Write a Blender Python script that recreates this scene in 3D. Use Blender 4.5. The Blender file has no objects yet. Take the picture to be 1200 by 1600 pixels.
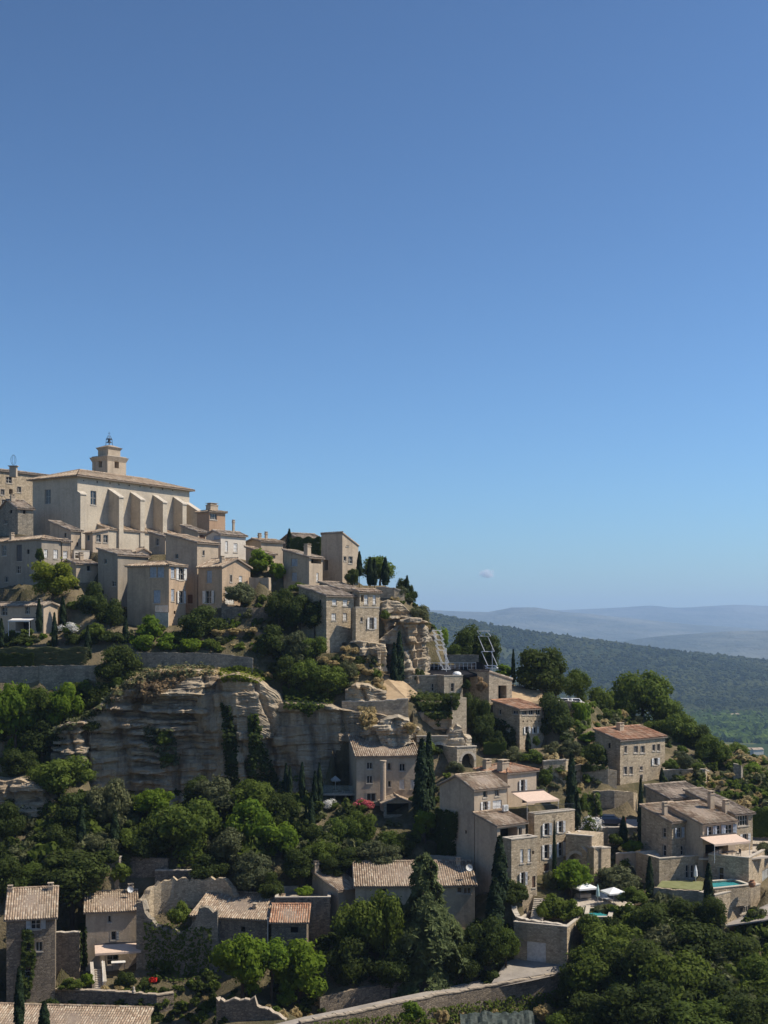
import bpy, math, random
import numpy as np
from mathutils import Vector, noise, geometry
R = math.radians
random.seed(7)
S = bpy.context.scene
COL = S.collection
# ---------------------------------------------------------------- camera
F, CX, HY = 2000.0, 600.0, 985.0          # focal length and horizon in photograph pixels (1200 x 1600)
cam = bpy.data.cameras.new('camera'); camo = bpy.data.objects.new('camera', cam); COL.objects.link(camo)
cam.sensor_fit = 'VERTICAL'; cam.sensor_height = 36; cam.lens = F / 1600 * 36
cam.shift_y = (HY - 800) / 1600; cam.clip_start = 1; cam.clip_end = 60000
camo.location = (0, 0, 0); camo.rotation_euler = (R(90), 0, 0)
S.camera = camo
# ---------------------------------------------------------------- sky, sun, exposure
HAZE = 8.6e-5
SUN_EL, SUN_AZ = 51.0, 1.5                # azimuth: degrees behind the picture's right hand side
w = bpy.data.worlds.new('World'); S.world = w; w.use_nodes = True
nt = w.node_tree; bg = nt.nodes['Background']
sky = nt.nodes.new('ShaderNodeTexSky'); sky.sky_type = 'NISHITA'; sky.sun_disc = False
sky.sun_elevation = R(SUN_EL); sky.sun_rotation = R(90 - SUN_AZ)
sky.altitude = 300; sky.air_density = 1.0; sky.dust_density = 0.7; sky.ozone_density = 8.0
gm = nt.nodes.new('ShaderNodeGamma'); gm.inputs[1].default_value = 1.6      # deeper, more saturated summer blue, the same in every direction
nt.links.new(sky.outputs[0], gm.inputs[0]); hsv = nt.nodes.new('ShaderNodeHueSaturation'); hsv.inputs['Saturation'].default_value = .90; hsv.inputs['Hue'].default_value = .487; hsv.inputs['Value'].default_value = .82; nt.links.new(gm.outputs[0], hsv.inputs['Color'])
nt.links.new(hsv.outputs[0], bg.inputs[0]); bg.inputs[1].default_value = 0.05
sl = bpy.data.lights.new('sun', 'SUN'); sl.energy = 5.0; sl.angle = R(0.5); sl.color = (1.0, 0.91, 0.77)
so = bpy.data.objects.new('sun', sl); COL.objects.link(so)
sd = Vector((math.cos(R(SUN_EL)) * math.cos(R(SUN_AZ)), math.cos(R(SUN_EL)) * math.sin(R(SUN_AZ)), math.sin(R(SUN_EL))))
so.rotation_euler = sd.to_track_quat('Z', 'Y').to_euler(); so.location = (80, 150, 120)
S.view_settings.view_transform = 'Standard'; S.view_settings.look = 'None'
S.view_settings.exposure = 0.22; S.view_settings.gamma = 1.0
S.cycles.max_bounces = 6; S.cycles.transparent_max_bounces = 12; S.cycles.volume_bounces = 3

# ---------------------------------------------------------------- helpers
def at(px, py, Y):
    return Vector(((px - CX) / F * Y, Y, (HY - py) / F * Y))

class MB:
    def __init__(s): s.v = []; s.f = []; s.uv = []; s.m = []
    def face(s, pts, uv=None, m=0):
        n = len(s.v); s.v.extend([tuple(p) for p in pts]); s.f.append(tuple(range(n, n + len(pts))))
        s.uv.extend(uv if uv else [(p[0] + p[1] * .73, p[2]) for p in pts]); s.m.append(m)
    def box(s, x0, x1, y0, y1, z0, z1, m=0):
        p = [(x0,y0,z0),(x1,y0,z0),(x1,y1,z0),(x0,y1,z0),(x0,y0,z1),(x1,y0,z1),(x1,y1,z1),(x0,y1,z1)]
        for q in ((0,3,2,1),(4,5,6,7),(0,1,5,4),(1,2,6,5),(2,3,7,6),(3,0,4,7)):
            pts = [p[i] for i in q]
            k = q in ((0,3,2,1),(4,5,6,7))
            s.face(pts, [(a[0], a[1]) for a in pts] if k else None, m)
    def hexa(s, p, m=0):
        for q in ((0,3,2,1),(4,5,6,7),(0,1,5,4),(1,2,6,5),(2,3,7,6),(3,0,4,7)): s.face([p[i] for i in q], None, m)
    def prism(s, poly, z0, z1, m=0):
        n = len(poly)
        s.face([(x, y, z1) for x, y in poly], [(x, y) for x, y in poly], m)
        s.face([(x, y, z0) for x, y in reversed(poly)], [(x, y) for x, y in reversed(poly)], m)
        for i in range(n):
            a, b = poly[i], poly[(i + 1) % n]
            s.face([(a[0],a[1],z0),(b[0],b[1],z0),(b[0],b[1],z1),(a[0],a[1],z1)], None, m)
    def tube(s, a, b, r0, r1=None, n=6, cap=True):
        r1 = r0 if r1 is None else r1
        a = Vector(a); b = Vector(b); d = (b - a).normalized()
        t = d.orthogonal().normalized(); q = d.cross(t)
        A = [a + (t * math.cos(i*2*math.pi/n) + q * math.sin(i*2*math.pi/n)) * r0 for i in range(n)]
        B = [b + (t * math.cos(i*2*math.pi/n) + q * math.sin(i*2*math.pi/n)) * r1 for i in range(n)]
        for i in range(n):
            j = (i + 1) % n; s.face([A[i], A[j], B[j], B[i]])
        if cap: s.face(list(reversed(A))); s.face(B)
    def lathe(s, prof, n=12, c=(0,0,0)):
        for (r0, z0), (r1, z1) in zip(prof, prof[1:]):
            for i in range(n):
                a, b = i*2*math.pi/n, (i+1)*2*math.pi/n
                s.face([(c[0]+r0*math.cos(a),c[1]+r0*math.sin(a),c[2]+z0),(c[0]+r0*math.cos(b),c[1]+r0*math.sin(b),c[2]+z0),
                        (c[0]+r1*math.cos(b),c[1]+r1*math.sin(b),c[2]+z1),(c[0]+r1*math.cos(a),c[1]+r1*math.sin(a),c[2]+z1)])
    def mesh(s, name, mats, smooth=False):
        me = bpy.data.meshes.new(name); me.from_pydata(s.v, [], s.f)
        l = me.uv_layers.new(name='UVMap'); l.data.foreach_set('uv', np.array(s.uv, dtype=np.float32).ravel())
        for m in (mats if isinstance(mats, (list, tuple)) else [mats]): me.materials.append(m)
        me.polygons.foreach_set('material_index', s.m)
        if smooth: me.polygons.foreach_set('use_smooth', [True] * len(me.polygons))
        me.update(); return me
    def build(s, name, mats, parent=None, smooth=False):
        return obj(name, s.mesh(name, mats, smooth), parent)

def obj(name, me, parent=None, loc=None):
    o = bpy.data.objects.new(name, me); COL.objects.link(o)
    if parent is not None: o.parent = parent
    if loc is not None: o.location = loc
    return o
def tag(o, label=None, cat=None, group=None, kind=None):
    if label: o['label'] = label
    if cat: o['category'] = cat
    if group: o['group'] = group
    if kind: o['kind'] = kind
    return o
def empty(name, loc, rz=0):
    o = bpy.data.objects.new(name, None); COL.objects.link(o); o.location = loc; o.rotation_euler = (0, 0, rz)
    o.empty_display_size = .3
    return o
def fbm(x, y, z=0.0, o=4):
    v, a, t = 0.0, 1.0, 0.0
    for i in range(o):
        v += a * noise.noise((x, y, z)); t += a; a *= .5; x *= 2.03; y *= 2.03; z *= 2.03
    return v / t

# ---------------------------------------------------------------- materials
M = {}
class NM:
    def __init__(s, name, rough=.85, spec=.25):
        s.mat = bpy.data.materials.new(name); s.mat.use_nodes = True; s.t = s.mat.node_tree
        s.p = s.t.nodes['Principled BSDF']; s.p.inputs['Roughness'].default_value = rough
        s.p.inputs['Specular IOR Level'].default_value = spec; M[name] = s.mat
    def n(s, typ, **kw):
        x = s.t.nodes.new(typ)
        for k, v in kw.items():
            if k in ('operation', 'blend_type', 'feature', 'data_type', 'noise_dimensions', 'voronoi_dimensions', 'distance', 'clamp'): setattr(x, k, v)
            else: s.set(x.inputs[k], v)
        return x
    def set(s, inp, v):
        if hasattr(v, 'is_output') or isinstance(v, bpy.types.NodeSocket): s.t.links.new(v, inp)
        else: inp.default_value = v
    def math(s, op, a, b=0.0, c=None):
        x = s.t.nodes.new('ShaderNodeMath'); x.operation = op; s.set(x.inputs[0], a); s.set(x.inputs[1], b)
        if c is not None: s.set(x.inputs[2], c)
        return x.outputs[0]
    def mix(s, f, a, b, blend='MIX'):
        x = s.t.nodes.new('ShaderNodeMix'); x.data_type = 'RGBA'; x.blend_type = blend
        s.set(x.inputs[0], f)
        for i, v in ((6, a), (7, b)): s.set(x.inputs[i], v if not isinstance(v, tuple) else (*v[:3], 1))
        return x.outputs[2]
    def ramp(s, f, stops):
        x = s.t.nodes.new('ShaderNodeValToRGB'); e = x.color_ramp.elements
        while len(e) < len(stops): e.new(.5)
        for i, (p, c) in enumerate(stops): e[i].position = p; e[i].color = (*c, 1) if len(c) == 3 else c
        s.set(x.inputs[0], f); return x.outputs[0]
    def step(s, f, a, b):
        x = s.t.nodes.new('ShaderNodeMapRange'); s.set(x.inputs[0], f); x.inputs[1].default_value = a; x.inputs[2].default_value = b
        return x.outputs[0]
    def coord(s, kind='Object', scale=(1,1,1)):
        c = s.t.nodes.new('ShaderNodeTexCoord').outputs[kind]
        m = s.t.nodes.new('ShaderNodeMapping'); m.inputs['Scale'].default_value = scale; s.t.links.new(c, m.inputs[0]); return m.outputs[0]
    def noise(s, v, scale, detail=4.0, rough=.6):
        return s.n('ShaderNodeTexNoise', Vector=v, Scale=scale, Detail=detail, Roughness=rough).outputs['Fac']
    def bump(s, h, strength=.5, dist=.05):
        b = s.n('ShaderNodeBump', Strength=strength, Distance=dist, Height=h); s.t.links.new(b.outputs[0], s.p.inputs['Normal'])
    def col(s, c): s.set(s.p.inputs['Base Color'], c if not isinstance(c, tuple) else (*c[:3], 1))

def plain(name, c, rough=.7, spec=.3, var=.25, metal=0.0):
    n = NM(name, rough, spec); v = n.noise(n.coord('Object'), 3.0, 4)
    n.col(n.mix(n.step(v, .3, .7), tuple(x * (1 - var) for x in c), tuple(min(1, x * (1 + var * .5)) for x in c)))
    n.p.inputs['Metallic'].default_value = metal
    return n.mat
def stone(name, ca, cb, mortar, sx=2.5, sy=5.2, stain=(.12,.105,.09), st=.45, bump=.9):
    n = NM(name, .95, .12); uv = n.coord('UV')
    wob = n.n('ShaderNodeTexNoise', Vector=uv, Scale=1.3, Detail=2.0).outputs['Color']
    vec = n.n('ShaderNodeMixRGB', blend_type='LINEAR_LIGHT', Fac=.08, Color1=uv, Color2=wob).outputs[0]
    mp = n.t.nodes.new('ShaderNodeMapping'); mp.inputs['Scale'].default_value = (sx, sy, 1); n.t.links.new(vec, mp.inputs[0])
    ed = n.n('ShaderNodeTexVoronoi', feature='DISTANCE_TO_EDGE', voronoi_dimensions='2D', Vector=mp.outputs[0], Scale=1.0, Randomness=1.0).outputs['Distance']
    vc = n.n('ShaderNodeTexVoronoi', feature='F1', voronoi_dimensions='2D', Vector=mp.outputs[0], Scale=1.0, Randomness=1.0).outputs['Color']
    sep = n.n('ShaderNodeSeparateColor', Color=vc)
    c = n.mix(sep.outputs[0], ca, cb)
    c = n.mix(n.math('MULTIPLY', n.step(sep.outputs[1], .72, 1.0), .55), c, tuple(x * .45 for x in cb))
    edge = n.step(ed, .015, .10)
    c = n.mix(edge, mortar, c)
    ob = n.coord('Object')
    big = n.noise(ob, .22, 5, .65)
    strk = n.noise(n.coord('Object', (1.3, 1.3, .12)), .8, 4, .6)
    c = n.mix(n.math('MULTIPLY', n.step(big, .48, .72), st), c, stain)
    c = n.mix(n.math('MULTIPLY', n.step(strk, .52, .75), st * .8), c, stain)
    c = n.mix(n.math('MULTIPLY', n.step(n.noise(ob, .5, 3), .5, .75), .25), c, tuple(min(1, x * 1.25) for x in ca))
    n.col(c)
    h = n.math('ADD', n.math('MULTIPLY', edge, .6), n.math('MULTIPLY', n.noise(ob, 14.0, 3), .5))
    n.bump(n.math('ADD', h, n.math('MULTIPLY', sep.outputs[2], .5)), bump, .07)
    return n.mat
def plaster(name, c, dark, st=.5):
    n = NM(name, .93, .12); ob = n.coord('Object')
    a = n.noise(ob, .35, 5, .65); b = n.noise(ob, 3.2, 4, .6)
    s_ = n.noise(n.coord('Object', (1.6, 1.6, .1)), .9, 4, .6)
    k = n.mix(n.step(b, .3, .7), tuple(x * .86 for x in c), tuple(min(1, x * 1.08) for x in c))
    k = n.mix(n.math('MULTIPLY', n.step(a, .47, .72), st), k, dark)
    k = n.mix(n.math('MULTIPLY', n.step(s_, .52, .74), st * .8), k, dark)
    k = n.mix(n.math('MULTIPLY', n.step(n.noise(ob, 1.1, 4, .7), .58, .66), st * .5), k, tuple(min(1, x * 1.2) for x in c))
    n.col(k); n.bump(n.math('ADD', n.noise(ob, 9.0, 4), n.math('MULTIPLY', n.noise(ob, 1.5, 3), 1.5)), .45, .06)
    return n.mat
def tiles(name, stops, lichen=(.20,.18,.13)):
    n = NM(name, .9, .15); uv = n.coord('UV')
    fl = n.n('ShaderNodeVectorMath', operation='FLOOR'); n.t.links.new(uv, fl.inputs[0])
    wn = n.n('ShaderNodeTexWhiteNoise', noise_dimensions='2D', Vector=fl.outputs[0])
    c = n.ramp(wn.outputs['Value'], stops); ob = n.coord('Object')
    c = n.mix(n.math('MULTIPLY', n.step(n.noise(ob, .55, 5, .7), .46, .7), .6), c, lichen)
    c = n.mix(n.math('MULTIPLY', n.step(n.noise(ob, 4.5, 3, .7), .55, .75), .4), c, (.46,.40,.32))
    n.col(c); n.bump(n.noise(ob, 18, 3), .3, .02)
    return n.mat
stone('stone_warm', (.60,.485,.335), (.40,.315,.215), (.34,.275,.195), st=.4)
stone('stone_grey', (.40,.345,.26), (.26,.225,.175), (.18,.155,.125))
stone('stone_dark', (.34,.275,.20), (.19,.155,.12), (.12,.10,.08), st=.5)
stone('stone_pale', (.60,.50,.36), (.44,.36,.26), (.36,.30,.22), st=.25)
plaster('plaster_church', (.53,.455,.35), (.33,.28,.22), .7)
plaster('plaster_beige', (.48,.385,.28), (.27,.215,.165), .75)
plaster('plaster_ochre', (.50,.365,.245), (.30,.22,.155), .75)
plaster('plaster_orange', (.45,.30,.195), (.30,.19,.12), .6)
plaster('plaster_white', (.62,.55,.46), (.42,.37,.31), .45)
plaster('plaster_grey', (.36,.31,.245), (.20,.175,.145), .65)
plaster('plaster_cream', (.52,.41,.30), (.34,.27,.20), .5)
tiles('tile_tan', [(0,(.22,.155,.105)),(.35,(.34,.245,.17)),(.7,(.42,.315,.22)),(1,(.51,.425,.32))])
tiles('tile_red', [(0,(.27,.13,.075)),(.4,(.39,.20,.115)),(.75,(.46,.26,.16)),(1,(.52,.36,.25))])
tiles('tile_grey', [(0,(.16,.125,.10)),(.4,(.29,.225,.17)),(.75,(.38,.305,.235)),(1,(.47,.40,.32))])
plain('slab', (.27,.21,.16)); plain('cornice_stone', (.40,.33,.25)); plain('cap_stone', (.50,.44,.36), .9, .15)
plain('sh_blue', (.37,.40,.44), .6); plain('sh_white', (.66,.64,.60), .6); plain('sh_grey', (.36,.37,.36), .6); plain('sh_dark', (.10,.09,.085), .6)
plain('wood_brown', (.14,.075,.045), .6); plain('frame_paint', (.50,.47,.42), .6); plain('iron_dark', (.035,.04,.05), .5, .4); plain('metal_galv', (.66,.67,.68), .5, .5, .15, .1)
plain('awning_cloth', (.62,.47,.37), .85, .1, .12); plain('awning_pale', (.66,.62,.56), .85, .1, .12); plain('canvas_white', (.82,.81,.78), .85, .1, .06)
plain('canvas_aqua', (.45,.60,.56), .85, .1, .1); plain('void', (.012,.011,.010), .95, .02); plain('paving', (.46,.40,.33), .9, .1); plain('white_paint', (.74,.72,.68), .55)
plain('terracotta', (.36,.18,.10), .8); plain('trunk', (.10,.075,.055), .95, .1, .5); plain('red_cloth', (.60,.035,.025), .8, .1); plain('tarp', (.055,.07,.06), .7, .25, .6)
plain('black_cloth', (.018,.018,.022), .8, .1, .4); plain('rubber', (.02,.02,.02), .8); plain('plastic_pale', (.60,.60,.58), .5); plain('tyre_rim', (.4,.4,.42), .35, .5, .2, .7)
n = NM('glass_pane', .08, .5); n.col((.018, .02, .024))
n = NM('glass_rail', .05, .5); n.col((.20, .27, .27)); n.p.inputs['Alpha'].default_value = .35
n = NM('car_white', .25, .5); n.col((.72, .72, .72)); n = NM('car_blue', .25, .5); n.col((.03, .045, .085))
n = NM('pool_water', .04, .5); n.col(n.mix(n.step(n.noise(n.coord('Object'), 2.5, 3), .3, .7), (.03,.25,.27), (.06,.34,.35))); n.bump(n.noise(n.coord('Object'), 4, 3), .12, .05)
n = NM('road_surface', .95, .1); ob = n.coord('Object'); n.col(n.mix(n.step(n.noise(ob, .35, 5, .7), .35, .65), (.25,.22,.19), (.38,.335,.285))); n.bump(n.noise(ob, 9, 4), .3, .03)
def rock(name, base):
    n = NM(name, .97, .08); ob = n.coord('Object')
    st = n.noise(n.coord('Object', (.12, .12, 1.3)), 1.2, 6, .68)
    sk = n.noise(n.coord('Object', (.9, .9, .07)), .55, 5, .65)
    bg_ = n.noise(ob, .12, 5, .6); fi = n.noise(ob, 2.6, 6, .7)
    c = n.ramp(st, [(.25, tuple(x * .55 for x in base)), (.45, base), (.6, tuple(min(1, x * 1.15) for x in base)), (.8, tuple(x * .75 for x in base))])
    c = n.mix(n.math('MULTIPLY', n.step(bg_, .5, .68), .65), c, (base[0] * .92, base[1] * .78, base[2] * .6))
    c = n.mix(n.math('MULTIPLY', n.step(sk, .46, .64), .7), c, (.10,.09,.08))
    c = n.mix(n.math('MULTIPLY', n.step(n.noise(n.coord('Object', (.5, .5, .1)), .35, 4, .6), .55, .7), .5), c, (.34,.20,.10))
    c = n.mix(n.math('MULTIPLY', n.step(fi, .52, .72), .65), c, tuple(x * .42 for x in base))
    n.col(c); h = n.math('ADD', n.math('MULTIPLY', st, 1.2), n.math('ADD', fi, n.math('MULTIPLY', n.noise(ob, 9, 4, .7), .4)))
    n.bump(h, .9, .25)
rock('rock_cliff', (.44,.355,.25)); rock('rock_pale', (.48,.405,.30))
n = NM('hill_ground', .98, .05); ob = n.coord('Object')
a = n.noise(ob, .06, 5, .65); b = n.noise(ob, .5, 5, .7); d = n.noise(ob, 4.0, 4, .7)
c = n.mix(n.step(a, .42, .6), (.085,.075,.04), (.19,.15,.095)); c = n.mix(n.math('MULTIPLY', n.step(b, .5, .68), .7), c, (.26,.205,.13))
c = n.mix(n.math('MULTIPLY', n.step(d, .5, .7), .6), c, (.05,.06,.022)); n.col(c); n.bump(n.math('ADD', b, d), .8, .3)
n = NM('dry_earth', .98, .05); ob = n.coord('Object'); n.col(n.mix(n.step(n.noise(ob, 1.2, 5, .7), .35, .65), (.34,.24,.145), (.46,.34,.21))); n.bump(n.noise(ob, 5, 4), .5, .1)
n = NM('lawn_grass', .98, .05); n.col(n.mix(n.step(n.noise(n.coord('Object'), 1.5, 4), .3, .7), (.15,.16,.065), (.23,.23,.115)))
n = NM('plain_fields', .98, .05); ob = n.coord('Object')
v = n.n('ShaderNodeTexVoronoi', Vector=ob, Scale=.006, Randomness=.9).outputs['Color']; sp = n.n('ShaderNodeSeparateColor', Color=v)
c = n.ramp(sp.outputs[0], [(0,(.02,.038,.010)),(.45,(.04,.065,.015)),(.7,(.08,.11,.025)),(.9,(.16,.14,.06))])
c = n.mix(n.step(n.noise(ob, .02, 5, .7), .42, .62), c, (.03,.05,.018)); n.col(c)
n = NM('wooded_slope', .98, .05); ob = n.coord('Object')
c = n.mix(n.step(n.noise(ob, .004, 5, .65), .4, .65), (.018,.03,.011), (.05,.06,.024)); c = n.mix(n.math('MULTIPLY', n.step(n.noise(ob, .02, 4, .7), .6, .7), .35), c, (.10,.09,.055)); n.col(c); n.bump(n.noise(ob, .06, 4, .7), 1.0, 6)
n = NM('far_wood', .98, .05); oi = n.t.nodes.new('ShaderNodeTexCoord'); ob = oi.outputs['Object']
c = n.mix(n.step(n.noise(ob, .05, 3, .7), .35, .65), (.008,.015,.005), (.030,.040,.013)); n.col(n.mix(n.step(n.noise(ob, .0045, 4, .7), .42, .62), c, (.055,.062,.022)))
n = NM('plain_wood', .98, .05); ob = n.coord('Object'); n.col(n.mix(n.step(n.noise(ob, .03, 4, .7), .35, .65), (.014,.034,.005), (.075,.112,.018)))
n = NM('mountain', .98, .05); ob = n.coord('Object'); n.col(n.mix(n.step(n.noise(ob, .0012, 6, .7), .4, .62), (.07,.085,.085), (.16,.165,.15))); n.bump(n.noise(ob, .004, 5, .7), 1.0, 60)
def leaf(name, dark, light, trans=.35, hue=.5):
    n = NM(name, .75, .12); uvx = n.n('ShaderNodeSeparateXYZ', Vector=n.coord('UV')).outputs[0]
    oi = n.t.nodes.new('ShaderNodeObjectInfo').outputs['Random']
    c = n.mix(uvx, dark, light)
    c = n.mix(n.math('MULTIPLY', oi, hue), c, tuple(x * .62 for x in dark))
    c = n.mix(n.math('MULTIPLY', n.math('FRACT', n.math('MULTIPLY', oi, 7.31)), hue * .6), c, (light[0] * 1.25, light[1] * 1.05, light[2] * .8))
    n.col(c)
    tr = n.n('ShaderNodeBsdfTranslucent'); n.t.links.new(n.mix(.5, c, tuple(min(1, x * 1.9) for x in light)), tr.inputs[0])
    mx = n.n('ShaderNodeMixShader', Fac=trans); n.t.links.new(n.p.outputs[0], mx.inputs[1]); n.t.links.new(tr.outputs[0], mx.inputs[2])
    n.t.links.new(mx.outputs[0], n.t.nodes['Material Output'].inputs[0])
leaf('leaf_dark', (.024,.038,.009), (.076,.106,.024)); leaf('leaf_mid', (.042,.068,.012), (.138,.188,.032)); leaf('leaf_bright', (.062,.118,.010), (.17,.245,.026), .45)
leaf('leaf_yellow', (.10,.14,.014), (.24,.27,.035), .45); leaf('leaf_olive', (.055,.070,.030), (.155,.170,.085), .25); leaf('leaf_cypress', (.010,.022,.010), (.030,.052,.018), .12, .2)
leaf('leaf_cedar', (.045,.068,.026), (.14,.175,.070), .3); leaf('leaf_dry', (.27,.21,.10), (.50,.41,.22), .35); leaf('leaf_brown', (.20,.14,.075), (.36,.26,.15), .3)
leaf('petal_white', (.60,.58,.53), (.85,.83,.80), .3, .05); leaf('petal_pink', (.45,.06,.09), (.62,.16,.20), .3, .1)
# ---------------------------------------------------------------- the houses of the village: near corner pixel, depth in metres, heading, wall ends, eave and base rows
HS = []
def H(name, label, cx, Y, a, eave, base, roof, xl=None, xr=None, dl=None, dr=None, pitch=14, wall='stone_warm', tile='tile_tan', wins=(), chim=(), cat='house', over=.3, foot=4.0, cornice=True):
    a = R(a); c = at(cx, eave, Y); kx = (cx - CX) / F
    if dr is None:
        k = (xr - CX) / F; dr = (k * Y - c.x) / (math.cos(a) - k * math.sin(a))
    if dl is None:
        k = (xl - CX) / F; dl = (k * Y - c.x) / (-math.sin(a) - k * math.cos(a))
    zb = at(cx, base, Y).z
    h = dict(name=name, label=label, c=Vector((c.x, Y, zb)), a=a, h=c.z - zb, roof=roof, lr=dr, ll=dl, pitch=R(pitch), wall=wall, tile=tile, wins=wins, chim=chim, cat=cat, over=over, cx=cx, foot=foot, cornice=cornice)
    HS.append(h); return h
# upper village round the church
H('church', 'large pale church with a row of stepped buttresses crowning the hill', 121, 215, 56, 742, 858, 'hip', xl=51, xr=296, pitch=17, wall='plaster_church', tile='tile_tan', over=.75, cat='church',
  wins=[(74.5,776,9.5,23,'n'), (146,778,9,22,'n'), (131,751,2,2.4,'e'),(152,753,2,2.4,'e'),(172,755,2,2.4,'e'),(186,757,2,2.4,'e'),(202,758.5,2,2.4,'e'),(219,760,2,2.4,'e'),(236,762,2,2.4,'e'),(254,764,2,2.4,'e'),(270,766,2,2.4,'e')])
H('manor_house', 'tall old stone building with cornice bands left behind the church', -22, 228, 50, 733, 835, 'hip', xl=-60, xr=84, pitch=10, wall='stone_warm', tile='tile_grey', cat='building',
  wins=[(14,750,9,10,'n'),(4,769,6,9,'n'),(17,768,6,8,'o'),(30,765,6,9,'n'),(6,785,6,9,'n')])
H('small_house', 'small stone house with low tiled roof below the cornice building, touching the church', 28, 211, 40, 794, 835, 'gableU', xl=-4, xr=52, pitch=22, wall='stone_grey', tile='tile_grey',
  wins=[(17,799,4,6,'e'),(38,800,4,6,'e'),(9,815,5,7,'n')], chim=[(.2,.4,.7,1.0)])
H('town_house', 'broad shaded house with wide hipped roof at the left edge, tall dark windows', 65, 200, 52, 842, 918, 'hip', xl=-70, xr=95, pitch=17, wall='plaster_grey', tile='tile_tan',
  wins=[(6.5,860,8,17,'n'),(30,864,8.5,26,'cd'),(29,890,6,12,'n'),(44,862,4,7,'e'),(71.5,865,6,13,'cw'),(87,866,6.5,14,'cw'),(10,905,5,9,'n')], chim=[(.1,.35,.6,1.0)])
H('lean_house', 'narrow beige annex with white shutters beside the broad shaded house', 97, 203, 42, 846, 880, 'R', xl=91, xr=110, wall='plaster_beige', tile='tile_grey', wins=[(102,867,7,12,'cw')])
H('gabled_house', 'small house with dark steep roof slope against the church corner', 111, 206, 50, 829, 868, 'R', xl=78, xr=127, pitch=17, wall='plaster_beige', tile='tile_grey', wins=[(102,836,3,6,'e'),(121,851,3,6,'e')])
H('small_house', 'small cream house with two front windows under the first buttress', 145, 206, 46, 832, 862, 'L', xl=133, xr=170, pitch=12, wall='plaster_cream', tile='tile_tan', wins=[(154,841,7,12,'n'),(165,842,7,12,'n'),(138,840,4,9,'n')])
H('small_house', 'little pale house with one window below the middle buttresses', 258, 207, 48, 839, 866, 'R', xl=233, xr=270, pitch=12, wall='plaster_beige', tile='tile_grey', wins=[(246,846,5,13,'n')])
H('low_house', 'long low tiled house behind the yellow green tree', 119, 200, 45, 881, 910, 'gableU', xl=94, xr=153, pitch=15, wall='plaster_beige', tile='tile_grey', wins=[(105,892,5,9,'n'),(112,890,4,8,'n'),(139,888,6,9,'n')], chim=[(.6,.5,.6,1.1)])
H('terrace_house', 'white walled flat little building with a parapet above the low tiled house', 116, 204, 45, 860, 885, 'flat', xl=112, xr=140, wall='plaster_white', wins=[(121,868,7,8,'o')])
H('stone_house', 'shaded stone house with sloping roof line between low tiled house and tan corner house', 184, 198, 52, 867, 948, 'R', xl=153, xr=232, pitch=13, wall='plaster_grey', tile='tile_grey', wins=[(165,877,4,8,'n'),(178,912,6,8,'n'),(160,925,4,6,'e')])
H('dormer_house', 'small white gable with a round topped window above the stone roofs', 213, 203, 50, 862, 876, 'gableV', xl=209, xr=233, pitch=24, wall='plaster_white', tile='tile_tan', wins=[(222,863,4.5,7,'n')])
H('corner_house', 'tall tan corner house with hipped roof and blue grey shutters over the garden', 264, 190, 63, 883, 978, 'hip', xl=199, xr=290, pitch=15, wall='plaster_ochre', tile='tile_tan',
  wins=[(239,892,10.5,20,'cb'),(251,892,10.5,20,'cb'),(245,932,11,20,'cb'),(270,894,6,19,'cb'),(283,897,8,19,'nw'),(270,930,5,19,'cb'),(283,933,7,19,'nw'),(273,957,3,5,'e')])
H('tower_house', 'tall plain plaster house with sloping top between two tan houses', 308, 196, 53, 848, 958, 'R', xl=259, xr=341, pitch=13, wall='plaster_beige', tile='tile_tan',
  wins=[(276,869,5,8,'n'),(318,864,3,8,'n'),(297,936,8,14,'cr')])
H('gable_house', 'tan gabled house with pale blue shutters above the garden wall', 347, 191, 53, 885, 950, 'gableV', xl=310, xr=391, pitch=22, wall='plaster_ochre', tile='tile_tan',
  wins=[(327,901,8,19,'cb'),(326,933,9,20,'nw'),(361,904,3,11,'n'),(376,905,5,10,'cw'),(359,932,14,24,'cw')], chim=[(.25,.3,.6,.8)])
H('small_house', 'narrow sloped house with red brown opening below the church end', 309, 206, 50, 831, 856, 'R', xl=283, xr=323, pitch=16, wall='plaster_beige', tile='tile_grey', wins=[(316,840,9,9,'cr')])
H('white_house', 'pale rendered house with wide blue window and lit white side right of the church', 345, 203, 50, 835, 872, 'gableU', xl=322, xr=384, pitch=20, wall='plaster_white', tile='tile_grey',
  wins=[(340,838,13,10,'cb'),(354,854,4,17,'cw'),(368,856,6,14,'cw'),(372,838,3,4,'e')], chim=[(.8,.5,.35,1.8)])
H('orange_house', 'orange plastered house with big chimney near the end of the church', 327, 214, 46, 799, 838, 'hip', xl=308, xr=352, pitch=12, wall='plaster_orange', tile='tile_tan', wins=[(333,807,12,10,'n')], chim=[(.55,.5,1.6,1.0)])
H('small_house', 'low house with long sloping tiled roof next to the bamboo', 418, 200, 52, 866, 892, 'R', xl=384, xr=430, pitch=15, wall='plaster_cream', tile='tile_tan')
H('low_house', 'low house with flat tiled roof and small chimneys on the skyline', 408, 208, 42, 846, 878, 'gableU', xl=383, xr=442, pitch=12, wall='plaster_beige', tile='tile_tan', chim=[(.3,.5,.5,.8),(.6,.5,.4,1.1)])
H('low_house', 'long stone house on the skyline behind the hedge, left of the square tower house', 468, 213, 32, 842, 885, 'gableU', xl=438, xr=505, pitch=17, wall='stone_grey', tile='tile_grey')
H('tower_house', 'square plain tower house with slanting top on the skyline', 535, 200, 52, 833, 915, 'LB', xl=502, xr=560, pitch=24, wall='plaster_beige', tile='tile_tan', over=.12,
  wins=[(543,850,4.5,8,'n'),(539,873,4,7,'n'),(547.5,875,6.5,11,'n'),(509,883,7,16,'o')])
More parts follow.
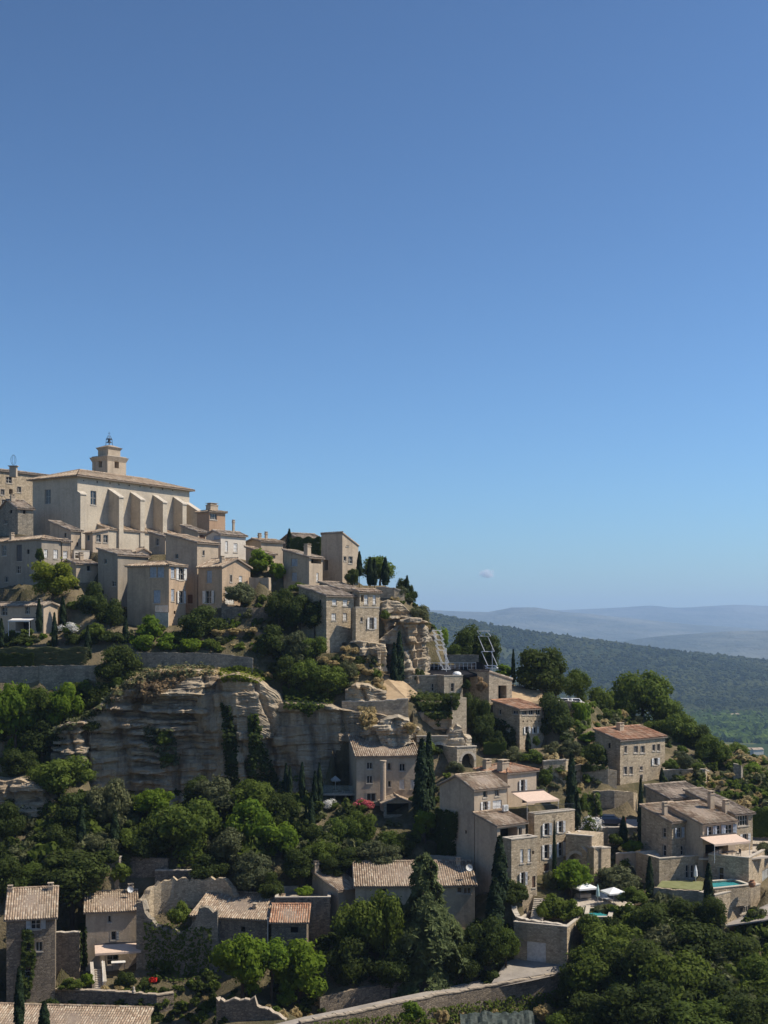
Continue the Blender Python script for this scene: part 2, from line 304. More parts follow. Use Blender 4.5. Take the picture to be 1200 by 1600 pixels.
H('stone_house', 'beige house with two blue shuttered windows and a rooftop chimney below the tower house', 483, 196, 56, 871, 922, 'R', xl=443, xr=504, pitch=14, wall='plaster_beige', tile='tile_grey',
  wins=[(460,878,9.5,13,'cb'),(460,901,8,13,'cb'),(496,902,3.5,14,'cw'),(494,877,16,7,'o')], chim=[(.35,.25,.9,1.6)])
H('stone_house', 'tall rubble stone house with four white shutters standing on the rocks', 510, 184, 41, 931, 1020, 'R', xl=467, xr=553, pitch=13, wall='stone_warm', tile='tile_grey',
  wins=[(522.5,941,7,9,'cw'),(539.5,942,7,10,'cw'),(521.5,964,7,11,'cw'),(539,964,6,12,'cw'),(500,940,4,6,'e'),(539,1010,9,12,'o')])
H('stone_house', 'upper stone storey with a row of small openings behind the tall rubble house', 532, 191, 41, 921, 945, 'R', xl=499, xr=563, pitch=13, wall='stone_warm', tile='tile_grey',
  wins=[(541,926,4,4,'e'),(549,927,4,4,'e'),(556,927,3,4,'e'),(536,926,3,4,'e')])
H('stone_house', 'small upper house with tiled roof and pale shutters at the edge of the rocks', 562, 187, 38, 925, 955, 'R', xl=552, xr=594, pitch=14, wall='stone_warm', tile='tile_tan', wins=[(572,937,6,15,'cw'),(585,937,5,15,'cw'),(566,935,4,10,'o')])
H('terrace_house', 'square stone block with flat terrace and one tall window right of the rubble house', 556, 184.5, 36, 949, 1004, 'flat', xl=550, xr=592, wall='stone_warm', wins=[(580.5,974,7,18,'nw'),(565,968,3.5,7,'n')])
H('garden_house', 'low house with lit end wall and dark roof terrace among cypresses at far left', 68, 189, 56, 946, 990, 'gableV', xl=-50, xr=90, pitch=18, wall='plaster_cream', tile='tile_grey', wins=[(7,955,9,13,'n'),(43,953,7,13,'n'),(36,978,24,16,'o')], chim=[(.4,.12,.5,.5)])
# middle and right
H('stone_house', 'stone house with a red brown roof and three upper panes below the plaza', 812, 180, 42, 1109, 1172, 'R', xl=770, xr=850, pitch=11, wall='stone_warm', tile='tile_red',
  wins=[(820,1113,8,8,'n'),(830,1113,8,8,'n'),(841,1113,8,8,'n'),(823,1141,5,11,'nw'),(836,1141,5,10,'nw'),(805,1113,8,6,'n'),(781,1112,4,9,'n'),(772.5,1141,8,10,'cw'),(795,1141,9,10,'cw')]+[(818+i*6,1127,2,2.2,'e') for i in range(5)])
H('stone_house', 'tall rubble stone house with rusty red roof above the stone terrace, paired windows', 969, 178, 41, 1157, 1226, 'R', xl=929, xr=1039, pitch=15, wall='stone_warm', tile='tile_red',
  wins=[(977.5,1171,4,11,'n'),(993.5,1171,6.5,11,'n'),(1004,1171,6.5,11,'n'),(1021.5,1168.5,4.5,10,'n'),(1029,1168,4.5,11,'n'),(1024,1190,6,11,'nw'),(977,1204,5.5,12,'n'),(986,1204,5.5,12,'n'),(1002,1200.5,4,6,'n'),(1002,1214,4,7,'n'),(952,1165,4,8,'e')], chim=[(.42,.75,.9,.9)])
H('cliff_house', 'two storey house with spreading tiled roof tucked under the cliff', 557, 168, 9, 1182, 1260, 'R', dl=7.5, xr=653, pitch=17, wall='plaster_beige', tile='tile_tan',
  wins=[(577.5,1196.5,9,11,'n'),(577.5,1218,9,12,'n'),(580,1246,14,13,'n'),(608,1198,6.5,12,'n'),(628.5,1199,9,12,'n'),(608.5,1225,5,10,'n'),(628,1225.5,8,15,'cw'),(645,1225.5,7,15,'cw')])
H('stone_house', 'tall grey sided house with tiled gable roof and white shuttered window by the cypress pair', 741, 156, 39, 1234, 1400, 'gableU', xl=687, xr=792, pitch=24, wall='plaster_beige', tile='tile_tan',
  wins=[(758,1241,6.5,10.5,'n'),(776.5,1239,7,10.5,'n'),(758,1261,7,17,'nw'),(777,1259,14,17,'cw'),(728,1300,3,5,'e'),(720,1345,3,5,'e')])
H('stone_house', 'cream house with ochre hipped roof and chimneys above the pink awning', 793, 163, 39, 1208, 1262, 'hip', xl=744, xr=838, pitch=17, wall='plaster_cream', tile='tile_red', wins=[(816.5,1228,6,19,'nw'),(826,1249,20,12,'o')], chim=[(.1,.75,.9,1.0),(.12,.25,1.2,1.1)])
H('loggia_house', 'lean-to wing with tiled roof over a glazed loggia on the big house', 777, 152.5, 39, 1291, 1396, 'R', xl=742, xr=821, pitch=15, wall='plaster_beige', tile='tile_tan', wins=[(795,1302,27,17,'o'),(813,1300,5,14,'n')])
H('terrace_house', 'tan front wing with flat terrace and pale closed shutters behind two cypresses', 799, 149.5, 33, 1312, 1397, 'flat', xl=785, xr=839, wall='stone_warm',
  wins=[(815.5,1338,5,22,'cw'),(827,1337,5,21,'cw'),(817,1373,6,20,'nw'),(834,1378,5,18,'cr'),(833,1332,3,6,'e'),(825,1372,2.5,6,'e')])
H('terrace_house', 'stone house front with four white shuttered windows under a railed terrace', 835, 157, 33, 1272, 1370, 'flat', xl=825, xr=898, wall='stone_warm',
  wins=[(854,1296,7,19,'nw'),(876,1292,6.5,18,'nw'),(854,1331,7,22,'nw'),(876,1327,6.5,22,'nw'),(854,1355,8,12,'cr')])
H('farm_house', 'low house with wide warped tile roof at the left of the middle roofs', 529, 150, 37, 1392, 1460, 'R', xl=488, xr=564, pitch=15, wall='plaster_grey', tile='tile_tan', wins=[(515,1410,4,7,'n')], chim=[(.05,.9,.6,1.2)])
H('farm_house', 'long house with ribbed tile roof and a satellite dish behind the cedar', 556, 148.5, 3, 1385, 1452, 'R', dl=6.0, xr=742, pitch=15, wall='plaster_beige', tile='tile_tan', wins=[(730,1392,12,10,'n'),(718,1391,8,9,'n'),(690,1393,9,9,'n'),(600,1393,9,9,'n')], chim=[(.9,.85,.5,.7)])
H('villa', 'villa wing with shaded side wall and blue grey shutters at the right', 1050, 158, 31, 1285, 1345, 'R', xl=1002, xr=1098, pitch=14, wall='stone_warm', tile='tile_tan',
  wins=[(1061,1301,7,16,'nb'),(1079,1300,7,15,'nb'),(1089.5,1299,4.5,14,'n'),(1038,1301,6,15,'n'),(1038,1329,6,18,'n'),(1066,1329,5,15,'n'),(1078,1328,6,15,'n'),(1091,1325,5,12,'n'),(1018,1268,3,4,'e')], chim=[(.12,.35,.55,1.5)])
H('villa', 'villa centre with three lilac shuttered windows over the long awning', 1098, 156.5, 30, 1288, 1345, 'R', dl=6.5, xr=1149, pitch=14, wall='plaster_beige', tile='tile_tan', wins=[(1110,1299,6.5,15,'nb'),(1123,1297,6.5,15,'nb'),(1139,1296,11,15,'nb'),(1120,1327,36,18,'o')])
H('villa', 'villa right wing with wide upper window and higher roof at picture edge', 1149, 161, 30, 1273, 1345, 'R', dl=9, xr=1176, pitch=13, wall='stone_warm', tile='tile_grey', wins=[(1161,1282,16,17,'n'),(1164,1309,8,12,'nw')], chim=[(-.5,.3,.7,1.9),(-.1,.15,.7,1.2)])
H('villa', 'long low roofed outbuilding behind the villa under the stone terrace', 1047, 167, 31, 1248, 1275, 'R', xl=1009, xr=1108, pitch=14, wall='stone_warm', tile='tile_grey')
# foreground
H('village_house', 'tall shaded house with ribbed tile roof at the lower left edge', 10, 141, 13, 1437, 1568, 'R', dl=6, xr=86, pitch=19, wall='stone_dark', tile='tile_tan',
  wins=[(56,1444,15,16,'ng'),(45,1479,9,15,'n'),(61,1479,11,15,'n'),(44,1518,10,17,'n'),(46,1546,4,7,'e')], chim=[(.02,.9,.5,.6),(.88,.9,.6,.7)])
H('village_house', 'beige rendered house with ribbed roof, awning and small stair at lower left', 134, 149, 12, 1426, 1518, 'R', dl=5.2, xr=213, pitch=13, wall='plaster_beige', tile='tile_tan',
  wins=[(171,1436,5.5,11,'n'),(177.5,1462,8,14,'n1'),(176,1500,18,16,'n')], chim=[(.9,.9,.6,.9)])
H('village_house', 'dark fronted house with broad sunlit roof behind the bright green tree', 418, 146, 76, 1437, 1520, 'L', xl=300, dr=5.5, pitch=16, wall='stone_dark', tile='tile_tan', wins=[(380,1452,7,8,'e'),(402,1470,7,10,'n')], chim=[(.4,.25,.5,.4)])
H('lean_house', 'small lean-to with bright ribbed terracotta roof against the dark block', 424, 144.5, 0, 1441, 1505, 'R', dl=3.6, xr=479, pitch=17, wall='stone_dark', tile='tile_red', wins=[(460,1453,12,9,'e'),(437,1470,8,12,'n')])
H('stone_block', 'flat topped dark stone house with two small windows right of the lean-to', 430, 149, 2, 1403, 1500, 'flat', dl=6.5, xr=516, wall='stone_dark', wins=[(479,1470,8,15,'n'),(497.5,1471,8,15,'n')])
H('village_house', 'sunlit ribbed roof of a house cut by the bottom left corner', 214, 128, 85, 1620, 1690, 'L', xl=-60, dr=5.2, pitch=13, wall='stone_warm', tile='tile_tan')
H('garage', 'stone garage block with white door set in a curved retaining wall', 886, 143, 66, 1449, 1512, 'flat', xl=803, dr=6, wall='stone_warm', cat='garage', wins=[(838,1488,30,32,'gw')], foot=6)
H('pool_building', 'stone building carrying the upper pool with a grey square window', 1117, 147, 42, 1399, 1448, 'flat', xl=1092, xr=1188, wall='stone_warm', cat='building', wins=[(1164,1417,17,20,'n')], foot=6)
H('terrace_building', 'long stone terrace wall with doors below the villa, beside a closed white parasol', 1030, 155, 22, 1342, 1388, 'flat', dl=5, xr=1107, wall='stone_warm', cat='building', wins=[(1074,1362,5,21,'n'),(1082,1362,5,21,'n')])
H('terrace_building', 'corner stone terrace block with a single dark door and lit right side', 1170, 153, 58, 1341, 1390, 'flat', xl=1107, xr=1235, wall='stone_warm', cat='building', wins=[(1127,1366,8,22,'n'),(1196,1372,10,28,'cg')])
H('stage_block', 'long low stone wall block with flat top below the dark stage', 640, 186, 3, 1056, 1090, 'flat', dl=3, xr=694, wall='stone_warm', cat='building', wins=[(676,1074,4,12,'n')])
H('stage_tower', 'square stone stump with one narrow window beside the stage', 694, 184, 22, 1056, 1092, 'flat', dl=4, xr=723, wall='stone_pale', cat='building', wins=[(707,1074,5,13,'n')])
H('gate_house', 'ruined stone gate house with a square dark doorway by the plaza', 764, 185, 30, 1050, 1100, 'LB', dl=5, xr=800, pitch=16, wall='stone_pale', tile='tile_grey', cat='building', wins=[(785,1082,13,22,'o')], over=.1)

# ---------------------------------------------------------------- walls and paved areas (built further down; the terrain is fitted to them)
WALLS, SLABS = [], []
def wall(*a, **k): WALLS.append((a, k))
def slab(*a, **k): SLABS.append((a, k))
wall('retaining_wall', 'long grey garden wall under the clipped hedge on the left', [(-60,1042,179),(60,1041,179),(62,1040,178.7),(150,1039,178.7)], hpx=38, mat='stone_grey')
wall('retaining_wall', 'pale rubble wall band on top of the cliff below the shrubs', [(212,1019,180.5),(290,1020,180),(340,1021,180),(395,1028,180)], hpx=36, mat='stone_grey', seed=2)
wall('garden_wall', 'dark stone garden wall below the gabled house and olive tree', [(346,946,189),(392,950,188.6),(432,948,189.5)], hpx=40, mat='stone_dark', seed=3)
wall('retaining_wall', 'low terrace wall between the dry grass strips left of the shrubs', [(332,985,185.8),(380,986,185.2),(428,990,185.5)], hpx=14, mat='stone_dark', seed=4)
wall('garden_wall', 'plain beige garden wall beside the bamboo', [(389,902,195),(420,903,194),(424,903,197)], hpx=30, mat='plaster_beige', seed=5)
wall('retaining_wall', 'stone rim wall along the cliff edge under the ochre slope', [(534,1097,176.8),(580,1097,176.2),(638,1093,176.6)], hpx=26, mat='stone_warm', cap='cap_stone', seed=6)
wall('retaining_wall', 'terrace wall with pale coping on the edge beside the small upper house', [(588,918,196),(616,919,195.5),(632,925,196)], hpx=26, mat='stone_warm', cap='cap_stone', seed=7)
wall('retaining_wall', 'grey parapet behind the stage and its light towers', [(660,1022,195),(700,1023,194.5),(748,1023,194.5)], hpx=22, mat='stone_grey', gp=False, seed=8)
wall('pier', 'tall pale stone pier holding the terrace above the arches', [(706,1088,176.5),(729,1090,177.5)], hpx=52, thick=2.0, mat='stone_pale', gp=False, seed=9, cat='pier')
wall('retaining_wall', 'stone wall of the plaza edge below the parked white cars', [(872,1096,192),(905,1097,191),(918,1100,193)], hpx=34, mat='stone_warm', cap='cap_stone', seed=10)
wall('terrace_wall', 'broad stone terrace wall right of the rusty red roofed house', [(1036,1204,182.6),(1102,1203,183),(1108,1206,187)], hpx=32, mat='stone_warm', cap='cap_stone', seed=11)
wall('retaining_wall', 'high plain stone wall behind the dark blue car', [(926,1236,173.5),(960,1235,173.2),(990,1238,173.8),(996,1240,176)], hpx=44, mat='stone_warm', seed=12)
wall('retaining_wall', 'rough stone wall below the creeper left of the tall cypress', [(849,1190,172),(884,1188,172.5),(888,1188,175)], hpx=46, mat='stone_warm', cap='cap_stone', seed=13)
wall('retaining_wall', 'stone wall holding the car terrace above the pool garden', [(918,1296,166.6),(950,1294,166.3),(1000,1294,166.8)], hpx=40, mat='stone_warm', cap='cap_stone', seed=14)
wall('retaining_wall', 'smooth curved plaster wall at the foot of the villa side', [(962,1335,160.5),(1000,1333,160),(1022,1336,159.4),(1029,1345,158.4)], hpx=32, mat='plaster_beige', cap='cap_stone', seed=15)
wall('retaining_wall', 'curved top wall sweeping up from the garage to the steps', [(798,1402,150),(801,1424,147.6),(806,1434,146.2),(820,1438,145.7),(846,1442,144.6),(884,1447,143.6)], hm=.8, gp=False, mat='stone_warm', cap='cap_stone', seed=16)
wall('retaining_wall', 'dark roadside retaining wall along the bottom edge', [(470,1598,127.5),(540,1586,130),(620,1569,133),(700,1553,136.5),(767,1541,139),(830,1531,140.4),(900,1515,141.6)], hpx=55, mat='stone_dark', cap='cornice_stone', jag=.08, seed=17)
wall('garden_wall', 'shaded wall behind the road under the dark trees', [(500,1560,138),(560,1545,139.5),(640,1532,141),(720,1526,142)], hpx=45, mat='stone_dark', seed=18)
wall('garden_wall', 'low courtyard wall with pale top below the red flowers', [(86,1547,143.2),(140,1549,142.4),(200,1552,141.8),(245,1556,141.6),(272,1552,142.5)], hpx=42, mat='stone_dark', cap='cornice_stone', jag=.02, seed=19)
wall('ruined_wall', 'broken foreground wall with a notched crest at the bottom edge', [(338,1563,131),(345,1566,130.6),(398,1562,130.4),(402,1572,130.4),(420,1580,130),(450,1596,129.5)], hm=5, mat='stone_dark', cap='cornice_stone', jag=.2, gp=False, seed=20)
wall('ruined_wall', 'ragged curved ruin wall with broken sunlit crest', [(222,1404,150.5),(233,1398,151.5),(240,1388,152.5),(252,1378,153),(270,1374,153.2),(300,1374,153.2),(340,1374,153),(352,1376,152.6),(361,1386,152),(365,1402,151.4)], hpx=68, mat='stone_warm', jag=.3, gp=False, seed=21, thick=.7)
wall('ruined_wall', 'straight dark wall with pale top behind the ruin', [(242,1361,156),(310,1361,155.8),(347,1366,155.6)], hpx=30, mat='stone_dark', cap='cap_stone', gp=False, seed=22, jag=.03)
wall('ruined_wall', 'massive dark ruin wall stepping down from the beige house', [(213,1408,148.6),(222,1410,148.4),(226,1428,148.2),(238,1440,148),(252,1447,147.8),(256,1454,147.8),(268,1452,147.6),(282,1454,147.4),(300,1448,147.2),(312,1420,147),(340,1424,146.8)], hm=9, mat='stone_grey', jag=.35, gp=False, seed=23, thick=.9)
wall('garden_wall', 'tall dark terrace wall in the shade above the beige house', [(150,1343,155.5),(186,1340,155),(192,1338,157)], hpx=36, mat='stone_grey', cap='cap_stone', seed=24)
wall('garden_wall', 'shaded plaster wall behind the ruin among dark trees', [(192,1338,157.2),(262,1342,156.8)], hpx=48, mat='stone_dark', seed=25)
wall('garden_wall', 'short wall with pale top between the two lower left houses', [(86,1458,147),(124,1458,147)], hpx=60, mat='stone_dark', cap='cap_stone', gp=False, seed=26)
wall('garden_wall', 'small courtyard wall behind the long roof at the foot of the grey sided house', [(664,1336,157.4),(716,1340,155.6)], hpx=40, mat='plaster_grey', seed=27)
wall('garden_wall', 'low ochre wall holding the small lawn by the upper pool', [(1021,1386,150.4),(1050,1390,149),(1093,1392,148.6)], hpx=26, mat='stone_warm', seed=28, thick=.4)
wall('retaining_wall', 'stone edge under the road at the right picture edge', [(1150,1442,145.5),(1200,1430,146),(1260,1416,147)], hpx=40, mat='stone_grey', seed=29)
wall('retaining_wall', 'crumbling rubble wall with greenery left of the tall rubble stone house', [(898,1198,177.4),(930,1194,177),(950,1200,177),(964,1206,177.2)], hpx=40, mat='stone_warm', jag=.3, seed=40)
wall('gate_pier', 'leaning stone pier on the dry slope at right', [(1146,1192,178.5),(1158,1196,178.2),(1161,1200,179)], hpx=38, mat='stone_grey', gp=False, seed=30, jag=.2, thick=.9)
wall('garden_wall', 'pale gate wall at the edge beside the lower villa steps', [(928,1240,170.5),(932,1262,170)], hpx=16, mat='stone_warm', gp=False, seed=31)
wall('stair_block', 'square stone block at the foot of the outer stair', [(919,1325,156.8),(928,1326,155.6),(954,1325,158.2)], hpx=44, thick=1.2, mat='stone_warm', cap='cap_stone', gp=False, seed=33)
slab('forecourt', 'sunlit pale forecourt in front of the garage', [(768,1536,139.6),(800,1530,140.4),(888,1516,142.2),(884,1504,143.8),(850,1502,145),(800,1499,145.5),(790,1504,144.6)], 'road_surface')
slab('side_road', 'paved side road below the pool building at right', [(1128,1447,144.6),(1190,1438,144.6),(1290,1418,146),(1290,1400,148.5),(1200,1412,148.8),(1150,1436,147.6)], 'road_surface')
slab('plaza', 'pale sunlit plaza beside the gate house', [(786,1098,185.2),(826,1098,185.8),(850,1092,188),(846,1080,194),(812,1070,199),(794,1074,192)], 'dry_earth', 1.0)
slab('car_terrace', 'paved terrace where the dark blue car stands', [(925,1294,167),(1000,1294,167.4),(1000,1280,171),(925,1280,170.6)], 'paving', .6)
slab('plaza', 'parking strip with white cars above the plaza wall', [(870,1105,192.6),(916,1106,193),(922,1098,204),(872,1098,204)], 'paving', .6)
slab('pool_deck', 'stone deck around the lower pool', [(893,1418,149.5),(920,1437,147),(952,1437,147),(990,1414,151.2),(985,1400,155.6),(898,1397,155.8)], 'paving', .3)
slab('lawn', 'small sunlit lawn beside the upper pool', [(1026,1386,150.8),(1096,1391,149.2),(1100,1377,153.4),(1034,1376,154)], 'lawn_grass', .3)
slab('ochre_slope', 'bare ochre earth slope below the cypress pair', [(590,1096,177.6),(636,1092,178),(652,1082,180.6),(636,1068,184.4),(610,1052,186.8),(592,1046,187),(600,1066,183.6)], 'dry_earth', .5)
slab('stage_floor', 'dark stage platform under the light towers', [(646,1054,187.6),(724,1054,187.2),(764,1052,188),(762,1040,193.5),(668,1038,193.8)], 'black_cloth', .4)
slab('terrace_paving', 'pale villa terrace with awning above the stone wall', [(1092,1341,156.4),(1170,1341,153.6),(1205,1338,156.5),(1160,1332,160),(1094,1335,159.4)], 'paving', .2)
slab('balcony', 'small stone balcony slab on the tan corner house', [(242,957,190.5),(243,957,188.6),(263,957,187.6),(264,957,189.4)], 'cap_stone', 3.0)
# ---------------------------------------------------------------- terrain: linear surface through surveyed points, then roughened
GP, GPH = [], []          # (x, y, z)
for (nm, lb, pts), k in WALLS:
    if not k.get('gp', True): continue
    P = [at(*q) for q in pts]
    for i in range(len(P) - 1):
        m = max(1, int((P[i+1] - P[i]).length / 5))
        for j in range(m + (i == len(P) - 2)):
            c = P[i].lerp(P[i+1], j / m); t = (P[i+1] - P[i]).xy.normalized(); nr = Vector((t.y, -t.x)); hh = k['hpx'] * c.y / F if 'hpx' in k else k['hm']
            GPH.append((c.x + nr.x * .8, c.y + nr.y * .8, c.z - hh)); GPH.append((c.x - nr.x * 1.2, c.y - nr.y * 1.2, c.z - .25))
for h in HS:
    ca, sa = math.cos(h['a']), math.sin(h['a']); c = h['c']
    for u, v in ((-.6,-.6), (h['lr'] * .5, -.7), (-.7, h['ll'] * .5)):
        GPH.append((c.x + u * ca - v * sa, c.y + u * sa + v * ca, c.z))
def gp(px, py, Y): GP.append(tuple(at(px, py, Y)))
for q in [(0,1660,116),(120,1660,118),(235,1650,121),(345,1625,124),(450,1612,125),(930,1600,134),(1000,1640,122),(1100,1640,120),(1250,1640,120),(1350,1600,125),(-150,1660,116),
  (640,1545,139.5),(740,1530,143),(850,1510,142.5),(790,1507,142),(925,1512,143),
  (1143,1446,145),(1200,1428,146),(1300,1400,148),(180,1598,137.5),(110,1600,137),(275,1596,138),(100,1550,143.5),(230,1546,144),(270,1540,146),(300,1520,148),(420,1565,139),(340,1580,136),(490,1560,139),
  (640,1462,147),(740,1455,147),(580,1530,141.5),(660,1535,141.5),(730,1520,143),(780,1470,147),
  (850,1432,147),(830,1440,146.5),(905,1440,146.5),(915,1414,151),(960,1412,152),(985,1410,152),(930,1395,155),(900,1396,155),(990,1388,156),
  (850,1400,152),(880,1368,158),(930,1366,160),(960,1366,161),(1000,1366,161),(960,1296,168),(920,1296,168),(1000,1296,169),(950,1278,171),(990,1278,171.5),(925,1240,176),(990,1240,177),
  (1030,1385,152),(1100,1385,151.5),(1060,1420,148),(1000,1440,147),(1150,1384,152),(1180,1384,152),
  (1050,1490,140),(1150,1510,138),(950,1500,140),(1000,1560,132),(1150,1590,127),(1250,1500,140),(900,1560,139),
  (700,1340,160),(670,1300,163),(640,1290,163),(600,1310,160),(560,1290,163),(530,1262,168),(510,1320,158),(560,1370,153),(480,1370,153),(640,1345,156),(680,1360,155),
  (90,1240,168),(150,1255,168),(250,1266,168),(350,1266,168),(450,1260,169),(500,1245,170),(-60,1240,168),(0,1235,168),(100,1245,174.8),(150,1262,175.6),(200,1266,176.4),(260,1266,176.9),(330,1266,176.9),(365,1266,176.9),(400,1266,176.9),(450,1262,177.2),(500,1250,177.2),(550,1235,176.6),(600,1215,176.2),(640,1205,176.4),
  (-100,1340,157),(0,1345,156),(100,1345,156),(250,1352,156),(400,1345,156),(300,1300,162),(450,1300,162),(50,1300,162),(180,1300,162),
  (60,1415,152),(120,1440,152),(250,1440,152),(20,1400,153),(-100,1420,152),(450,1390,154),(380,1395,154),
  (-100,1195,175),(0,1190,175),(60,1185,175),(130,1190,174),
  (0,1014,185),(80,1012,185),(150,1010,185),(-100,1012,186),
  (140,1082,178.9),(215,1052,179.4),(290,1050,179.6),(360,1050,179.6),(420,1062,179.6),(400,1062,179.8),(215,1018,182),(300,1018,182.5),(380,1022,181.5),(340,1000,184.5),(400,1000,184),(380,984,187),(420,980,187),
  (370,946,191),(410,930,194),(440,925,195),(450,1085,179.6),(500,1100,179.4),(540,1100,179),(590,1098,178.9),(480,1060,180),(560,1060,180.5),(600,1086,180),(640,1080,181.5),(600,1060,182),(640,1098,179),(625,1075,183),
  (600,1010,186),(650,1010,188),(668,1050,187.5),(620,950,193),(660,960,194),(640,930,200),(600,915,200),(672,975,196),
  (700,1062,188),(760,1062,189),(690,1052,198),(750,1055,198),(790,1096,186),(830,1094,188),(850,1080,196),(880,1096,196),(905,1094,198),(920,1092,202),
  (725,1142,178.5),(690,1140,177.5),(700,1204,172.5),(740,1205,172.5),(765,1205,172),(700,1212,168),(790,1180,176.5),(860,1168,178.5),(890,1160,181),(760,1178,177),(800,1195,173),(850,1190,174),(900,1195,175),
  (870,1195,174),(900,1238,171),(850,1240,168),(920,1180,178),(910,1140,184),(945,1150,186),(1045,1206,185.5),(1100,1206,186),(1045,1236,180.5),(1107,1240,180.5),(1150,1262,172),(1200,1262,172),(1130,1230,177),(1160,1200,184),(1200,1210,185),(1210,1300,165),(1190,1330,160),(1260,1260,172),(1300,1200,190),
  (960,1135,205),(1050,1155,205),(1120,1170,205),(1000,1120,215),(930,1100,212),(1180,1185,215),
  (50,985,189),(100,985,189),(120,940,193),(180,985,188),(230,985,187),(290,975,188),(150,905,200),(30,920,198),(-80,920,198),(-100,985,189),
  (450,918,197),(430,890,200),(400,890,200),(500,918,199),(560,910,202),(60,850,209),(170,862,205),(200,872,211),(250,868,205),(300,858,208),(350,860,206),(400,872,207),
  (-80,840,222),(-60,850,209),(240,862,220),(330,840,225),(450,868,218),(520,880,215),(580,925,215),(640,1010,214),(690,1060,212),(760,1070,210),(820,1090,212)]: gp(*q)
for p in [(-90,330,22),(-40,330,20),(0,330,8),(60,330,-40),(130,330,-60),(-140,330,22),(-140,230,18),(0,260,-8),(30,240,-20),(8,232,-4),(50,230,-28),(90,240,-45),(140,240,-60),
          (-140,90,-46),(-60,90,-46),(0,90,-45),(60,90,-46),(140,90,-50),(-140,60,-44),(0,55,-42),(140,60,-52),(-140,0,-2),(0,-1,-1.7),(140,0,-3),(-140,-40,1),(0,-40,0),(140,-40,0),
          (-140,160,-26),(-140,185,-4),(140,160,-40),(140,190,-42),(-140,125,-44),(140,120,-48),(-250,330,15),(-250,-40,0),(-250,160,-20),(250,-40,-5),(250,160,-60),(250,330,-90),(-250,480,-110),(-80,480,-100),(0,460,-100),(100,450,-120),(250,460,-130)]: GP.append(p)
_o = []
for L_, rad in ((GPH, .7), (GP, 2.0)):
    for p in L_:
        if all((p[0]-q[0])**2 + (p[1]-q[1])**2 > rad*rad for q in _o): _o.append(p)
GP = _o
_r = geometry.delaunay_2d_cdt([Vector((p[0], p[1])) for p in GP], [], [], 0, 1e-4)
GX0, GX1, GY0, GY1, GS = -200.0, 220.0, -36.0, 440.0, 1.0
gx = np.arange(GX0, GX1 + .5, GS); gy = np.arange(GY0, GY1 + .5, GS)
HZ = np.full((len(gy), len(gx)), np.nan); XX, YY = np.meshgrid(gx, gy)
for tri in _r[2]:
    a, b, c = [GP[_r[3][i][0]] for i in tri]
    x0, x1 = min(a[0], b[0], c[0]), max(a[0], b[0], c[0]); y0, y1 = min(a[1], b[1], c[1]), max(a[1], b[1], c[1])
    i0, i1 = np.searchsorted(gx, x0 - 1e-6), np.searchsorted(gx, x1 + 1e-6); j0, j1 = np.searchsorted(gy, y0 - 1e-6), np.searchsorted(gy, y1 + 1e-6)
    if i1 <= i0 or j1 <= j0: continue
    X, Y = XX[j0:j1, i0:i1], YY[j0:j1, i0:i1]
    d = (b[1]-c[1])*(a[0]-c[0]) + (c[0]-b[0])*(a[1]-c[1])
    if abs(d) < 1e-9: continue
    l1 = ((b[1]-c[1])*(X-c[0]) + (c[0]-b[0])*(Y-c[1])) / d; l2 = ((c[1]-a[1])*(X-c[0]) + (a[0]-c[0])*(Y-c[1])) / d; l3 = 1 - l1 - l2
    ok = (l1 > -1e-6) & (l2 > -1e-6) & (l3 > -1e-6)
    sub = HZ[j0:j1, i0:i1]; sub[ok] = (l1*a[2] + l2*b[2] + l3*c[2])[ok]
HZ = np.where(np.isnan(HZ), -60, HZ)
for h in HS:                                   # no soil inside houses or over their fronts
    ca, sa = math.cos(h['a']), math.sin(h['a']); dx, dy = XX - h['c'].x, YY - h['c'].y; u, v = dx*ca + dy*sa, -dx*sa + dy*ca
    m_ = (u > -1.6) & (u < h['lr'] + .2) & (v > -1.6) & (v < h['ll'] + .2); HZ[m_] = np.minimum(HZ[m_], h['c'].z)
def inside(poly):
    m_ = np.zeros(XX.shape, bool); n = len(poly)
    for i in range(n):
        (x0, y0), (x1, y1) = poly[i], poly[(i+1) % n]
        if abs(y1 - y0) < 1e-9: continue
        c = ((y0 > YY) != (y1 > YY)) & (XX < (x1 - x0) * (YY - y0) / (y1 - y0) + x0); m_ ^= c
    return m_
for (nm, lb, pts, *r_), k in SLABS:
    P = [at(*q) for q in pts]; c = sum(P, Vector()) / len(P); A_ = np.array([(p.x - c.x, p.y - c.y, 1) for p in P]); co = np.linalg.lstsq(A_, np.array([p.z for p in P]), rcond=None)[0]
    m_ = inside([(c.x + (p.x - c.x) * 1.25, c.y + (p.y - c.y) * 1.25) for p in P]); HZ[m_] = np.minimum(HZ[m_], ((XX - c.x) * co[0] + (YY - c.y) * co[1] + co[2] - .35)[m_])
ROAD = [(430,1606,126.6,.8),(480,1594,129.6,1.0),(540,1583,132,1.3),(620,1566,135.2,1.4),(700,1550,138.6,1.5),(767,1537,141.2,2.2),(820,1522,143,3.6),(870,1515,143.4,2.4)]
LR = []
for px, py, Y, wd in ROAD:
    p = at(px, py, Y); LR.append((p + Vector((-.3, wd * .8, .12)), p + Vector((.3, -wd * .9, .12))))
for (l0, r0), (l1, r1) in zip(LR, LR[1:]):
    m_ = inside([tuple(q.xy) for q in (l0 + Vector((-1,1,0)), r0 + Vector((-1,-.5,0)), r1 + Vector((1,-.5,0)), l1 + Vector((1,1,0)))]); HZ[m_] = np.minimum(HZ[m_], min(l0.z, r0.z, l1.z, r1.z) - .25)
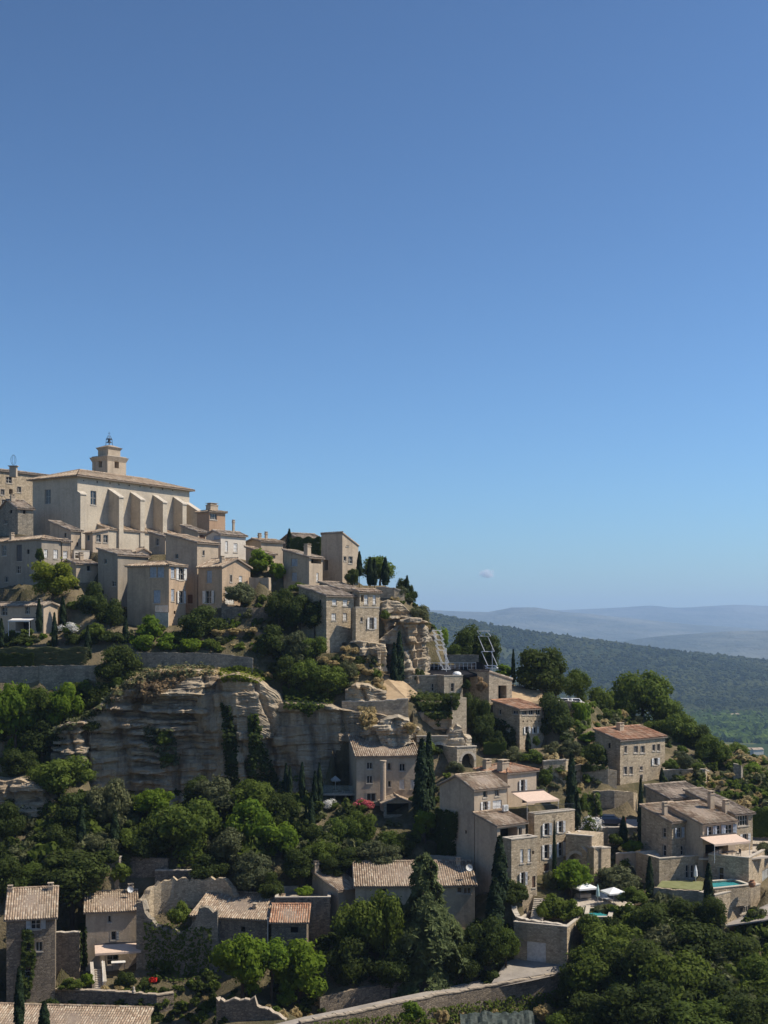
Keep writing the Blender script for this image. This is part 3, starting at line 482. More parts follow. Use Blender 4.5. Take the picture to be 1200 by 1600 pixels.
def Hgt(x, y):
    i = min(max((x - GX0) / GS, 0), len(gx) - 1.001); j = min(max((y - GY0) / GS, 0), len(gy) - 1.001)
    a, b = int(i), int(j); u, v = i - a, j - b
    return float((HZ[b,a]*(1-u) + HZ[b,a+1]*u)*(1-v) + (HZ[b+1,a]*(1-u) + HZ[b+1,a+1]*u)*v)
def ground(px, py, y0=112.0, y1=330.0):
    """first point of the terrain behind a picture position"""
    kx, kz = (px - CX) / F, (HY - py) / F; y = y0
    while y < y1:
        if kz * y <= Hgt(kx * y, y): return Vector((kx * y, y, Hgt(kx * y, y)))
        y += .4
    return None
sel_y = np.concatenate([np.arange(-36, 100, 4.0), np.arange(100, 250, 1.0), np.arange(250, 440.5, 5.0)]); sel_x = np.concatenate([np.arange(-200, -90, 5.0), np.arange(-90, 100, 1.0), np.arange(100, 220.5, 5.0)])
V = []
for y in sel_y:
    for x in sel_x:
        V.append((x, y, Hgt(x, y) + (.35 * fbm(x * .25, y * .25, 3.1, 3) if y > 100 else 0)))
nx = len(sel_x); Fc = [(j*nx+i, j*nx+i+1, (j+1)*nx+i+1, (j+1)*nx+i) for j in range(len(sel_y)-1) for i in range(nx-1)]
me = bpy.data.meshes.new('hill'); me.from_pydata(V, [], Fc); me.materials.append(M['hill_ground']); me.polygons.foreach_set('use_smooth', [True]*len(me.polygons))
tag(obj('hill', me), 'stepped hillside of dry grass and soil under the village', kind='structure')
# ---------------------------------------------------------------- plain, wooded ridge and blue mountains beyond
ZP = -150.0
def sheet(name, xs, ys, fn, mat, label, kind='structure'):
    V = [(x, y, fn(x, y)) for y in ys for x in xs]; n = len(xs)
    me = bpy.data.meshes.new(name); me.from_pydata(V, [], [(j*n+i, j*n+i+1, (j+1)*n+i+1, (j+1)*n+i) for j in range(len(ys)-1) for i in range(n-1)])
    me.materials.append(M[mat]); me.polygons.foreach_set('use_smooth', [True]*len(me.polygons))
    return tag(obj(name, me), label, kind=kind)
sheet('ground', np.linspace(-16000, 16000, 60), np.linspace(-3000, 17500, 50), lambda x, y: ZP - 1, 'plain_fields', 'wide green farm plain below the hills')
def ridge_z(px): return np.interp(px, [-900, 300, 560, 680, 760, 830, 900, 980, 1060, 1130, 1200, 1400, 2200], [930, 940, 950, 960, 976, 988, 997, 1008, 1018, 1026, 1034, 1060, 1110])
def wood_h(x, y):
    px = x / y * F + CX; yc = 3400.0; zc = (HY - float(ridge_z(px))) / F * yc
    t = (y - 2150) / (yc - 2150)
    k = max(0, min(1, t)) if y <= yc else max(0, 1 - (y - yc) / 900)
    k = k * k * (3 - 2 * k) * .5 + k * .5
    return ZP - 4 + (zc - ZP + 4) * k + (10 * fbm(x * .003, y * .003, 1.7, 4) * k * (1 - .8 * max(0, 1 - abs(y - yc) / 250)))
sheet('wooded_ridge', np.linspace(-600, 3000, 120), np.linspace(2000, 4300, 60), wood_h, 'wooded_slope', 'dark wooded ridge falling towards the plain')
def mount(name, yc, prof, depth, label, back=1500):
    xs = np.linspace(-9000, 14000, 260)
    def fn(x, y):
        px = x / yc * F + CX
        zc = (HY - float(np.interp(px, [p[0] for p in prof], [p[1] for p in prof]))) / F * yc
        zc += yc * .0011 * fbm(px * .012, yc * .01, 2.2, 5)
        k = (1 - (yc - y) / depth) if y < yc else 1 - (y - yc) / back
        k = max(0, min(1, k)); k = k ** 1.3
        return ZP - 3 + (zc - ZP + 3) * k + 60 * fbm(x * .0012, y * .0012, 5.5, 5) * k * (1 - k) * 4 * .5
    sheet(name, xs, np.concatenate([np.linspace(yc - depth, yc, 26), np.linspace(yc + back * .2, yc + back, 6)]), fn, 'mountain', label)
mount('near_hill', 6500, [(-900,1010),(600,1010),(850,1010),(960,1003),(1050,992),(1130,987),(1200,985),(1400,980),(2300,1000)], 1500, 'low blue green hill at the foot of the mountains', 900)
mount('middle_mountain', 9500, [(-900,950),(500,958),(680,953),(760,957),(800,950),(835,949),(880,955),(960,963),(1060,974),(1200,984),(2300,1000)], 2600, 'hazy blue middle mountain ridge behind the wooded slope')
mount('far_mountain', 13500, [(-900,960),(600,960),(800,958),(890,952),(960,949),(1020,946),(1050,950),(1100,948),(1150,945),(1200,947),(1300,952),(2300,950)], 3600, 'pale blue farthest mountain ridge on the horizon', 2000)
# ---------------------------------------------------------------- house builder
SHC = {'b': 'sh_blue', 'w': 'sh_white', 'g': 'sh_grey', 'd': 'sh_dark', 'r': 'wood_brown', '1': 'sh_grey'}
def side_pt(h, side):
    if side == 'R': return lambda s, o, z: (s, -o, z)
    if side == 'L': return lambda s, o, z: (-o, s, z)
    if side == 'B': return lambda s, o, z: (s, h['ll'] + o, z)
    return lambda s, o, z: (h['lr'] + o, s, z)
def sbox(mb, P, s0, s1, o0, o1, z0, z1):
    mb.hexa([P(s0,o1,z0), P(s1,o1,z0), P(s1,o0,z0), P(s0,o0,z0), P(s0,o1,z1), P(s1,o1,z1), P(s1,o0,z1), P(s0,o0,z1)])
def hr(h, u, v):
    t = math.tan(h['pitch']); r = h['roof']; lr, ll = h['lr'], h['ll']
    if r == 'R': return h['h'] + t * v
    if r == 'L': return h['h'] + t * u
    if r == 'LB': return h['h'] - t * u
    if r == 'gableU': return h['h'] + t * (ll / 2 - abs(v - ll / 2))
    if r == 'gableV': return h['h'] + t * (lr / 2 - abs(u - lr / 2))
    return h['h']
def facade(mb, h, side, ops, depth=.22):
    P = side_pt(h, side); L = h['lr'] if side in 'RB' else h['ll']; zb = -h['foot']
    uvw = {'R': lambda s: (s, 0), 'B': lambda s: (s, h['ll']), 'L': lambda s: (0, s), 'F': lambda s: (h['lr'], s)}[side]
    prof = [(s, hr(h, *uvw(s))) for s in (0, L / 2, L)]; ze = min(p[1] for p in prof)
    ops = [o for o in ops if o[1] - o[0] > .1 and o[3] - o[2] > .1]
    xs = sorted({0.0, L} | {v for o in ops for v in o[:2]}); zs = sorted({zb, ze} | {v for o in ops for v in o[2:4]})
    for i in range(len(xs) - 1):
        for j in range(len(zs) - 1):
            mx, mz = (xs[i] + xs[i+1]) / 2, (zs[j] + zs[j+1]) / 2
            if any(o[0] < mx < o[1] and o[2] < mz < o[3] for o in ops): continue
            q = [(xs[i],zs[j]),(xs[i+1],zs[j]),(xs[i+1],zs[j+1]),(xs[i],zs[j+1])]
            if side in 'LB': q = q[::-1]
            mb.face([P(s,0,z) for s, z in q], q)
    if max(p[1] for p in prof) - ze > .02:
        q = [(0, ze)] + ([(L, ze)]) + [p for p in reversed(prof) if p[1] > ze + .001]
        if side in 'LB': q = q[::-1]
        mb.face([P(s,0,z) for s, z in q], q)
    for s0, s1, z0, z1, d in ops:
        for a, b in (((s0,z0),(s1,z0)), ((s1,z0),(s1,z1)), ((s1,z1),(s0,z1)), ((s0,z1),(s0,z0))):
            mb.face([P(a[0],0,a[1]), P(b[0],0,b[1]), P(b[0],-d,b[1]), P(a[0],-d,a[1])], [(a[0],a[1]),(b[0],b[1]),(b[0]+.2,b[1]),(a[0]+.2,a[1])])
def project(h, side, px, py):
    """picture position -> (s, z) on a wall of the house, in the house's own frame"""
    ca, sa = math.cos(h['a']), math.sin(h['a']); c = h['c']; k = (px - CX) / F
    d = (ca, sa) if side == 'R' else (-sa, ca)
    s = (k * c.y - c.x) / (d[0] - k * d[1]); y = c.y + s * d[1]
    return s, (HY - py) / F * y - c.z
def window(h, root, side, s0, s1, z0, z1, st):
    P = side_pt(h, side); w, hh = s1 - s0, z1 - z0; k = st[0]; rc = random.random
    if k == 'o':
        mb = MB(); sbox(mb, P, s0 + .01, s1 - .01, -1.62, -1.6, z0 + .01, z1 - .01); o = mb.build('dark_opening', M['void'], root); return
    if k == 'e':
        mb = MB(); sbox(mb, P, s0 + .005, s1 - .005, -.30, -.2, z0 + .005, z1 - .005); mb.build('vent_hole', M['void'], root); return
    if k in 'cg':
        mt = M[SHC[st[1]]]; mb = MB(); nl = 2 if (k == 'c' and w > .6) else 1; name = 'shutter' if k == 'c' else 'garage_door'
        for i in range(nl):
            a, b = s0 + w * i / nl + .015, s0 + w * (i + 1) / nl - .015
            mb = MB(); sbox(mb, P, a, b, -.16, -.1, z0 + .02, z1 - .02)
            for q in ((.08, .16), (.46, .54), (.84, .92)): sbox(mb, P, a + .03, b - .03, -.1, -.07, z0 + hh * q[0], z0 + hh * q[1])
            if k == 'g':
                for i2 in range(1, 4): sbox(mb, P, a + (b - a) * i2 / 4 - .03, a + (b - a) * i2 / 4 + .03, -.1, -.06, z0 + .02, z1 - .02)
            mb.build(name, mt, root)
        mb = MB(); sbox(mb, P, s0 - .1, s1 + .1, .004, .07, z0 - .12, z0 - .003); mb.build('sill', M['cap_stone'], root); return
    mb = MB(); sbox(mb, P, s0 + .005, s1 - .005, -.24, -.2, z0 + .005, z1 - .005); pane = mb.build('window', M['glass_pane'], root)
    mb = MB(); b = .07
    for q in ((s0 + .006, s0 + b, z0 + .006, z1 - .006), (s1 - b, s1 - .006, z0 + .006, z1 - .006), (s0 + b, s1 - b, z0 + .006, z0 + b), (s0 + b, s1 - b, z1 - b, z1 - .006)): sbox(mb, P, q[0], q[1], -.196, -.13, q[2], q[3])
    n = max(1, int(round(w / .9))) * 2 if w > .75 else 1
    for i in range(1, n): sbox(mb, P, s0 + w * i / n - .035, s0 + w * i / n + .035, -.197, -.14, z0 + b, z1 - b)
    if hh > 1.1: sbox(mb, P, s0 + b, s1 - b, -.198, -.15, z0 + hh * .5 - .025, z0 + hh * .5 + .025)
    mb.build('frame', M['frame_paint'], pane)
    if w > .4 and hh > .5 and h['wall'] in ('stone_warm', 'stone_pale', 'plaster_beige', 'plaster_ochre', 'plaster_cream'):
        mb = MB(); e = .13
        for q in ((s0 - e, s0 - .003, z0, z1 + e), (s1 + .003, s1 + e, z0, z1 + e), (s0 - .003, s1 + .003, z1 + .003, z1 + e)): sbox(mb, P, q[0], q[1], .002, .022, q[2], q[3])
        mb.build('surround', M['cornice_stone'], pane)
    mb = MB(); sbox(mb, P, s0 - .1, s1 + .1, .004, .07, z0 - .12, z0 - .003); mb.build('sill', M['cap_stone'], pane)
    if len(st) > 1:
        sw = max(.28, w * .5)
        for sg in ((-1, 1) if st[1] != '1' else (1,)):
            a, b = (s0 - sw - .02, s0 - .02) if sg < 0 else (s1 + .02, s1 + sw + .02)
            tilt = .02 + .12 * rc()
            mb = MB(); mb.hexa([P(a, .05 if sg > 0 else .05 + tilt, z0), P(b, .05 + tilt if sg > 0 else .05, z0), P(b, (.01 + tilt) if sg > 0 else .01, z0), P(a, .01 if sg > 0 else .01 + tilt, z0),
                                P(a, .05 if sg > 0 else .05 + tilt, z1), P(b, .05 + tilt if sg > 0 else .05, z1), P(b, (.01 + tilt) if sg > 0 else .01, z1), P(a, .01 if sg > 0 else .01 + tilt, z1)])
            for q in (.15, .5, .85): sbox(mb, P, a + .03, b - .03, .05 + tilt * .5, .075 + tilt * .5, z0 + hh * q - .05, z0 + hh * q + .05)
            mb.build('shutter', M[SHC[st[1]]], pane)
def roof_planes(h):
    o = h['over']; lr, ll = h['lr'], h['ll']; r = h['roof']
    # origin (u,v) of the eave start, eave direction, uphill direction, eave length, run, hipped?
    if r == 'R': return [((-o,-o),(1,0),(0,1), lr+2*o, ll+o*1.3, 0)]
    if r == 'L': return [((-o,ll+o),(0,-1),(1,0), ll+2*o, lr+o*1.3, 0)]
    if r == 'LB': return [((lr+o,-o),(0,1),(-1,0), ll+2*o, lr+o*1.3, 0)]
    if r == 'gableU': return [((-o,-o),(1,0),(0,1), lr+2*o, ll/2+o, 0), ((lr+o,ll+o),(-1,0),(0,-1), lr+2*o, ll/2+o, 0)]
    if r == 'gableV': return [((-o,ll+o),(0,-1),(1,0), ll+2*o, lr/2+o, 0), ((lr+o,-o),(0,1),(-1,0), ll+2*o, lr/2+o, 0)]
    T = min(lr, ll) / 2 + o
    return [((-o,-o),(1,0),(0,1), lr+2*o, T, 1), ((lr+o,-o),(0,1),(-1,0), ll+2*o, T, 1), ((lr+o,ll+o),(-1,0),(0,-1), lr+2*o, T, 1), ((-o,ll+o),(0,-1),(1,0), ll+2*o, T, 1)]
def build_roof(h, root):
    tn = math.tan(h['pitch']); o = h['over']; slab = MB(); tl = MB(); Y = h['c'].y
    cw, rl = (.27, .46) if Y < 175 else (.36, .62)
    lo = h['h'] - (h['lr'] * tn if h['roof'] == 'LB' else 0)
    sag = lambda e, E, t, T: (-.13 * math.sin(math.pi * min(1, max(0, e / E))) + .05 * noise.noise((e * .6, t * .5, Y * 3.1))) * math.sin(math.pi * min(1, max(0, t / T * .8 + .1)))
    for (ou, ov), d, up, E, T, hip in roof_planes(h):
        def W(e, t, dz=0.0): return (ou + d[0]*e + up[0]*t, ov + d[1]*e + up[1]*t, lo + tn * (t - o) + .10 + dz)
        poly = [(0,0),(E,0),(E-T,T),(T,T)] if hip else [(0,0),(E,0),(E,T),(0,T)]
        if hip and E - 2*T < .05: poly = [(0,0),(E,0),(E/2,T)]
        top = [W(e, t) for e, t in poly]; bot = [W(e, t, -.16) for e, t in poly]; n = len(poly)
        slab.face(top); slab.face(bot[::-1])
        for i in range(n): slab.face([bot[i], bot[(i+1) % n], top[(i+1) % n], top[i]])
        nc = max(2, int(round(E / cw))); cwid = E / nc
        for i in range(nc):
            e0 = i * cwid; em = e0 + cwid / 2; tm = min(T, em, E - em) if hip else T
            nr = max(1, int(tm / rl)); jx = random.uniform(-.02, .02)
            for j in range(nr):
                t0, t1 = tm * j / nr - (.05 if j else .06), tm * (j + 1) / nr + .03
                sg = sag(em, E, (t0 + t1) / 2, T); lf = .05 + random.uniform(-.01, .012); jj = jx + random.uniform(-.008, .008); hh = cwid * .38
                ring = []
                for t, dz in ((t0, lf), (t1, .025)):
                    ring.append([W(em + jj + cwid * k * .41, t, dz + z * hh + sg) for k, z in ((-1, -.25), (-.6, .7), (.0, 1.0), (.6, .7), (1, -.25))])
                uv = [(i + .5 + 37 * ((ou * 7 + ov * 3) % 5 // 1), j + .5)] * 4
                for k in range(4): tl.face([ring[0][k], ring[0][k+1], ring[1][k+1], ring[1][k]], uv)
        # ridge and verge caps
        if h['roof'] != 'flat':
            segs = [(((T if hip else 0), T), ((E - T if hip else E), T))]
            if hip: segs += [((0, 0), (min(T, E/2), min(T, E/2)))]
            for a, b in segs:
                L = math.hypot(b[0]-a[0], b[1]-a[1]); m = int(L / .45)
                for q in range(m):
                    p0 = Vector(W(a[0]+(b[0]-a[0])*q/m, a[1]+(b[1]-a[1])*q/m, .07 + .03*random.random())); p1 = Vector(W(a[0]+(b[0]-a[0])*(q+1.05)/m, a[1]+(b[1]-a[1])*(q+1.05)/m, .05))
                    dd = (p1 - p0).normalized(); sd_ = Vector((dd.y, -dd.x, 0)).normalized() * .14; uz = Vector((0,0,.11))
                    for A, B in ((-sd_, -sd_*.4+uz), (-sd_*.4+uz, sd_*.4+uz), (sd_*.4+uz, sd_)): tl.face([p0+A, p0+B, p1+B, p1+A], [(q+.5, 91.5)]*4)
    ro = slab.build('roof', M['slab'], root); tag(tl.build('roof_tiles', M[h['tile']], ro, True), kind='stuff')
    return ro
def chimney(h, parent, fu, fv, w, hgt):
    u, v = fu * h['lr'], fv * h['ll']; z = hr(h, u, v) + (math.tan(h['pitch']) * min(u, h['lr']-u, v, h['ll']-v) if h['roof'] == 'hip' else 0)
    mb = MB(); q = w / 2
    mb.box(u-q, u+q, v-q*.8, v+q*.8, z-.8, z+hgt); mb.box(u-q-.07, u+q+.07, v-q*.8-.07, v+q*.8+.07, z+hgt-.16, z+hgt-.04)
    for i in (-1, 1):
        mb.box(u+i*q*.6-.1, u+i*q*.6+.1, v-q*.7, v+q*.7, z+hgt, z+hgt+.22)
    mb.box(u-q-.05, u+q+.05, v-q*.8-.05, v+q*.8+.05, z+hgt+.222, z+hgt+.29)
    mb.build('chimney', M['plaster_beige'], parent)
def build_house(h):
    root = empty(h['name'], h['c'], h['a']); tag(root, h['label'], h['cat']); h['root'] = root
    ops = {'R': [], 'L': [], 'B': [], 'F': []}; ws = []
    for px, py, w, hh, st in h['wins']:
        side = 'R' if px > h['cx'] else 'L'; L = h['lr'] if side == 'R' else h['ll']
        s0, za = project(h, side, px - w/2, py); s1, _ = project(h, side, px + w/2, py); zt = project(h, side, px, py - hh/2)[1]; zb = project(h, side, px, py + hh/2)[1]
        if s0 > s1: s0, s1 = s1, s0
        s0, s1 = max(.12, s0), min(L - .12, s1); zt = min(zt, h['h'] - .1 - (math.tan(h['pitch']) * h['lr'] if h['roof'] == 'LB' else 0))
        if s1 - s0 < .12 or zt - zb < .12: continue
        if any(s0 < o[1] + .02 and s1 > o[0] - .02 and zb < o[3] + .02 and zt > o[2] - .02 for o in ops[side]): continue
        ops[side].append((s0, s1, zb, zt, 1.6 if st[0] == 'o' else .24)); ws.append((side, s0, s1, zb, zt, st))
    mb = MB()
    for s in 'RLBF': facade(mb, h, s, ops[s])
    mb.build('wall', M[h['wall']], root)
    for q in ws: window(h, root, *q)
    if h['roof'] == 'flat':
        lr, ll, z = h['lr'], h['ll'], h['h']; mb = MB()
        mb.box(.01, lr-.01, .01, ll-.01, z-.75, z-.6); mb.build('terrace_floor', M['paving'], root)
        mb = MB(); t = .32; e = .05
        for b in ((-e,lr+e,-e,t), (-e,lr+e,ll-t,ll+e), (-e,t,t,ll-t), (lr-t,lr+e,t,ll-t)): mb.box(*b, z-.02, z+.10)
        for b in ((.03,lr-.03,t-.05,t-.02), (.03,lr-.03,ll-t+.02,ll-t+.05), (t-.05,t-.02,t,ll-t), (lr-t+.02,lr-t+.05,t,ll-t)): mb.box(*b, z-.6, z-.02)
        mb.build('coping', M['cap_stone'], root)
    else:
        ro = build_roof(h, root)
        for c in h['chim']: chimney(h, ro, *c)
        lr, ll, z, e = h['lr'], h['ll'], h['h'], .13
        if h['cornice'] and h['over'] > .15:
            mb = MB()
            if h['roof'] in ('R', 'gableU', 'hip'): mb.box(-.02, lr+.02, -e, -.003, z-.2, z-.07)
            if h['roof'] in ('L', 'gableV', 'hip'): mb.box(-e, -.003, (.004 if h['roof'] == 'hip' else 0), ll+.02, z-.2, z-.07)
            mb.build('cornice', M['cornice_stone'], root)
    return root
for h in HS: build_house(h)
# ---------------------------------------------------------------- church: buttresses, side chapels, bell tower
ch = HS[0]; cr = ch['root']
def su(px): return project(ch, 'R', px, 780)[0]
eh = ch['h']
for i, (xf, dep, dz, lowz) in enumerate([(137,.7,1.9,0), (182,2.6,.9,0), (216,2.4,1.0,0), (251,2.4,1.0,0), (282,2.3,.9,0), (308,3.6,1.6,0)]):
    s1 = su(xf - (dep * 2.2 if i else 0)); wd = 1.05; s0 = s1 - wd
    if i == 0: s0, s1 = .02, .02 + 1.3
    if i == 5: s0, s1 = ch['lr'] - 1.2, ch['lr'] - .02
    zt = eh - 1.0 - dz; zf = zt - dep * .55; mb = MB()
    mb.hexa([(s0,-dep,-2),(s1,-dep,-2),(s1,-.004,-2),(s0,-.004,-2),(s0,-dep,zf),(s1,-dep,zf),(s1,-.004,zt),(s0,-.004,zt)])
    b = mb.build('buttress', M['plaster_church'], cr)
    mb = MB(); e = .12
    mb.hexa([(s0-e,-dep-e,zf-.05),(s1+e,-dep-e,zf-.05),(s1+e,-.006,zt+.05),(s0-e,-.006,zt+.05),(s0-e,-dep-e,zf+.14),(s1+e,-dep-e,zf+.14),(s1+e,-.006,zt+.24),(s0-e,-.006,zt+.24)]); mb.build('weathering_cap', M['cap_stone'], b)
mb = MB(); z1 = eh - 9.0; mb.hexa([(4.6,-2.2,-5),(ch['lr']-.5,-2.2,-5),(ch['lr']-.5,-.005,-5),(4.6,-.005,-5),(4.6,-2.2,z1),(ch['lr']-.5,-2.2,z1),(ch['lr']-.5,-.005,z1+.9),(4.6,-.005,z1+.9)]); ca_ = mb.build('side_chapel', M['plaster_church'], cr)
ah = dict(h=z1, roof='R', lr=ch['lr']-5.1, ll=2.2, pitch=R(20), over=.25, c=Vector((0,215,0)), tile='tile_tan'); ar = empty('lean_roof', (4.6,-2.2,.12)); ar.parent = cr; sl_ = build_roof(ah, ar)
for o_ in [sl_] : o_.name = 'lean_slab'
# bell tower
def frustum(mb, x0, x1, y0, y1, z0, z1, e): mb.hexa([(x0,y0,z0),(x1,y0,z0),(x1,y1,z0),(x0,y1,z0),(x0-e,y0-e,z1),(x1+e,y0-e,z1),(x1+e,y1+e,z1),(x0-e,y1+e,z1)])
TY = 229.0; tc = at(168, 760, TY)
tw = dict(name='bell_tower', label='square stone bell tower with iron bell cage behind the church roof', c=Vector((tc.x, TY, tc.z)), a=R(53), h=at(168,711.5,TY).z - tc.z, roof='flat', cx=168, cat='bell tower', foot=8.0, wall='plaster_beige', pitch=0, over=.1, tile='', chim=(), cornice=True)
for k_, px, sg in (('lr', 197, 0), ('ll', 144, 1)):
    k = (px - CX) / F; a_ = tw['a']; dd = (math.cos(a_), math.sin(a_)) if not sg else (-math.sin(a_), math.cos(a_)); tw[k_] = (k * TY - tc.x) / (dd[0] - k * dd[1])
tw['wins'] = [(156.5,724,5.5,13,'o'),(182.5,724.5,7,14,'o')]
tr_ = build_house(tw); lr, ll, zt = tw['lr'], tw['ll'], tw['h']
mb = MB(); frustum(mb, -.02, lr+.02, -.02, ll+.02, zt-.9, zt-.1, .35); mb.build('cornice', M['plaster_beige'], tr_)
mb = MB(); z2 = at(168,697.5,TY).z - tc.z; i0 = .17; mb.box(lr*i0, lr*(1-i0), ll*i0, ll*(1-i0), zt-.5, z2); mb.build('belfry_block', M['plaster_beige'], tr_)
mb = MB(); frustum(mb, lr*i0-.01, lr*(1-i0)+.01, ll*i0-.01, ll*(1-i0)+.01, z2-.35, z2+.12, .3); mb.build('belfry_cornice', M['cornice_stone'], tr_)
mb = MB(); mx, my = lr/2, ll/2; mb.hexa([(lr*i0-.2,ll*i0-.2,z2+.122),(lr*(1-i0)+.2,ll*i0-.2,z2+.122),(lr*(1-i0)+.2,ll*(1-i0)+.2,z2+.122),(lr*i0-.2,ll*(1-i0)+.2,z2+.122),(mx-.5,my-.5,z2+.6),(mx+.5,my-.5,z2+.6),(mx+.5,my+.5,z2+.6),(mx-.5,my+.5,z2+.6)]); mb.build('cap_roof', M['tile_grey'], tr_)
cg = MB(); r_ = .42; z3 = z2 + .55
for sx in (-1, 1):
    for sy in (-1, 1):
        cg.tube((mx+sx*r_, my+sy*r_, z3), (mx+sx*r_*.85, my+sy*r_*.85, z3+1.15), .05); cg.tube((mx+sx*r_*.85, my+sy*r_*.85, z3+1.15), (mx+sx*.1, my+sy*.1, z3+1.85), .045)
for zz, k in ((z3+.55, .92), (z3+1.15, .95), (z3+1.27, .8)):
    q = [(mx+a*r_*k, my+b*r_*k, zz) for a, b in ((-1,-1),(1,-1),(1,1),(-1,1))]
    for i in range(4): cg.tube(q[i], q[(i+1) % 4], .04)
cg.tube((mx, my, z3+1.8), (mx, my, z3+2.55), .035); cg.tube((mx-.28, my, z3+2.25), (mx+.28, my, z3+2.25), .03)
bc = cg.build('bell_cage', M['iron_dark'], tr_)
mb = MB(); mb.lathe([(.05,.62),(.18,.58),(.24,.3),(.36,.0),(.3,.0)], 10, (mx, my, z3+.6)); mb.build('bell', M['iron_dark'], bc)
# wire ball cage on the cornice building's chimney
mh = HS[1]; mb = MB(); c0 = at(21, 728, 229)
mb.box(-.6,.6,-.5,.5,-2.0,-.1); mb.box(-.85,.85,-.7,.7,-.098,.0); q = mb.build('chimney_stack', M['plaster_beige']); q.location = c0
tag(q, 'broad chimney stack on the cornice building at the upper left', 'chimney')
mb = MB()
for i in range(4):
    a = i * math.pi / 4; pr = [(math.cos(t) * .62, 1.35 + 1.25 * math.sin(t)) for t in np.linspace(-1.4, 1.57, 9)]
    for sg in (-1, 1):
        for (r0, z0), (r1, z1) in zip(pr, pr[1:]): mb.tube((sg*r0*math.cos(a), sg*r0*math.sin(a), z0+.03), (sg*r1*math.cos(a), sg*r1*math.sin(a), z1+.03), .022, n=4)
q = mb.build('wire_cage', M['iron_dark']); q.location = c0 + Vector((0,0,.03)); q.scale = (.8, .8, .75); tag(q, 'slender wire bell cage standing on the chimney stack at the upper left', 'bell cage')
# ---------------------------------------------------------------- cliffs
def cliff(name, label, pts, mat='rock_cliff', amp=1.0, lay=(.35, 1.1), tilt=.05, seed=1, ov=0.0, du=.35, dv=.17, rough=1.0, cap=.15, shelves=()):
    """pts: (px, py_top, py_bottom, Y) along the foot; a curtain of bedded rock with ledges"""
    rnd = random.Random(seed); P = [(at(a, b, Y), at(a, c, Y)) for a, b, c, Y in pts]
    arc = [0.0]
    for i in range(1, len(P)): arc.append(arc[-1] + (P[i][0].xy - P[i-1][0].xy).length)
    nu = int(arc[-1] / du) + 1; zt = np.interp(np.linspace(0, arc[-1], nu), arc, [p[0].z for p in P]); zb = np.interp(np.linspace(0, arc[-1], nu), arc, [p[1].z for p in P])
    X = np.interp(np.linspace(0, arc[-1], nu), arc, [p[0].x for p in P]); Yv = np.interp(np.linspace(0, arc[-1], nu), arc, [p[0].y for p in P])
    nv = int((zt.max() - zb.min()) / dv) + 2
    lev, z = [], zb.min() - 6
    while z < zt.max() + 6: lev.append((z, rnd.uniform(-1, 1), rnd.uniform(0, 50))); z += rnd.uniform(*lay)
    lz = np.array([l[0] for l in lev]); V = []
    ss = np.linspace(0, arc[-1], nu)
    for i in range(nu):
        a, b = max(0, i-4), min(nu-1, i+4); t = Vector((X[b]-X[a], Yv[b]-Yv[a])); nrm = Vector((t.y, -t.x)).normalized()
        for j in range(nv):
            f = j / (nv - 1); s = ss[i]; z = zb[i] + (zt[i] + .5 * fbm(s * .35, seed * 3.3, .7, 3) - zb[i]) * f
            zz = z - tilt * s + .5 * noise.noise((s * .12, z * .1, seed)); k = int(np.searchsorted(lz, zz)) - 1; k = max(0, min(len(lev) - 2, k))
            fr = (zz - lz[k]) / (lz[k+1] - lz[k]); l0, l1 = lev[k], lev[k+1]
            o0 = l0[1] + 1.1 * noise.noise((s * .22, l0[2], 1.0)); o1 = l1[1] + 1.1 * noise.noise((s * .22, l1[2], 1.0))
            e = min(1, max(0, (fr - .9) / .1)); st = o0 + (o1 - o0) * e
            bl = math.floor(s * .45 + 1.7 * noise.noise((s * .1, k * 3.7, seed)) + k * .37); bk_ = noise.noise((bl * 7.3, k * 5.1, seed + .5))
            cr_ = max(0, 1 - abs(noise.noise((s * .2 + .05 * z, z * .03, seed + 2.2))) * 11)
            d = .8 * st + .95 * bk_ + .8 * fbm(s * .06, z * .03, seed + .3, 3) - 1.3 * cr_ + .4 * rough * fbm(s * .7, z * 1.6, seed + 9, 3) + .34 * rough * fbm(s * .5, z * 5, seed + 4, 3)
            d = max(amp * d, -1.4) + ov * f * f
            if shelves:
                ppx = X[i] / Yv[i] * F + CX; ppy = HY - z / Yv[i] * F + 2.5 * noise.noise((s * .3, 0, seed)) - .05 * (ppx - 250)
                for sy, th, out, xa, xb in shelves:
                    q = abs(ppy - sy) / th
                    if q < 1 and xa < ppx < xb: d += out * min(1, (1 - q) * 3.5) * min(1, (ppx - xa) / 14, (xb - ppx) / 14) * (.75 + .5 * noise.noise((s * .35, sy, seed)))
            V.append((X[i] + nrm.x * d, Yv[i] + nrm.y * d, z))
    # top cap running back
    base = len(V)
    for i in range(nu): p = V[i*nv + nv - 1]; V.append((p[0], p[1] + 4.0, p[2] + .2))
    Fc = [(i*nv+j, (i+1)*nv+j, (i+1)*nv+j+1, i*nv+j+1) for i in range(nu-1) for j in range(nv-1)] + [(i*nv+nv-1, (i+1)*nv+nv-1, base+i+1, base+i) for i in range(nu-1)]
    me = bpy.data.meshes.new(name); me.from_pydata(V, [], Fc); me.materials.append(M[mat]); me.polygons.foreach_set('use_smooth', [False]*len(me.polygons))
    return tag(obj(name, me), label, kind='structure')
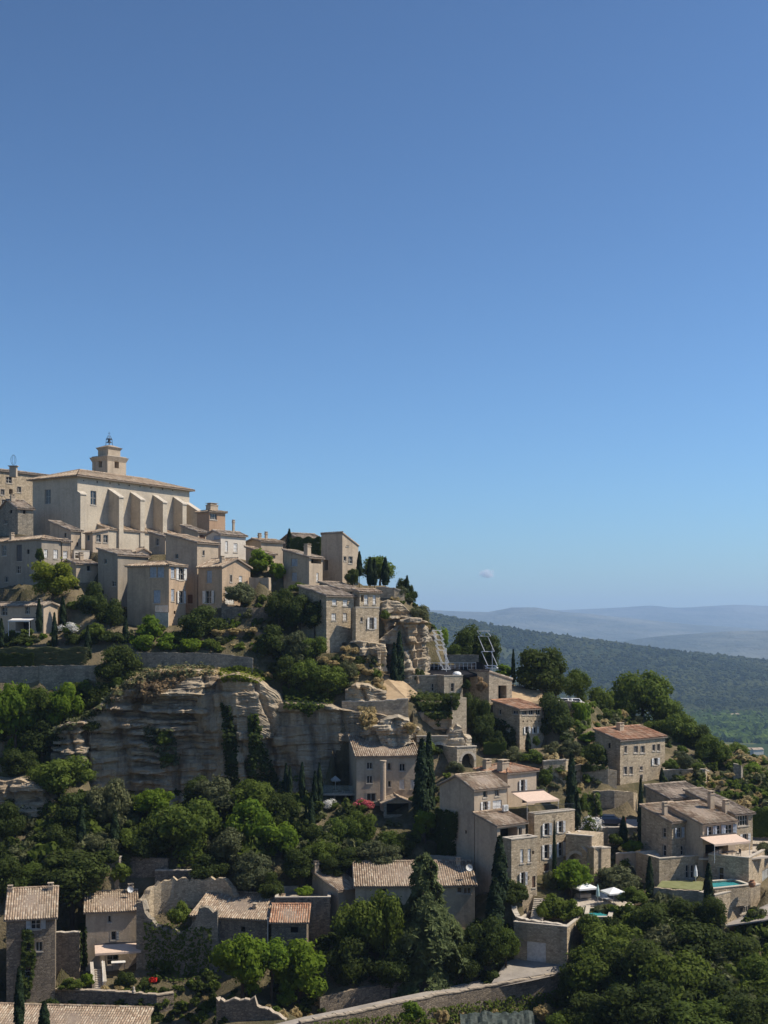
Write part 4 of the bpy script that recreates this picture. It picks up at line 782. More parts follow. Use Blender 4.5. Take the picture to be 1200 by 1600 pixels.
cliff('cliff', 'big limestone cliff with sunlit ledges below the village gardens', [(82,1136,1290,173.8),(112,1126,1290,173.5),(140,1112,1290,173.6),(165,1092,1290,174),(188,1070,1290,174.4),(205,1058,1290,174.6),(222,1055,1290,174.8),(260,1047,1290,175),(330,1050,1290,175.5),(348,1055,1290,176.5),(362,1062,1290,178)], seed=3, amp=.8, du=.28, dv=.15, shelves=[(1072,10,.9,210,345),(1086,7,1.5,190,345),(1098,6,1.0,160,345),(1108,6,1.9,120,345),(1118,6,-1.3,120,345),(1127,5,1.5,185,305),(1136,5,2.2,175,300),(1146,6,1.3,190,290),(1155,5,-.9,140,340),(1166,4,1.3,205,290),(1178,4,.8,195,280),(1188,4,1.5,195,270),(1206,5,1.3,200,262),(1222,4,.9,205,262)])
cliff('cliff', 'rock pillar with an overhanging top in the middle of the cliff', [(326,1110,1290,177),(348,1062,1290,175),(372,1052,1290,174.3),(398,1062,1290,174.6),(412,1085,1290,176),(420,1100,1290,178)], seed=8, amp=.75, ov=1.8, lay=(.8, 2.4))
cliff('cliff', 'smooth shaded cliff wall behind the house with the spreading roof', [(404,1110,1290,177.5),(430,1098,1290,175.6),(500,1100,1290,175.3),(560,1112,1280,175),(610,1120,1260,174.6),(640,1130,1240,174.6),(660,1140,1220,176)], seed=12, amp=.6, lay=(.8, 2.0))
cliff('rock_ledges', 'bulging bedded rock ledge just above the spreading tiled roof', [(556,1150,1178,174.5),(575,1136,1176,172.8),(600,1124,1172,171.8),(622,1120,1168,171.7),(640,1128,1160,172.4),(650,1140,1165,174.5)], seed=17, amp=.75, lay=(.25,.6), mat='rock_pale', du=.22, dv=.16, cap=.5)
cliff('rock_face', 'pale sunlit rock bluff beside the stage with deep cracks', [(590,998,1066,187.5),(606,985,1068,187),(622,972,1072,186.3),(640,966,1074,186.3),(656,968,1066,186.8),(668,976,1056,188.5),(674,985,1052,191.5)], seed=21, amp=.9, lay=(.5,1.5), mat='rock_pale', du=.25, dv=.2)
cliff('rock_face', 'blocky pale rock below the square stone terrace block', [(540,1008,1030,184.6),(556,1001,1040,183.6),(574,1002,1052,182.8),(590,1004,1062,182.8),(601,1006,1068,184.5)], seed=25, amp=.7, lay=(.6,1.6), mat='rock_pale', du=.22, dv=.2)
cliff('rock_face', 'upper rubble rock slope between the small house and the pine', [(590,944,1000,189),(606,938,998,189),(622,940,985,190),(640,955,980,191),(656,966,985,193)], seed=29, amp=.8, mat='rock_pale', du=.25, dv=.2)
cliff('rock_face', 'shaded rock wall under the ivy curtain', [(640,1100,1170,178),(668,1098,1168,177.2),(695,1100,1168,177.2),(712,1100,1166,178)], seed=33, amp=.6, lay=(.5,1.5))
cliff('rock_face', 'weathered carved rock stack between the two arches', [(698,1150,1205,174.9),(704,1138,1205,174.7),(708,1142,1205,174.6),(714,1133,1205,174.6),(721,1136,1205,174.7),(724,1148,1205,174.8),(731,1152,1205,175.2)], seed=37, amp=.5, lay=(.5,1.6), mat='rock_pale', du=.2, dv=.16, cap=.2)
cliff('rock_face', 'dark shaded rock bank at the far left among the trees', [(-30,1225,1340,164),(30,1218,1345,163.5),(70,1235,1345,163.5),(100,1265,1345,165)], seed=41, amp=.9)
cliff('rock_face', 'bright broken rock beside the left hand trees', [(84,1142,1205,172.6),(104,1130,1205,171.6),(124,1128,1205,171.8),(134,1134,1200,173.4)], seed=44, amp=.7, lay=(.25,.7), mat='rock_pale', du=.22, dv=.18)
cliff('rock_face', 'small pale rock outcrop with dry grass under the slope of the cypress pair', [(538,1078,1100,177.6),(556,1070,1102,176.8),(580,1074,1102,176.8),(604,1082,1102,178)], seed=53, amp=.6, lay=(.3,.8), mat='rock_pale', du=.22, dv=.18)
# ---------------------------------------------------------------- free standing and retaining walls
def build_wall(name, label, pts, hpx=None, hm=None, thick=.5, mat='stone_grey', jag=.05, cap=None, cat='wall', seed=0, step=.5, gp=True):
    """pts: (px, py_top, Y) along the crest; hpx or hm gives the height"""
    rnd = random.Random(seed + len(pts) * 7); A = [at(*p) for p in pts]
    hs = [(hpx * p[2] / F) if hpx else hm for p in pts]
    arc = [0.0]
    for i in range(1, len(A)): arc.append(arc[-1] + (A[i].xy - A[i-1].xy).length)
    n = max(2, int(arc[-1] / step) + 1); ss = sorted(set(list(np.linspace(0, arc[-1], n)) + arc)); ip = lambda k: [np.interp(s, arc, k) for s in ss]
    X, Yv, Z, Hh = ip([a.x for a in A]), ip([a.y for a in A]), ip([a.z for a in A]), ip(hs); n = len(ss)
    root = empty(name, (A[0].x, A[0].y, A[0].z - hs[0])); tag(root, label, cat); o = root.location
    fr, bk = [], []
    for i in range(n):
        a, b = max(0, i-1), min(n-1, i+1); t = Vector((X[b]-X[a], Yv[b]-Yv[a])).normalized(); nr = Vector((-t.y, t.x)); z = Z[i] + rnd.uniform(-jag, jag)
        fr.append((X[i]-o.x, Yv[i]-o.y, z-o.z, Z[i]-Hh[i]-1.5-o.z)); bk.append((X[i]+nr.x*thick-o.x, Yv[i]+nr.y*thick-o.y))
    mb = MB()
    for i in range(n-1):
        f0, f1, b0, b1 = fr[i], fr[i+1], bk[i], bk[i+1]; s0, s1 = ss[i], ss[i+1]
        mb.face([(f0[0],f0[1],f0[3]),(f1[0],f1[1],f1[3]),(f1[0],f1[1],f1[2]),(f0[0],f0[1],f0[2])], [(s0,f0[3]),(s1,f1[3]),(s1,f1[2]),(s0,f0[2])])
        mb.face([(f0[0],f0[1],f0[2]),(f1[0],f1[1],f1[2]),(b1[0],b1[1],f1[2]),(b0[0],b0[1],f0[2])], [(s0,0),(s1,0),(s1,thick),(s0,thick)])
        mb.face([(b1[0],b1[1],f1[3]),(b0[0],b0[1],f0[3]),(b0[0],b0[1],f0[2]),(b1[0],b1[1],f1[2])], [(s1,f1[3]),(s0,f0[3]),(s0,f0[2]),(s1,f1[2])])
    for i in (0, n-1):
        f, b = fr[i], bk[i]; q = [(f[0],f[1],f[3]),(b[0],b[1],f[3]),(b[0],b[1],f[2]),(f[0],f[1],f[2])]; mb.face(q if i else q[::-1], [(0,p[2]) for p in q])
    mb.build('masonry', M[mat], root)
    if cap:
        mb = MB(); e = .06; rr = random.Random(seed + 5)
        for i in range(n-1):
            f0, f1, b0, b1 = [Vector((*p[:2], 0)) for p in (fr[i], fr[i+1], bk[i], bk[i+1])]; d0 = (b0 - f0).normalized() * e; z0, z1 = fr[i][2] + .004, fr[i+1][2] + .004; hh = .12 + rr.uniform(-.03, .05)
            g = (f1 - f0) * .02; f0, b0, f1, b1 = f0 + g, b0 + g, f1 - g, b1 - g; u = Vector((0,0,1))
            mb.hexa([f0-d0+u*z0, f1-d0+u*z1, b1+d0+u*z1, b0+d0+u*z0, f0-d0+u*(z0+hh), f1-d0+u*(z1+hh), b1+d0+u*(z1+hh), b0+d0+u*(z0+hh)])
        tag(mb.build('coping_stones', M[cap], root), kind='stuff')
    return root
for a_, k_ in WALLS: build_wall(*a_, **k_)
# ---------------------------------------------------------------- arched vaults, stairs, road, terraces
def arch_wall(name, label, cx, Y, a, W, top, base, arches, thick=1.0, mat='stone_warm', cat='arch'):
    c = at(cx, base, Y); h = at(cx, top, Y).z - c.z; root = empty(name, c, R(a)); tag(root, label, cat); mb = MB(); foot = -2
    xs = [0.0]
    for (u, r, sp) in arches:
        N = 12; L, Rr = u - r, u + r
        mb.face([(xs[-1],0,foot),(L,0,foot),(L,0,h),(xs[-1],0,h)], [(xs[-1],foot),(L,foot),(L,h),(xs[-1],h)])
        pr = [(u - r * math.cos(t), sp + r * math.sin(t)) for t in np.linspace(0, math.pi, N + 1)]
        for p, q in zip(pr, pr[1:]):
            mb.face([(p[0],0,p[1]),(q[0],0,q[1]),(q[0],0,h),(p[0],0,h)], [p,q,(q[0],h),(p[0],h)])
            mb.face([(p[0],0,p[1]),(p[0],thick,p[1]),(q[0],thick,q[1]),(q[0],0,q[1])])
        for x in (L, Rr): mb.face([(x,0,foot),(x,thick,foot),(x,thick,sp),(x,0,sp)])
        xs.append(Rr)
    mb.face([(xs[-1],0,foot),(W,0,foot),(W,0,h),(xs[-1],0,h)], [(xs[-1],foot),(W,foot),(W,h),(xs[-1],h)])
    mb.face([(0,0,h),(W,0,h),(W,thick+2.5,h),(0,thick+2.5,h)], [(0,0),(W,0),(W,3),(0,3)])
    for x in (0, W): mb.face([(x,0,foot),(x,thick+2.5,foot),(x,thick+2.5,h),(x,0,h)])
    mb.build('masonry', M[mat], root); mb = MB(); mb.box(.05, W-.05, thick+2.3, thick+2.4, foot, h-.05); mb.build('vault_back', M['stone_dark'], root)
    for (u, r, sp) in arches:
        mb = MB(); N = 11
        for i in range(N):
            t0, t1 = math.pi * (i + .04) / N, math.pi * (i + .96) / N
            q = [(u - k * math.cos(t), sp + k * math.sin(t)) for k, t in ((r, t0), (r, t1), (r + .35, t1), (r + .35, t0))]
            mb.hexa([(x,-.04,z) for x, z in q] + [(x,.1,z) for x, z in q])
        tag(mb.build('arch_stones', M['cap_stone'], root), kind='stuff')
    mb = MB(); mb.box(-.05, W+.05, -.1, .5, h+.003, h+.13); mb.build('coping', M['cap_stone'], root)
    return root
arch_wall('vault_arch', 'beige wall with a wide arched vault behind the cypress pair', 651, 174, 5, 4.3, 1151, 1192, [(3.0, 1.55, .9)])
arch_wall('vault_arch', 'stone arch with a dark round vault beside the carved rock stack', 714, 171.5, 30, 3.1, 1168, 1203, [(1.75, .98, 1.15)], mat='stone_pale')
arch_wall('stair_arch', 'stone arch carrying the outer stair beside the shuttered house', 884, 158.6, -30, 3.4, 1304, 1366, [(1.35, 1.0, 1.7)], mat='stone_warm', thick=1.6)
def flight(name, label, p0, p1, w, n, mat='cap_stone', side=True, wallm='stone_warm'):
    p0, p1 = Vector(p0), Vector(p1); d = (p1 - p0); run = Vector((d.x, d.y, 0)); a = math.atan2(run.y, run.x); root = empty(name, p0, a); tag(root, label, 'stairs'); L = run.length; hz = d.z
    me = None
    for i in range(n):
        mb = MB(); mb.box(L*i/n, L*(i+1)/n + .02, -w/2, w/2, hz*(i+1)/n - abs(hz)/n - .9, hz*(i+1)/n); mb.build('step', M[mat], root)
    if side:
        for sg in (-1, 1):
            mb = MB(); y0, y1 = (sg*w/2 + .004*sg, sg*(w/2 + .28)); y0, y1 = min(y0,y1), max(y0,y1)
            mb.hexa([(0,y0,-2.5),(L,y0,-2.5),(L,y1,-2.5),(0,y1,-2.5),(0,y0,.75),(L,y0,hz+.75),(L,y1,hz+.75),(0,y1,.75)]); q = mb.build('parapet', M[wallm], root)
            mb = MB(); mb.hexa([(0,y0-.05,.752),(L,y0-.05,hz+.752),(L,y1+.05,hz+.752),(0,y1+.05,.752),(0,y0-.05,.86),(L,y0-.05,hz+.86),(L,y1+.05,hz+.86),(0,y1+.05,.86)]); mb.build('coping', M['cap_stone'], q)
    return root
flight('outer_stair', 'sloping outer stair with pale copings running down from the shuttered house', at(926,1340,157.2), at(896,1309,160.4), 1.3, 14)
flight('garden_stair', 'pale curved garden steps above the garage wall', at(838,1438,146.6), at(844,1404,150.6), 1.4, 12, side=False)
flight('house_stair', 'small pale stone stair in front of the beige house', at(155,1546,144.0), at(152,1514,146.6), 1.0, 9)
mb = MB(); L_, R_ = [q[0] for q in LR], [q[1] for q in LR]
for i in range(len(LR) - 1): mb.face([R_[i], R_[i+1], L_[i+1], L_[i]], [(p.x, p.y) for p in (R_[i], R_[i+1], L_[i+1], L_[i])])
tag(mb.build('road', M['road_surface']), 'pale lane climbing from the bottom edge to the garage', kind='structure')
def build_slab(name, label, pts, mat, th=.15, kind='structure'):
    P = [at(*p) for p in pts]; mb = MB(); up = [p.copy() for p in P]; dn = [p - Vector((0,0,th)) for p in P]; n = len(P)
    mb.face(up, [(p.x,p.y) for p in up]); mb.face(dn[::-1], [(p.x,p.y) for p in dn[::-1]])
    for i in range(n): mb.face([dn[i], dn[(i+1)%n], up[(i+1)%n], up[i]])
    return tag(mb.build(name, M[mat]), label, kind=kind)
for a_, k_ in SLABS: build_slab(*a_, **k_)
# ---------------------------------------------------------------- pools, parasols, awnings, cars and other small things
def pool(name, label, quad, Y0):
    P = [at(*p) for p in quad]; z = sum(p.z for p in P) / len(P) + .22; c = sum((p for p in P), Vector()) / len(P); root = empty(name, (c.x, c.y, z)); tag(root, label, 'pool')
    q = [(p.x - c.x, p.y - c.y) for p in P]; mb = MB(); mb.prism(q, -.6, -.06); mb.build('water', M['pool_water'], root)
    mb = MB(); n = len(q)
    for i in range(n):
        a, b = Vector(q[i]), Vector(q[(i+1)%n]); t = (b-a).normalized(); nr = Vector((t.y, -t.x)) * .4
        mb.hexa([(*(a),-2.2),(*(b),-2.2),(*(b+nr),-2.2),(*(a+nr),-2.2),(*(a),.14),(*(b),.14),(*(b+nr),.14),(*(a+nr),.14)])
    mb.build('basin', M['stone_warm'], root); mb = MB()
    for i in range(n):
        a, b = Vector(q[i]), Vector(q[(i+1)%n]); t = (b-a).normalized(); nr = Vector((t.y, -t.x)); a1, b1 = a - nr * .05 - t * .3, b - nr * .05 + t * .3; a2, b2 = a + nr * .46 - t * .3, b + nr * .46 + t * .3; e = .143 + .003 * i
        mb.hexa([(*a1,e),(*b1,e),(*b2,e),(*a2,e),(*a1,e+.06),(*b1,e+.06),(*b2,e+.06),(*a2,e+.06)])
    mb.build('rim', M['cap_stone'], root); return root
def flat_corner(px, Y, z): return (px, HY - z / Y * F, Y)
pool('swimming_pool', 'small turquoise pool below the white parasols', [flat_corner(919, 145.6, -32.9), flat_corner(950, 145.6, -32.9), flat_corner(955, 151.2, -32.9), flat_corner(922, 151.2, -32.9)], 149)
pool('swimming_pool', 'upper turquoise pool on top of the stone building at right', [(1114,1394,148.6),(1168,1386,150.6),(1146,1378,153.4),(1110,1383,152.4)], 150)
def parasol(label, px, top, bot, wpx, Y, mat='canvas_white', closed=False, rot=.3):
    p = at(px, bot, Y); h = (bot - top) * Y / F; w = wpx * Y / F / 2; root = empty('parasol', p, rot); tag(root, label, 'parasol')
    mb = MB(); mb.tube((0,0,0), (0,0,h-.02), .035); mb.build('pole', M['white_paint'], root)
    mb = MB(); mb.box(-.3,.3,-.3,.3,0,.1); mb.build('base', M['cap_stone'], root); mb = MB()
    if closed: mb.lathe([(.08,h*.32),(.24,h*.40),(.20,h*.7),(.05,h)], 8)
    else:
        w *= .86; rise = h * .26; q = [(-w,-w),(w,-w),(w,w),(-w,w)]
        for i in range(4):
            a, b = q[i], q[(i+1)%4]; m = ((a[0]+b[0])/2*.98, (a[1]+b[1])/2*.98)
            for s, e in ((a, m), (m, b)):
                mb.face([(*s,h-rise),(*e,h-rise),(0,0,h)]); mb.face([(*s,h-rise-.18),(*e,h-rise-.18),(*e,h-rise),(*s,h-rise)])
        for i in range(4):
            mb2 = MB(); mb2.tube((0,0,h-.05), (q[i][0]*.97,q[i][1]*.97,h-rise-.03), .018, n=4); mb2.build('rib', M['white_paint'], root)
    mb.build('canopy', M[mat], root); return root
parasol('white square parasol beside the lower pool, right one of the open pair', 959, 1386, 1413, 36, 151.5)
parasol('pale aqua closed parasol between the two white canopies by the lower pool', 934, 1382, 1412, 8, 151.5, 'canvas_aqua', True)
parasol('closed white parasol on the lawn before the stone terrace doors', 1087, 1352, 1380, 8, 153.4, 'canvas_white', True)
# gazebo
g = at(912, 1402, 154.2); root = empty('gazebo', g, .35); tag(root, 'white canopy gazebo on four posts left of the lower pool', 'gazebo'); w2, h2 = 1.15, 1.3
for sx in (-1,1):
    for sy in (-1,1): mb = MB(); mb.box(sx*w2-.04, sx*w2+.04, sy*w2-.04, sy*w2+.04, 0, h2); mb.build('post', M['iron_dark'], root)
mb = MB(); q = [(-w2-.1,-w2-.1),(w2+.1,-w2-.1),(w2+.1,w2+.1),(-w2-.1,w2+.1)]
for i in range(4):
    a, b = q[i], q[(i+1)%4]; mb.face([(*a,h2),(*b,h2),(0,0,h2+.62)]); mb.face([(*a,h2-.2),(*b,h2-.2),(*b,h2),(*a,h2)])
mb.build('canopy', M['canvas_white'], root)
mb = MB(); mb.box(-.8,.8,-.4,.5,.0,.42); mb.build('bench', M['paving'], root)
def lounger(label, px, py, Y, rz):
    root = empty('sun_lounger', at(px, py, Y), rz); tag(root, label, 'sun lounger', 'sun loungers by the lower pool'); mb = MB(); mb.box(-.32,.32,-.6,.6,.24,.34); mb.build('mattress', M['canvas_white'], root)
    mb = MB(); mb.hexa([(-.32,.6,.24),(.32,.6,.24),(.32,1.1,.6),(-.32,1.1,.6),(-.32,.58,.34),(.32,.58,.34),(.32,1.06,.7),(-.32,1.06,.7)]); mb.build('backrest', M['canvas_white'], root)
    for sx in (-1,1):
        for sy in (-.5,.5): mb = MB(); mb.box(sx*.28-.03,sx*.28+.03,sy-.03,sy+.03,0,.24); mb.build('leg', M['white_paint'], root)
lounger('white sun lounger in the shade under the open square parasol', 950, 1408, 153, .3); lounger('white sun lounger just left of the open square parasol pole', 942, 1406, 153.6, .2)
def awning(label, p, mat, w, d, drop, rz, legs=False, slack=.05):
    root = empty('awning', p, rz); tag(root, label, 'awning'); mb = MB(); n, m = 8, 5; th = .03
    G = [[(w*i/n, -d*j/m, -drop*j/m - slack*math.sin(math.pi*j/m)) for i in range(n+1)] for j in range(m+1)]
    for j in range(m):
        for i in range(n):
            q = [G[j][i], G[j+1][i], G[j+1][i+1], G[j][i+1]]; mb.face(q); mb.face([(a,b,c-th) for a,b,c in reversed(q)])
    for i in range(n): a, b = G[m][i], G[m][i+1]; mb.face([a, (a[0],a[1]-.01,a[2]-.24), (b[0],b[1]-.01,b[2]-.24), b])
    mb.build('cloth', M[mat], root); mb = MB(); mb.box(0, w, -.02, .12, .02, .18); mb.build('cassette', M['sh_dark'], root)
    for x in (.08, w-.08):
        mb = MB(); mb.tube((x,0,-.12), (x,-d*.97,-drop-.1), .03); mb.build('arm', M['white_paint'], root)
        if legs: mb = MB(); mb.tube((x,-d*.97,-drop-.08), (x,-d*.97,-drop-2.3), .04); mb.build('post', M['white_paint'], root)
    return root
awning('pale pink awning over the terrace of the cream house', at(800,1239,161.6), 'awning_cloth', 5.0, 3.2, .75, R(30), True)
awning('sand coloured awning half in shade on the beige house front', at(148,1477,148.6), 'awning_cloth', 5.2, 1.7, .55, R(14))
awning('long pale pink awning across the villa terrace', at(1094,1308,156.2), 'awning_cloth', 5.6, 2.6, .5, R(26), True)
awning('white flat awning on the low garden house at far left', at(20,966,187.4), 'awning_pale', 3.4, 1.6, .3, R(-10), True)
def car(name, label, p, rz, mat, L=4.1, W=1.72, Hh=1.48):
    root = empty(name, p, rz); tag(root, label, 'car'); prof = [(-.5,.30),(-.49,.62),(-.30,.72),(-.14,1.0),(.20,1.0),(.40,.66),(.49,.60),(.5,.30)]; mb = MB(); rows = []
    for k, ins in ((-1,0),(1,0)):
        rows.append([(x*L, k*W/2*(1 if z < .75 else .82), z*Hh) for x, z in prof])
    n = len(prof)
    for i in range(n-1): mb.face([rows[0][i], rows[0][i+1], rows[1][i+1], rows[1][i]])
    for r, f in ((rows[0], 1), (rows[1], -1)):
        for q in ((0,1,6,7), (1,2,5,6), (2,3,4,5)): pts = [r[i] for i in q]; mb.face(pts if f < 0 else pts[::-1])
    mb.face([rows[0][0], rows[1][0], rows[1][-1], rows[0][-1]]); mb.build('body', M[mat], root)
    for s in (-1, 1):
        mb = MB(); y = s*W/2*.93; q = [(-.24*L,.77*Hh),(-.135*L,.96*Hh),(.18*L,.96*Hh),(.33*L,.73*Hh)]; P = [(x, y - s*(.0 if z < .85*Hh else .065), z) for x, z in q]; mb.face(P if s > 0 else P[::-1]); mb.face([(a,b+s*.012,c) for a,b,c in (P if s < 0 else P[::-1])]); mb.build('side_window', M['glass_pane'], root)
        for x in (-.30*L, .31*L):
            mb = MB(); mb.tube((x, s*(W/2-.2), .31), (x, s*(W/2+.01), .31), .31, n=14); wh = mb.build('wheel', M['rubber'], root); mb = MB(); mb.tube((x, s*(W/2), .31), (x, s*(W/2+.02), .31), .19, n=10); mb.build('rim', M['tyre_rim'], wh)
        mb = MB(); mb.box(.482*L,.503*L, s*W*.33-.2, s*W*.33+.2, .48*Hh,.58*Hh); mb.build('headlight', M['glass_rail'], root)
        mb = MB(); mb.box(-.503*L,-.488*L, s*W*.38-.14, s*W*.38+.14, .46*Hh,.62*Hh); mb.build('tail_light', M['red_cloth'], root)
    for x0, z0, x1, z1, nm in ((.385*L,.70*Hh,.215*L,.98*Hh,'windscreen'), (-.29*L,.745*Hh,-.15*L,.98*Hh,'rear_window')):
        mb = MB(); sg = 1 if x0 > 0 else -1; y0, y1 = W*.40, W*.36; mb.hexa([(x0+sg*.02,-y0,z0),(x0+sg*.02,y0,z0),(x0,y0,z0),(x0,-y0,z0),(x1+sg*.03,-y1,z1),(x1+sg*.03,y1,z1),(x1,y1,z1),(x1,-y1,z1)]); mb.build(nm, M['glass_pane'], root)
cz = at(953,1291,168.6); car('parked_car', 'dark blue car parked beside the white flowering shrub', cz + Vector((0,0,.02)), R(170), 'car_blue')
for px, py, Y, rz, lb, mt in ((882,1106,200.5,1.3,'white parked car on the plaza strip, left of the two','car_white'), (897,1106,200.5,1.9,'white parked car on the plaza strip nearest the creeper','car_white')): car('parked_car', lb, at(px,py,Y), rz, mt, 3.6, 1.65, 1.5)
# light towers of the open air stage: leaning tubes
def light_tower(label, px, base, Y, rails, rz):
    p = at(px, base, Y); root = empty('light_tower', p, rz); tag(root, label, 'scaffold'); u = Y / F
    for kind, (x0, z0), (x1, z1), dy in rails:
        mb = MB(); mb.tube((x0*u, dy, (z0)*u), (x1*u, dy, (z1)*u), .042, n=5); mb.build(kind, M['metal_galv'], root)
def zig(w, lev, lean):
    o = []
    for dy in (0, .9):
        for i, z in enumerate(lev):
            x = -lean * z; o.append(('rung', (x, z), (x + w, z), dy))
            if i:
                z0 = lev[i-1]; o.append(('brace', (-lean*z0 + w*.25, z0), (x, z), dy)); o.append(('brace', (-lean*z0 + w, z0), (x + w*.75, z), dy))
        o.append(('post', (w*.55, -4), (w*.55, lev[-1]*.55), dy))
    for i, z in enumerate(lev): o.append(('brace', (-lean*z + w*.5, z), (-lean*z + w*.5 + .1, z + .1), 0)) if False else None
    return [q for q in o if q]
light_tower('leaning steel light tower with ladder rungs, left one by the pale bluff', 690, 1046, 189, zig(14, [0, 10, 30, 38, 46, 54, 61], .22), .15)
light_tower('leaning steel light tower, right one above the gate house', 758, 1044, 189.5, zig(20, [0, 4, 26, 50, 58], .22), -.1)
mb = MB()
for i in range(15): mb.tube((i*.62,0,0), (i*.62,0,1.0), .03, n=4)
mb.tube((0,0,1.0), (14*.62,0,1.0), .03, n=4); mb.tube((0,0,.5), (14*.62,0,.5), .02, n=4); q = mb.build('handrail', M['metal_galv']); q.location = at(652,1046,189.5); tag(q, 'thin steel handrail along the stage edge', 'railing')
mb = MB(); mb.lathe([(.62,0),(.64,.2),(.5,.42),(.3,.52),(.02,.55)], 12); q = mb.build('covered_drum', M['canvas_white'], None, True); q.location = at(714,1055,186); tag(q, 'white covered round bundle on the stone stump by the stage', 'cover')
def net(label, px0, px1, top, bot, Y):
    a, b = at(px0, bot, Y), at(px1, bot, Y); h = (bot-top)*Y/F; mb = MB(); n = 24
    for i in range(n):
        x0, x1 = (b.x-a.x)*i/n, (b.x-a.x)*(i+1)/n; f = lambda t: h*(.75 + .25*math.sin(t*9)+.1*math.sin(t*23)); y = lambda t: .25*math.sin(t*31)
        t0, t1 = i/n, (i+1)/n; mb.hexa([(x0,y(t0),0),(x1,y(t1),0),(x1,y(t1)+1.2,0),(x0,y(t0)+1.2,0),(x0,y(t0)+.2,f(t0)),(x1,y(t1)+.2,f(t1)),(x1,y(t1)+1,f(t1)),(x0,y(t0)+1,f(t0))])
    q = mb.build('dark_sheeting', M['black_cloth'], None, True); q.location = a; tag(q, label, 'sheeting')
net('dark sheeting covering the stage scaffolding', 646, 760, 1036, 1055, 189.8)
def dish(label, p, rz, r=.45):
    root = empty('satellite_dish', p, rz); tag(root, label, 'satellite dish'); mb = MB(); mb.lathe([(.02,0),(r*.5,.04),(r*.85,.13),(r,.2)], 14); o = mb.build('reflector', M['plastic_pale'], root, True); o.rotation_euler = (R(65),0,0); o.location = (0,-.1,.75)
    mb = MB(); mb.tube((0,0,-.4),(0,0,.75),.03); mb.build('mast', M['iron_dark'], root); mb = MB(); mb.tube((0,-.12,.5),(0,-.55,.85),.02); mb.build('feed_arm', M['iron_dark'], root)
dish('white satellite dish on the right end of the long ribbed roof', at(732,1366,150.4), .3, .42); dish('white satellite dish beside the chimney of the beige house', at(203,1400,153.4), .4, .38)
root = empty('air_conditioner', at(788,1267,157.6), R(39)); tag(root, 'white air conditioner box beside the white shuttered window', 'air conditioner'); mb = MB(); mb.box(-.4,.4,-.32,.0,0,.75); mb.build('case', M['plastic_pale'], root)
mb = MB(); mb.tube((0,-.325,.38),(0,-.345,.38),.27,n=14); mb.build('fan_grille', M['sh_grey'], root)
for x in (-.3,.3): mb = MB(); mb.box(x-.03,x+.03,-.3,.02,-.08,-.002); mb.build('bracket', M['iron_dark'], root)
def railing(label, pts, h=.95, mat='iron_dark', stepm=.16, r=.014, name='railing'):
    P = [at(*p) for p in pts]; root = empty(name, P[0]); tag(root, label, 'railing'); mb = MB(); tp = MB()
    for a, b in zip(P, P[1:]):
        L = (b-a).length; n = max(2, int(L/stepm)); tp.tube(a-P[0]+Vector((0,0,h)), b-P[0]+Vector((0,0,h)), .03, n=4); tp.tube(a-P[0]+Vector((0,0,.1)), b-P[0]+Vector((0,0,.1)), .02, n=4)
        for i in range(n+1): q = a + (b-a)*i/n - P[0]; mb.tube(q, q+Vector((0,0,h)), r, n=4, cap=False)
    tp.build('handrail', M[mat], root); tag(mb.build('balusters', M[mat], root), kind='stuff')
railing('dark railing round the terrace under the pink awning', [(822,1271,157.6),(836,1271,157.1),(897,1268,161.2)], 1.0)
railing('white balcony railing low on the tan corner house', [(243,956,189.2),(262,956,188.2)], .9, 'white_paint', .22, .03, 'balcony_railing')
railing('pale handrail of the small stair by the beige house', [(161,1547,143.6),(160,1513,146.4)], .9, 'white_paint', .5, .02)
# glazed terrace beside the house under the cliff, tiled porch
root = empty('glazed_terrace', at(504,1262,170), 0); tag(root, 'dark terrace with glass balustrade beside the house under the cliff', 'terrace'); u = 170/F; W_ = 52*u
mb = MB(); mb.box(0,W_,.0,3.2,1.62,1.85); mb.build('deck', M['paving'], root); mb = MB(); mb.box(.05,W_,2.6,3.0,-1.5,1.6); mb.build('dark_opening', M['void'], root)
for i in range(3): mb = MB(); mb.box(i*W_/3+.03,(i+1)*W_/3-.03,.05,.07,1.87,2.95); mb.build('glass_panel', M['glass_rail'], root)
for i in range(4): mb = MB(); x = min(W_-.22, i*W_/3); mb.box(x,x+.22,.2,.5,-1.5,1.6); mb.build('post', M['stone_dark'], root)
parasol('half folded grey parasol on the glazed terrace under the cliff', 524, 1212, 1236, 15, 171.5, 'sh_grey')
p0 = at(600, 1286, 165); root = empty('porch', p0, R(8)); tag(root, 'open tiled porch with dark interior below the house under the cliff', 'porch'); pw, pd = 3.6, 3.2; ph = at(600,1256,165).z - p0.z
ph_ = dict(h=ph, roof='gableV', lr=pw, ll=pd, pitch=R(22), over=.3, c=Vector((0,165,0)), tile='tile_tan'); build_roof(ph_, root)
mb = MB(); mb.box(0,pw,0,.4,-3,ph*.42); mb.box(0,pw,pd-.3,pd,-3,ph); mb.box(0,.3,.4,pd-.3,-3,ph*.42); mb.build('wall', M['stone_grey'], root)
for x in (0, pw-.35): mb = MB(); mb.box(x,x+.35,.02,.37,ph*.42+.003,ph); mb.build('post', M['stone_grey'], root)
mb = MB(); mb.box(.35,pw-.35,1.5,1.55,ph*.42,ph-.05); mb.build('dark_interior', M['void'], root)
mb = MB(); mb.face([(.02,.2,ph),(pw-.02,.2,ph),(pw/2,.2,ph+pw/2*math.tan(R(22))-.05)]); mb.build('gable', M['plaster_beige'], root)
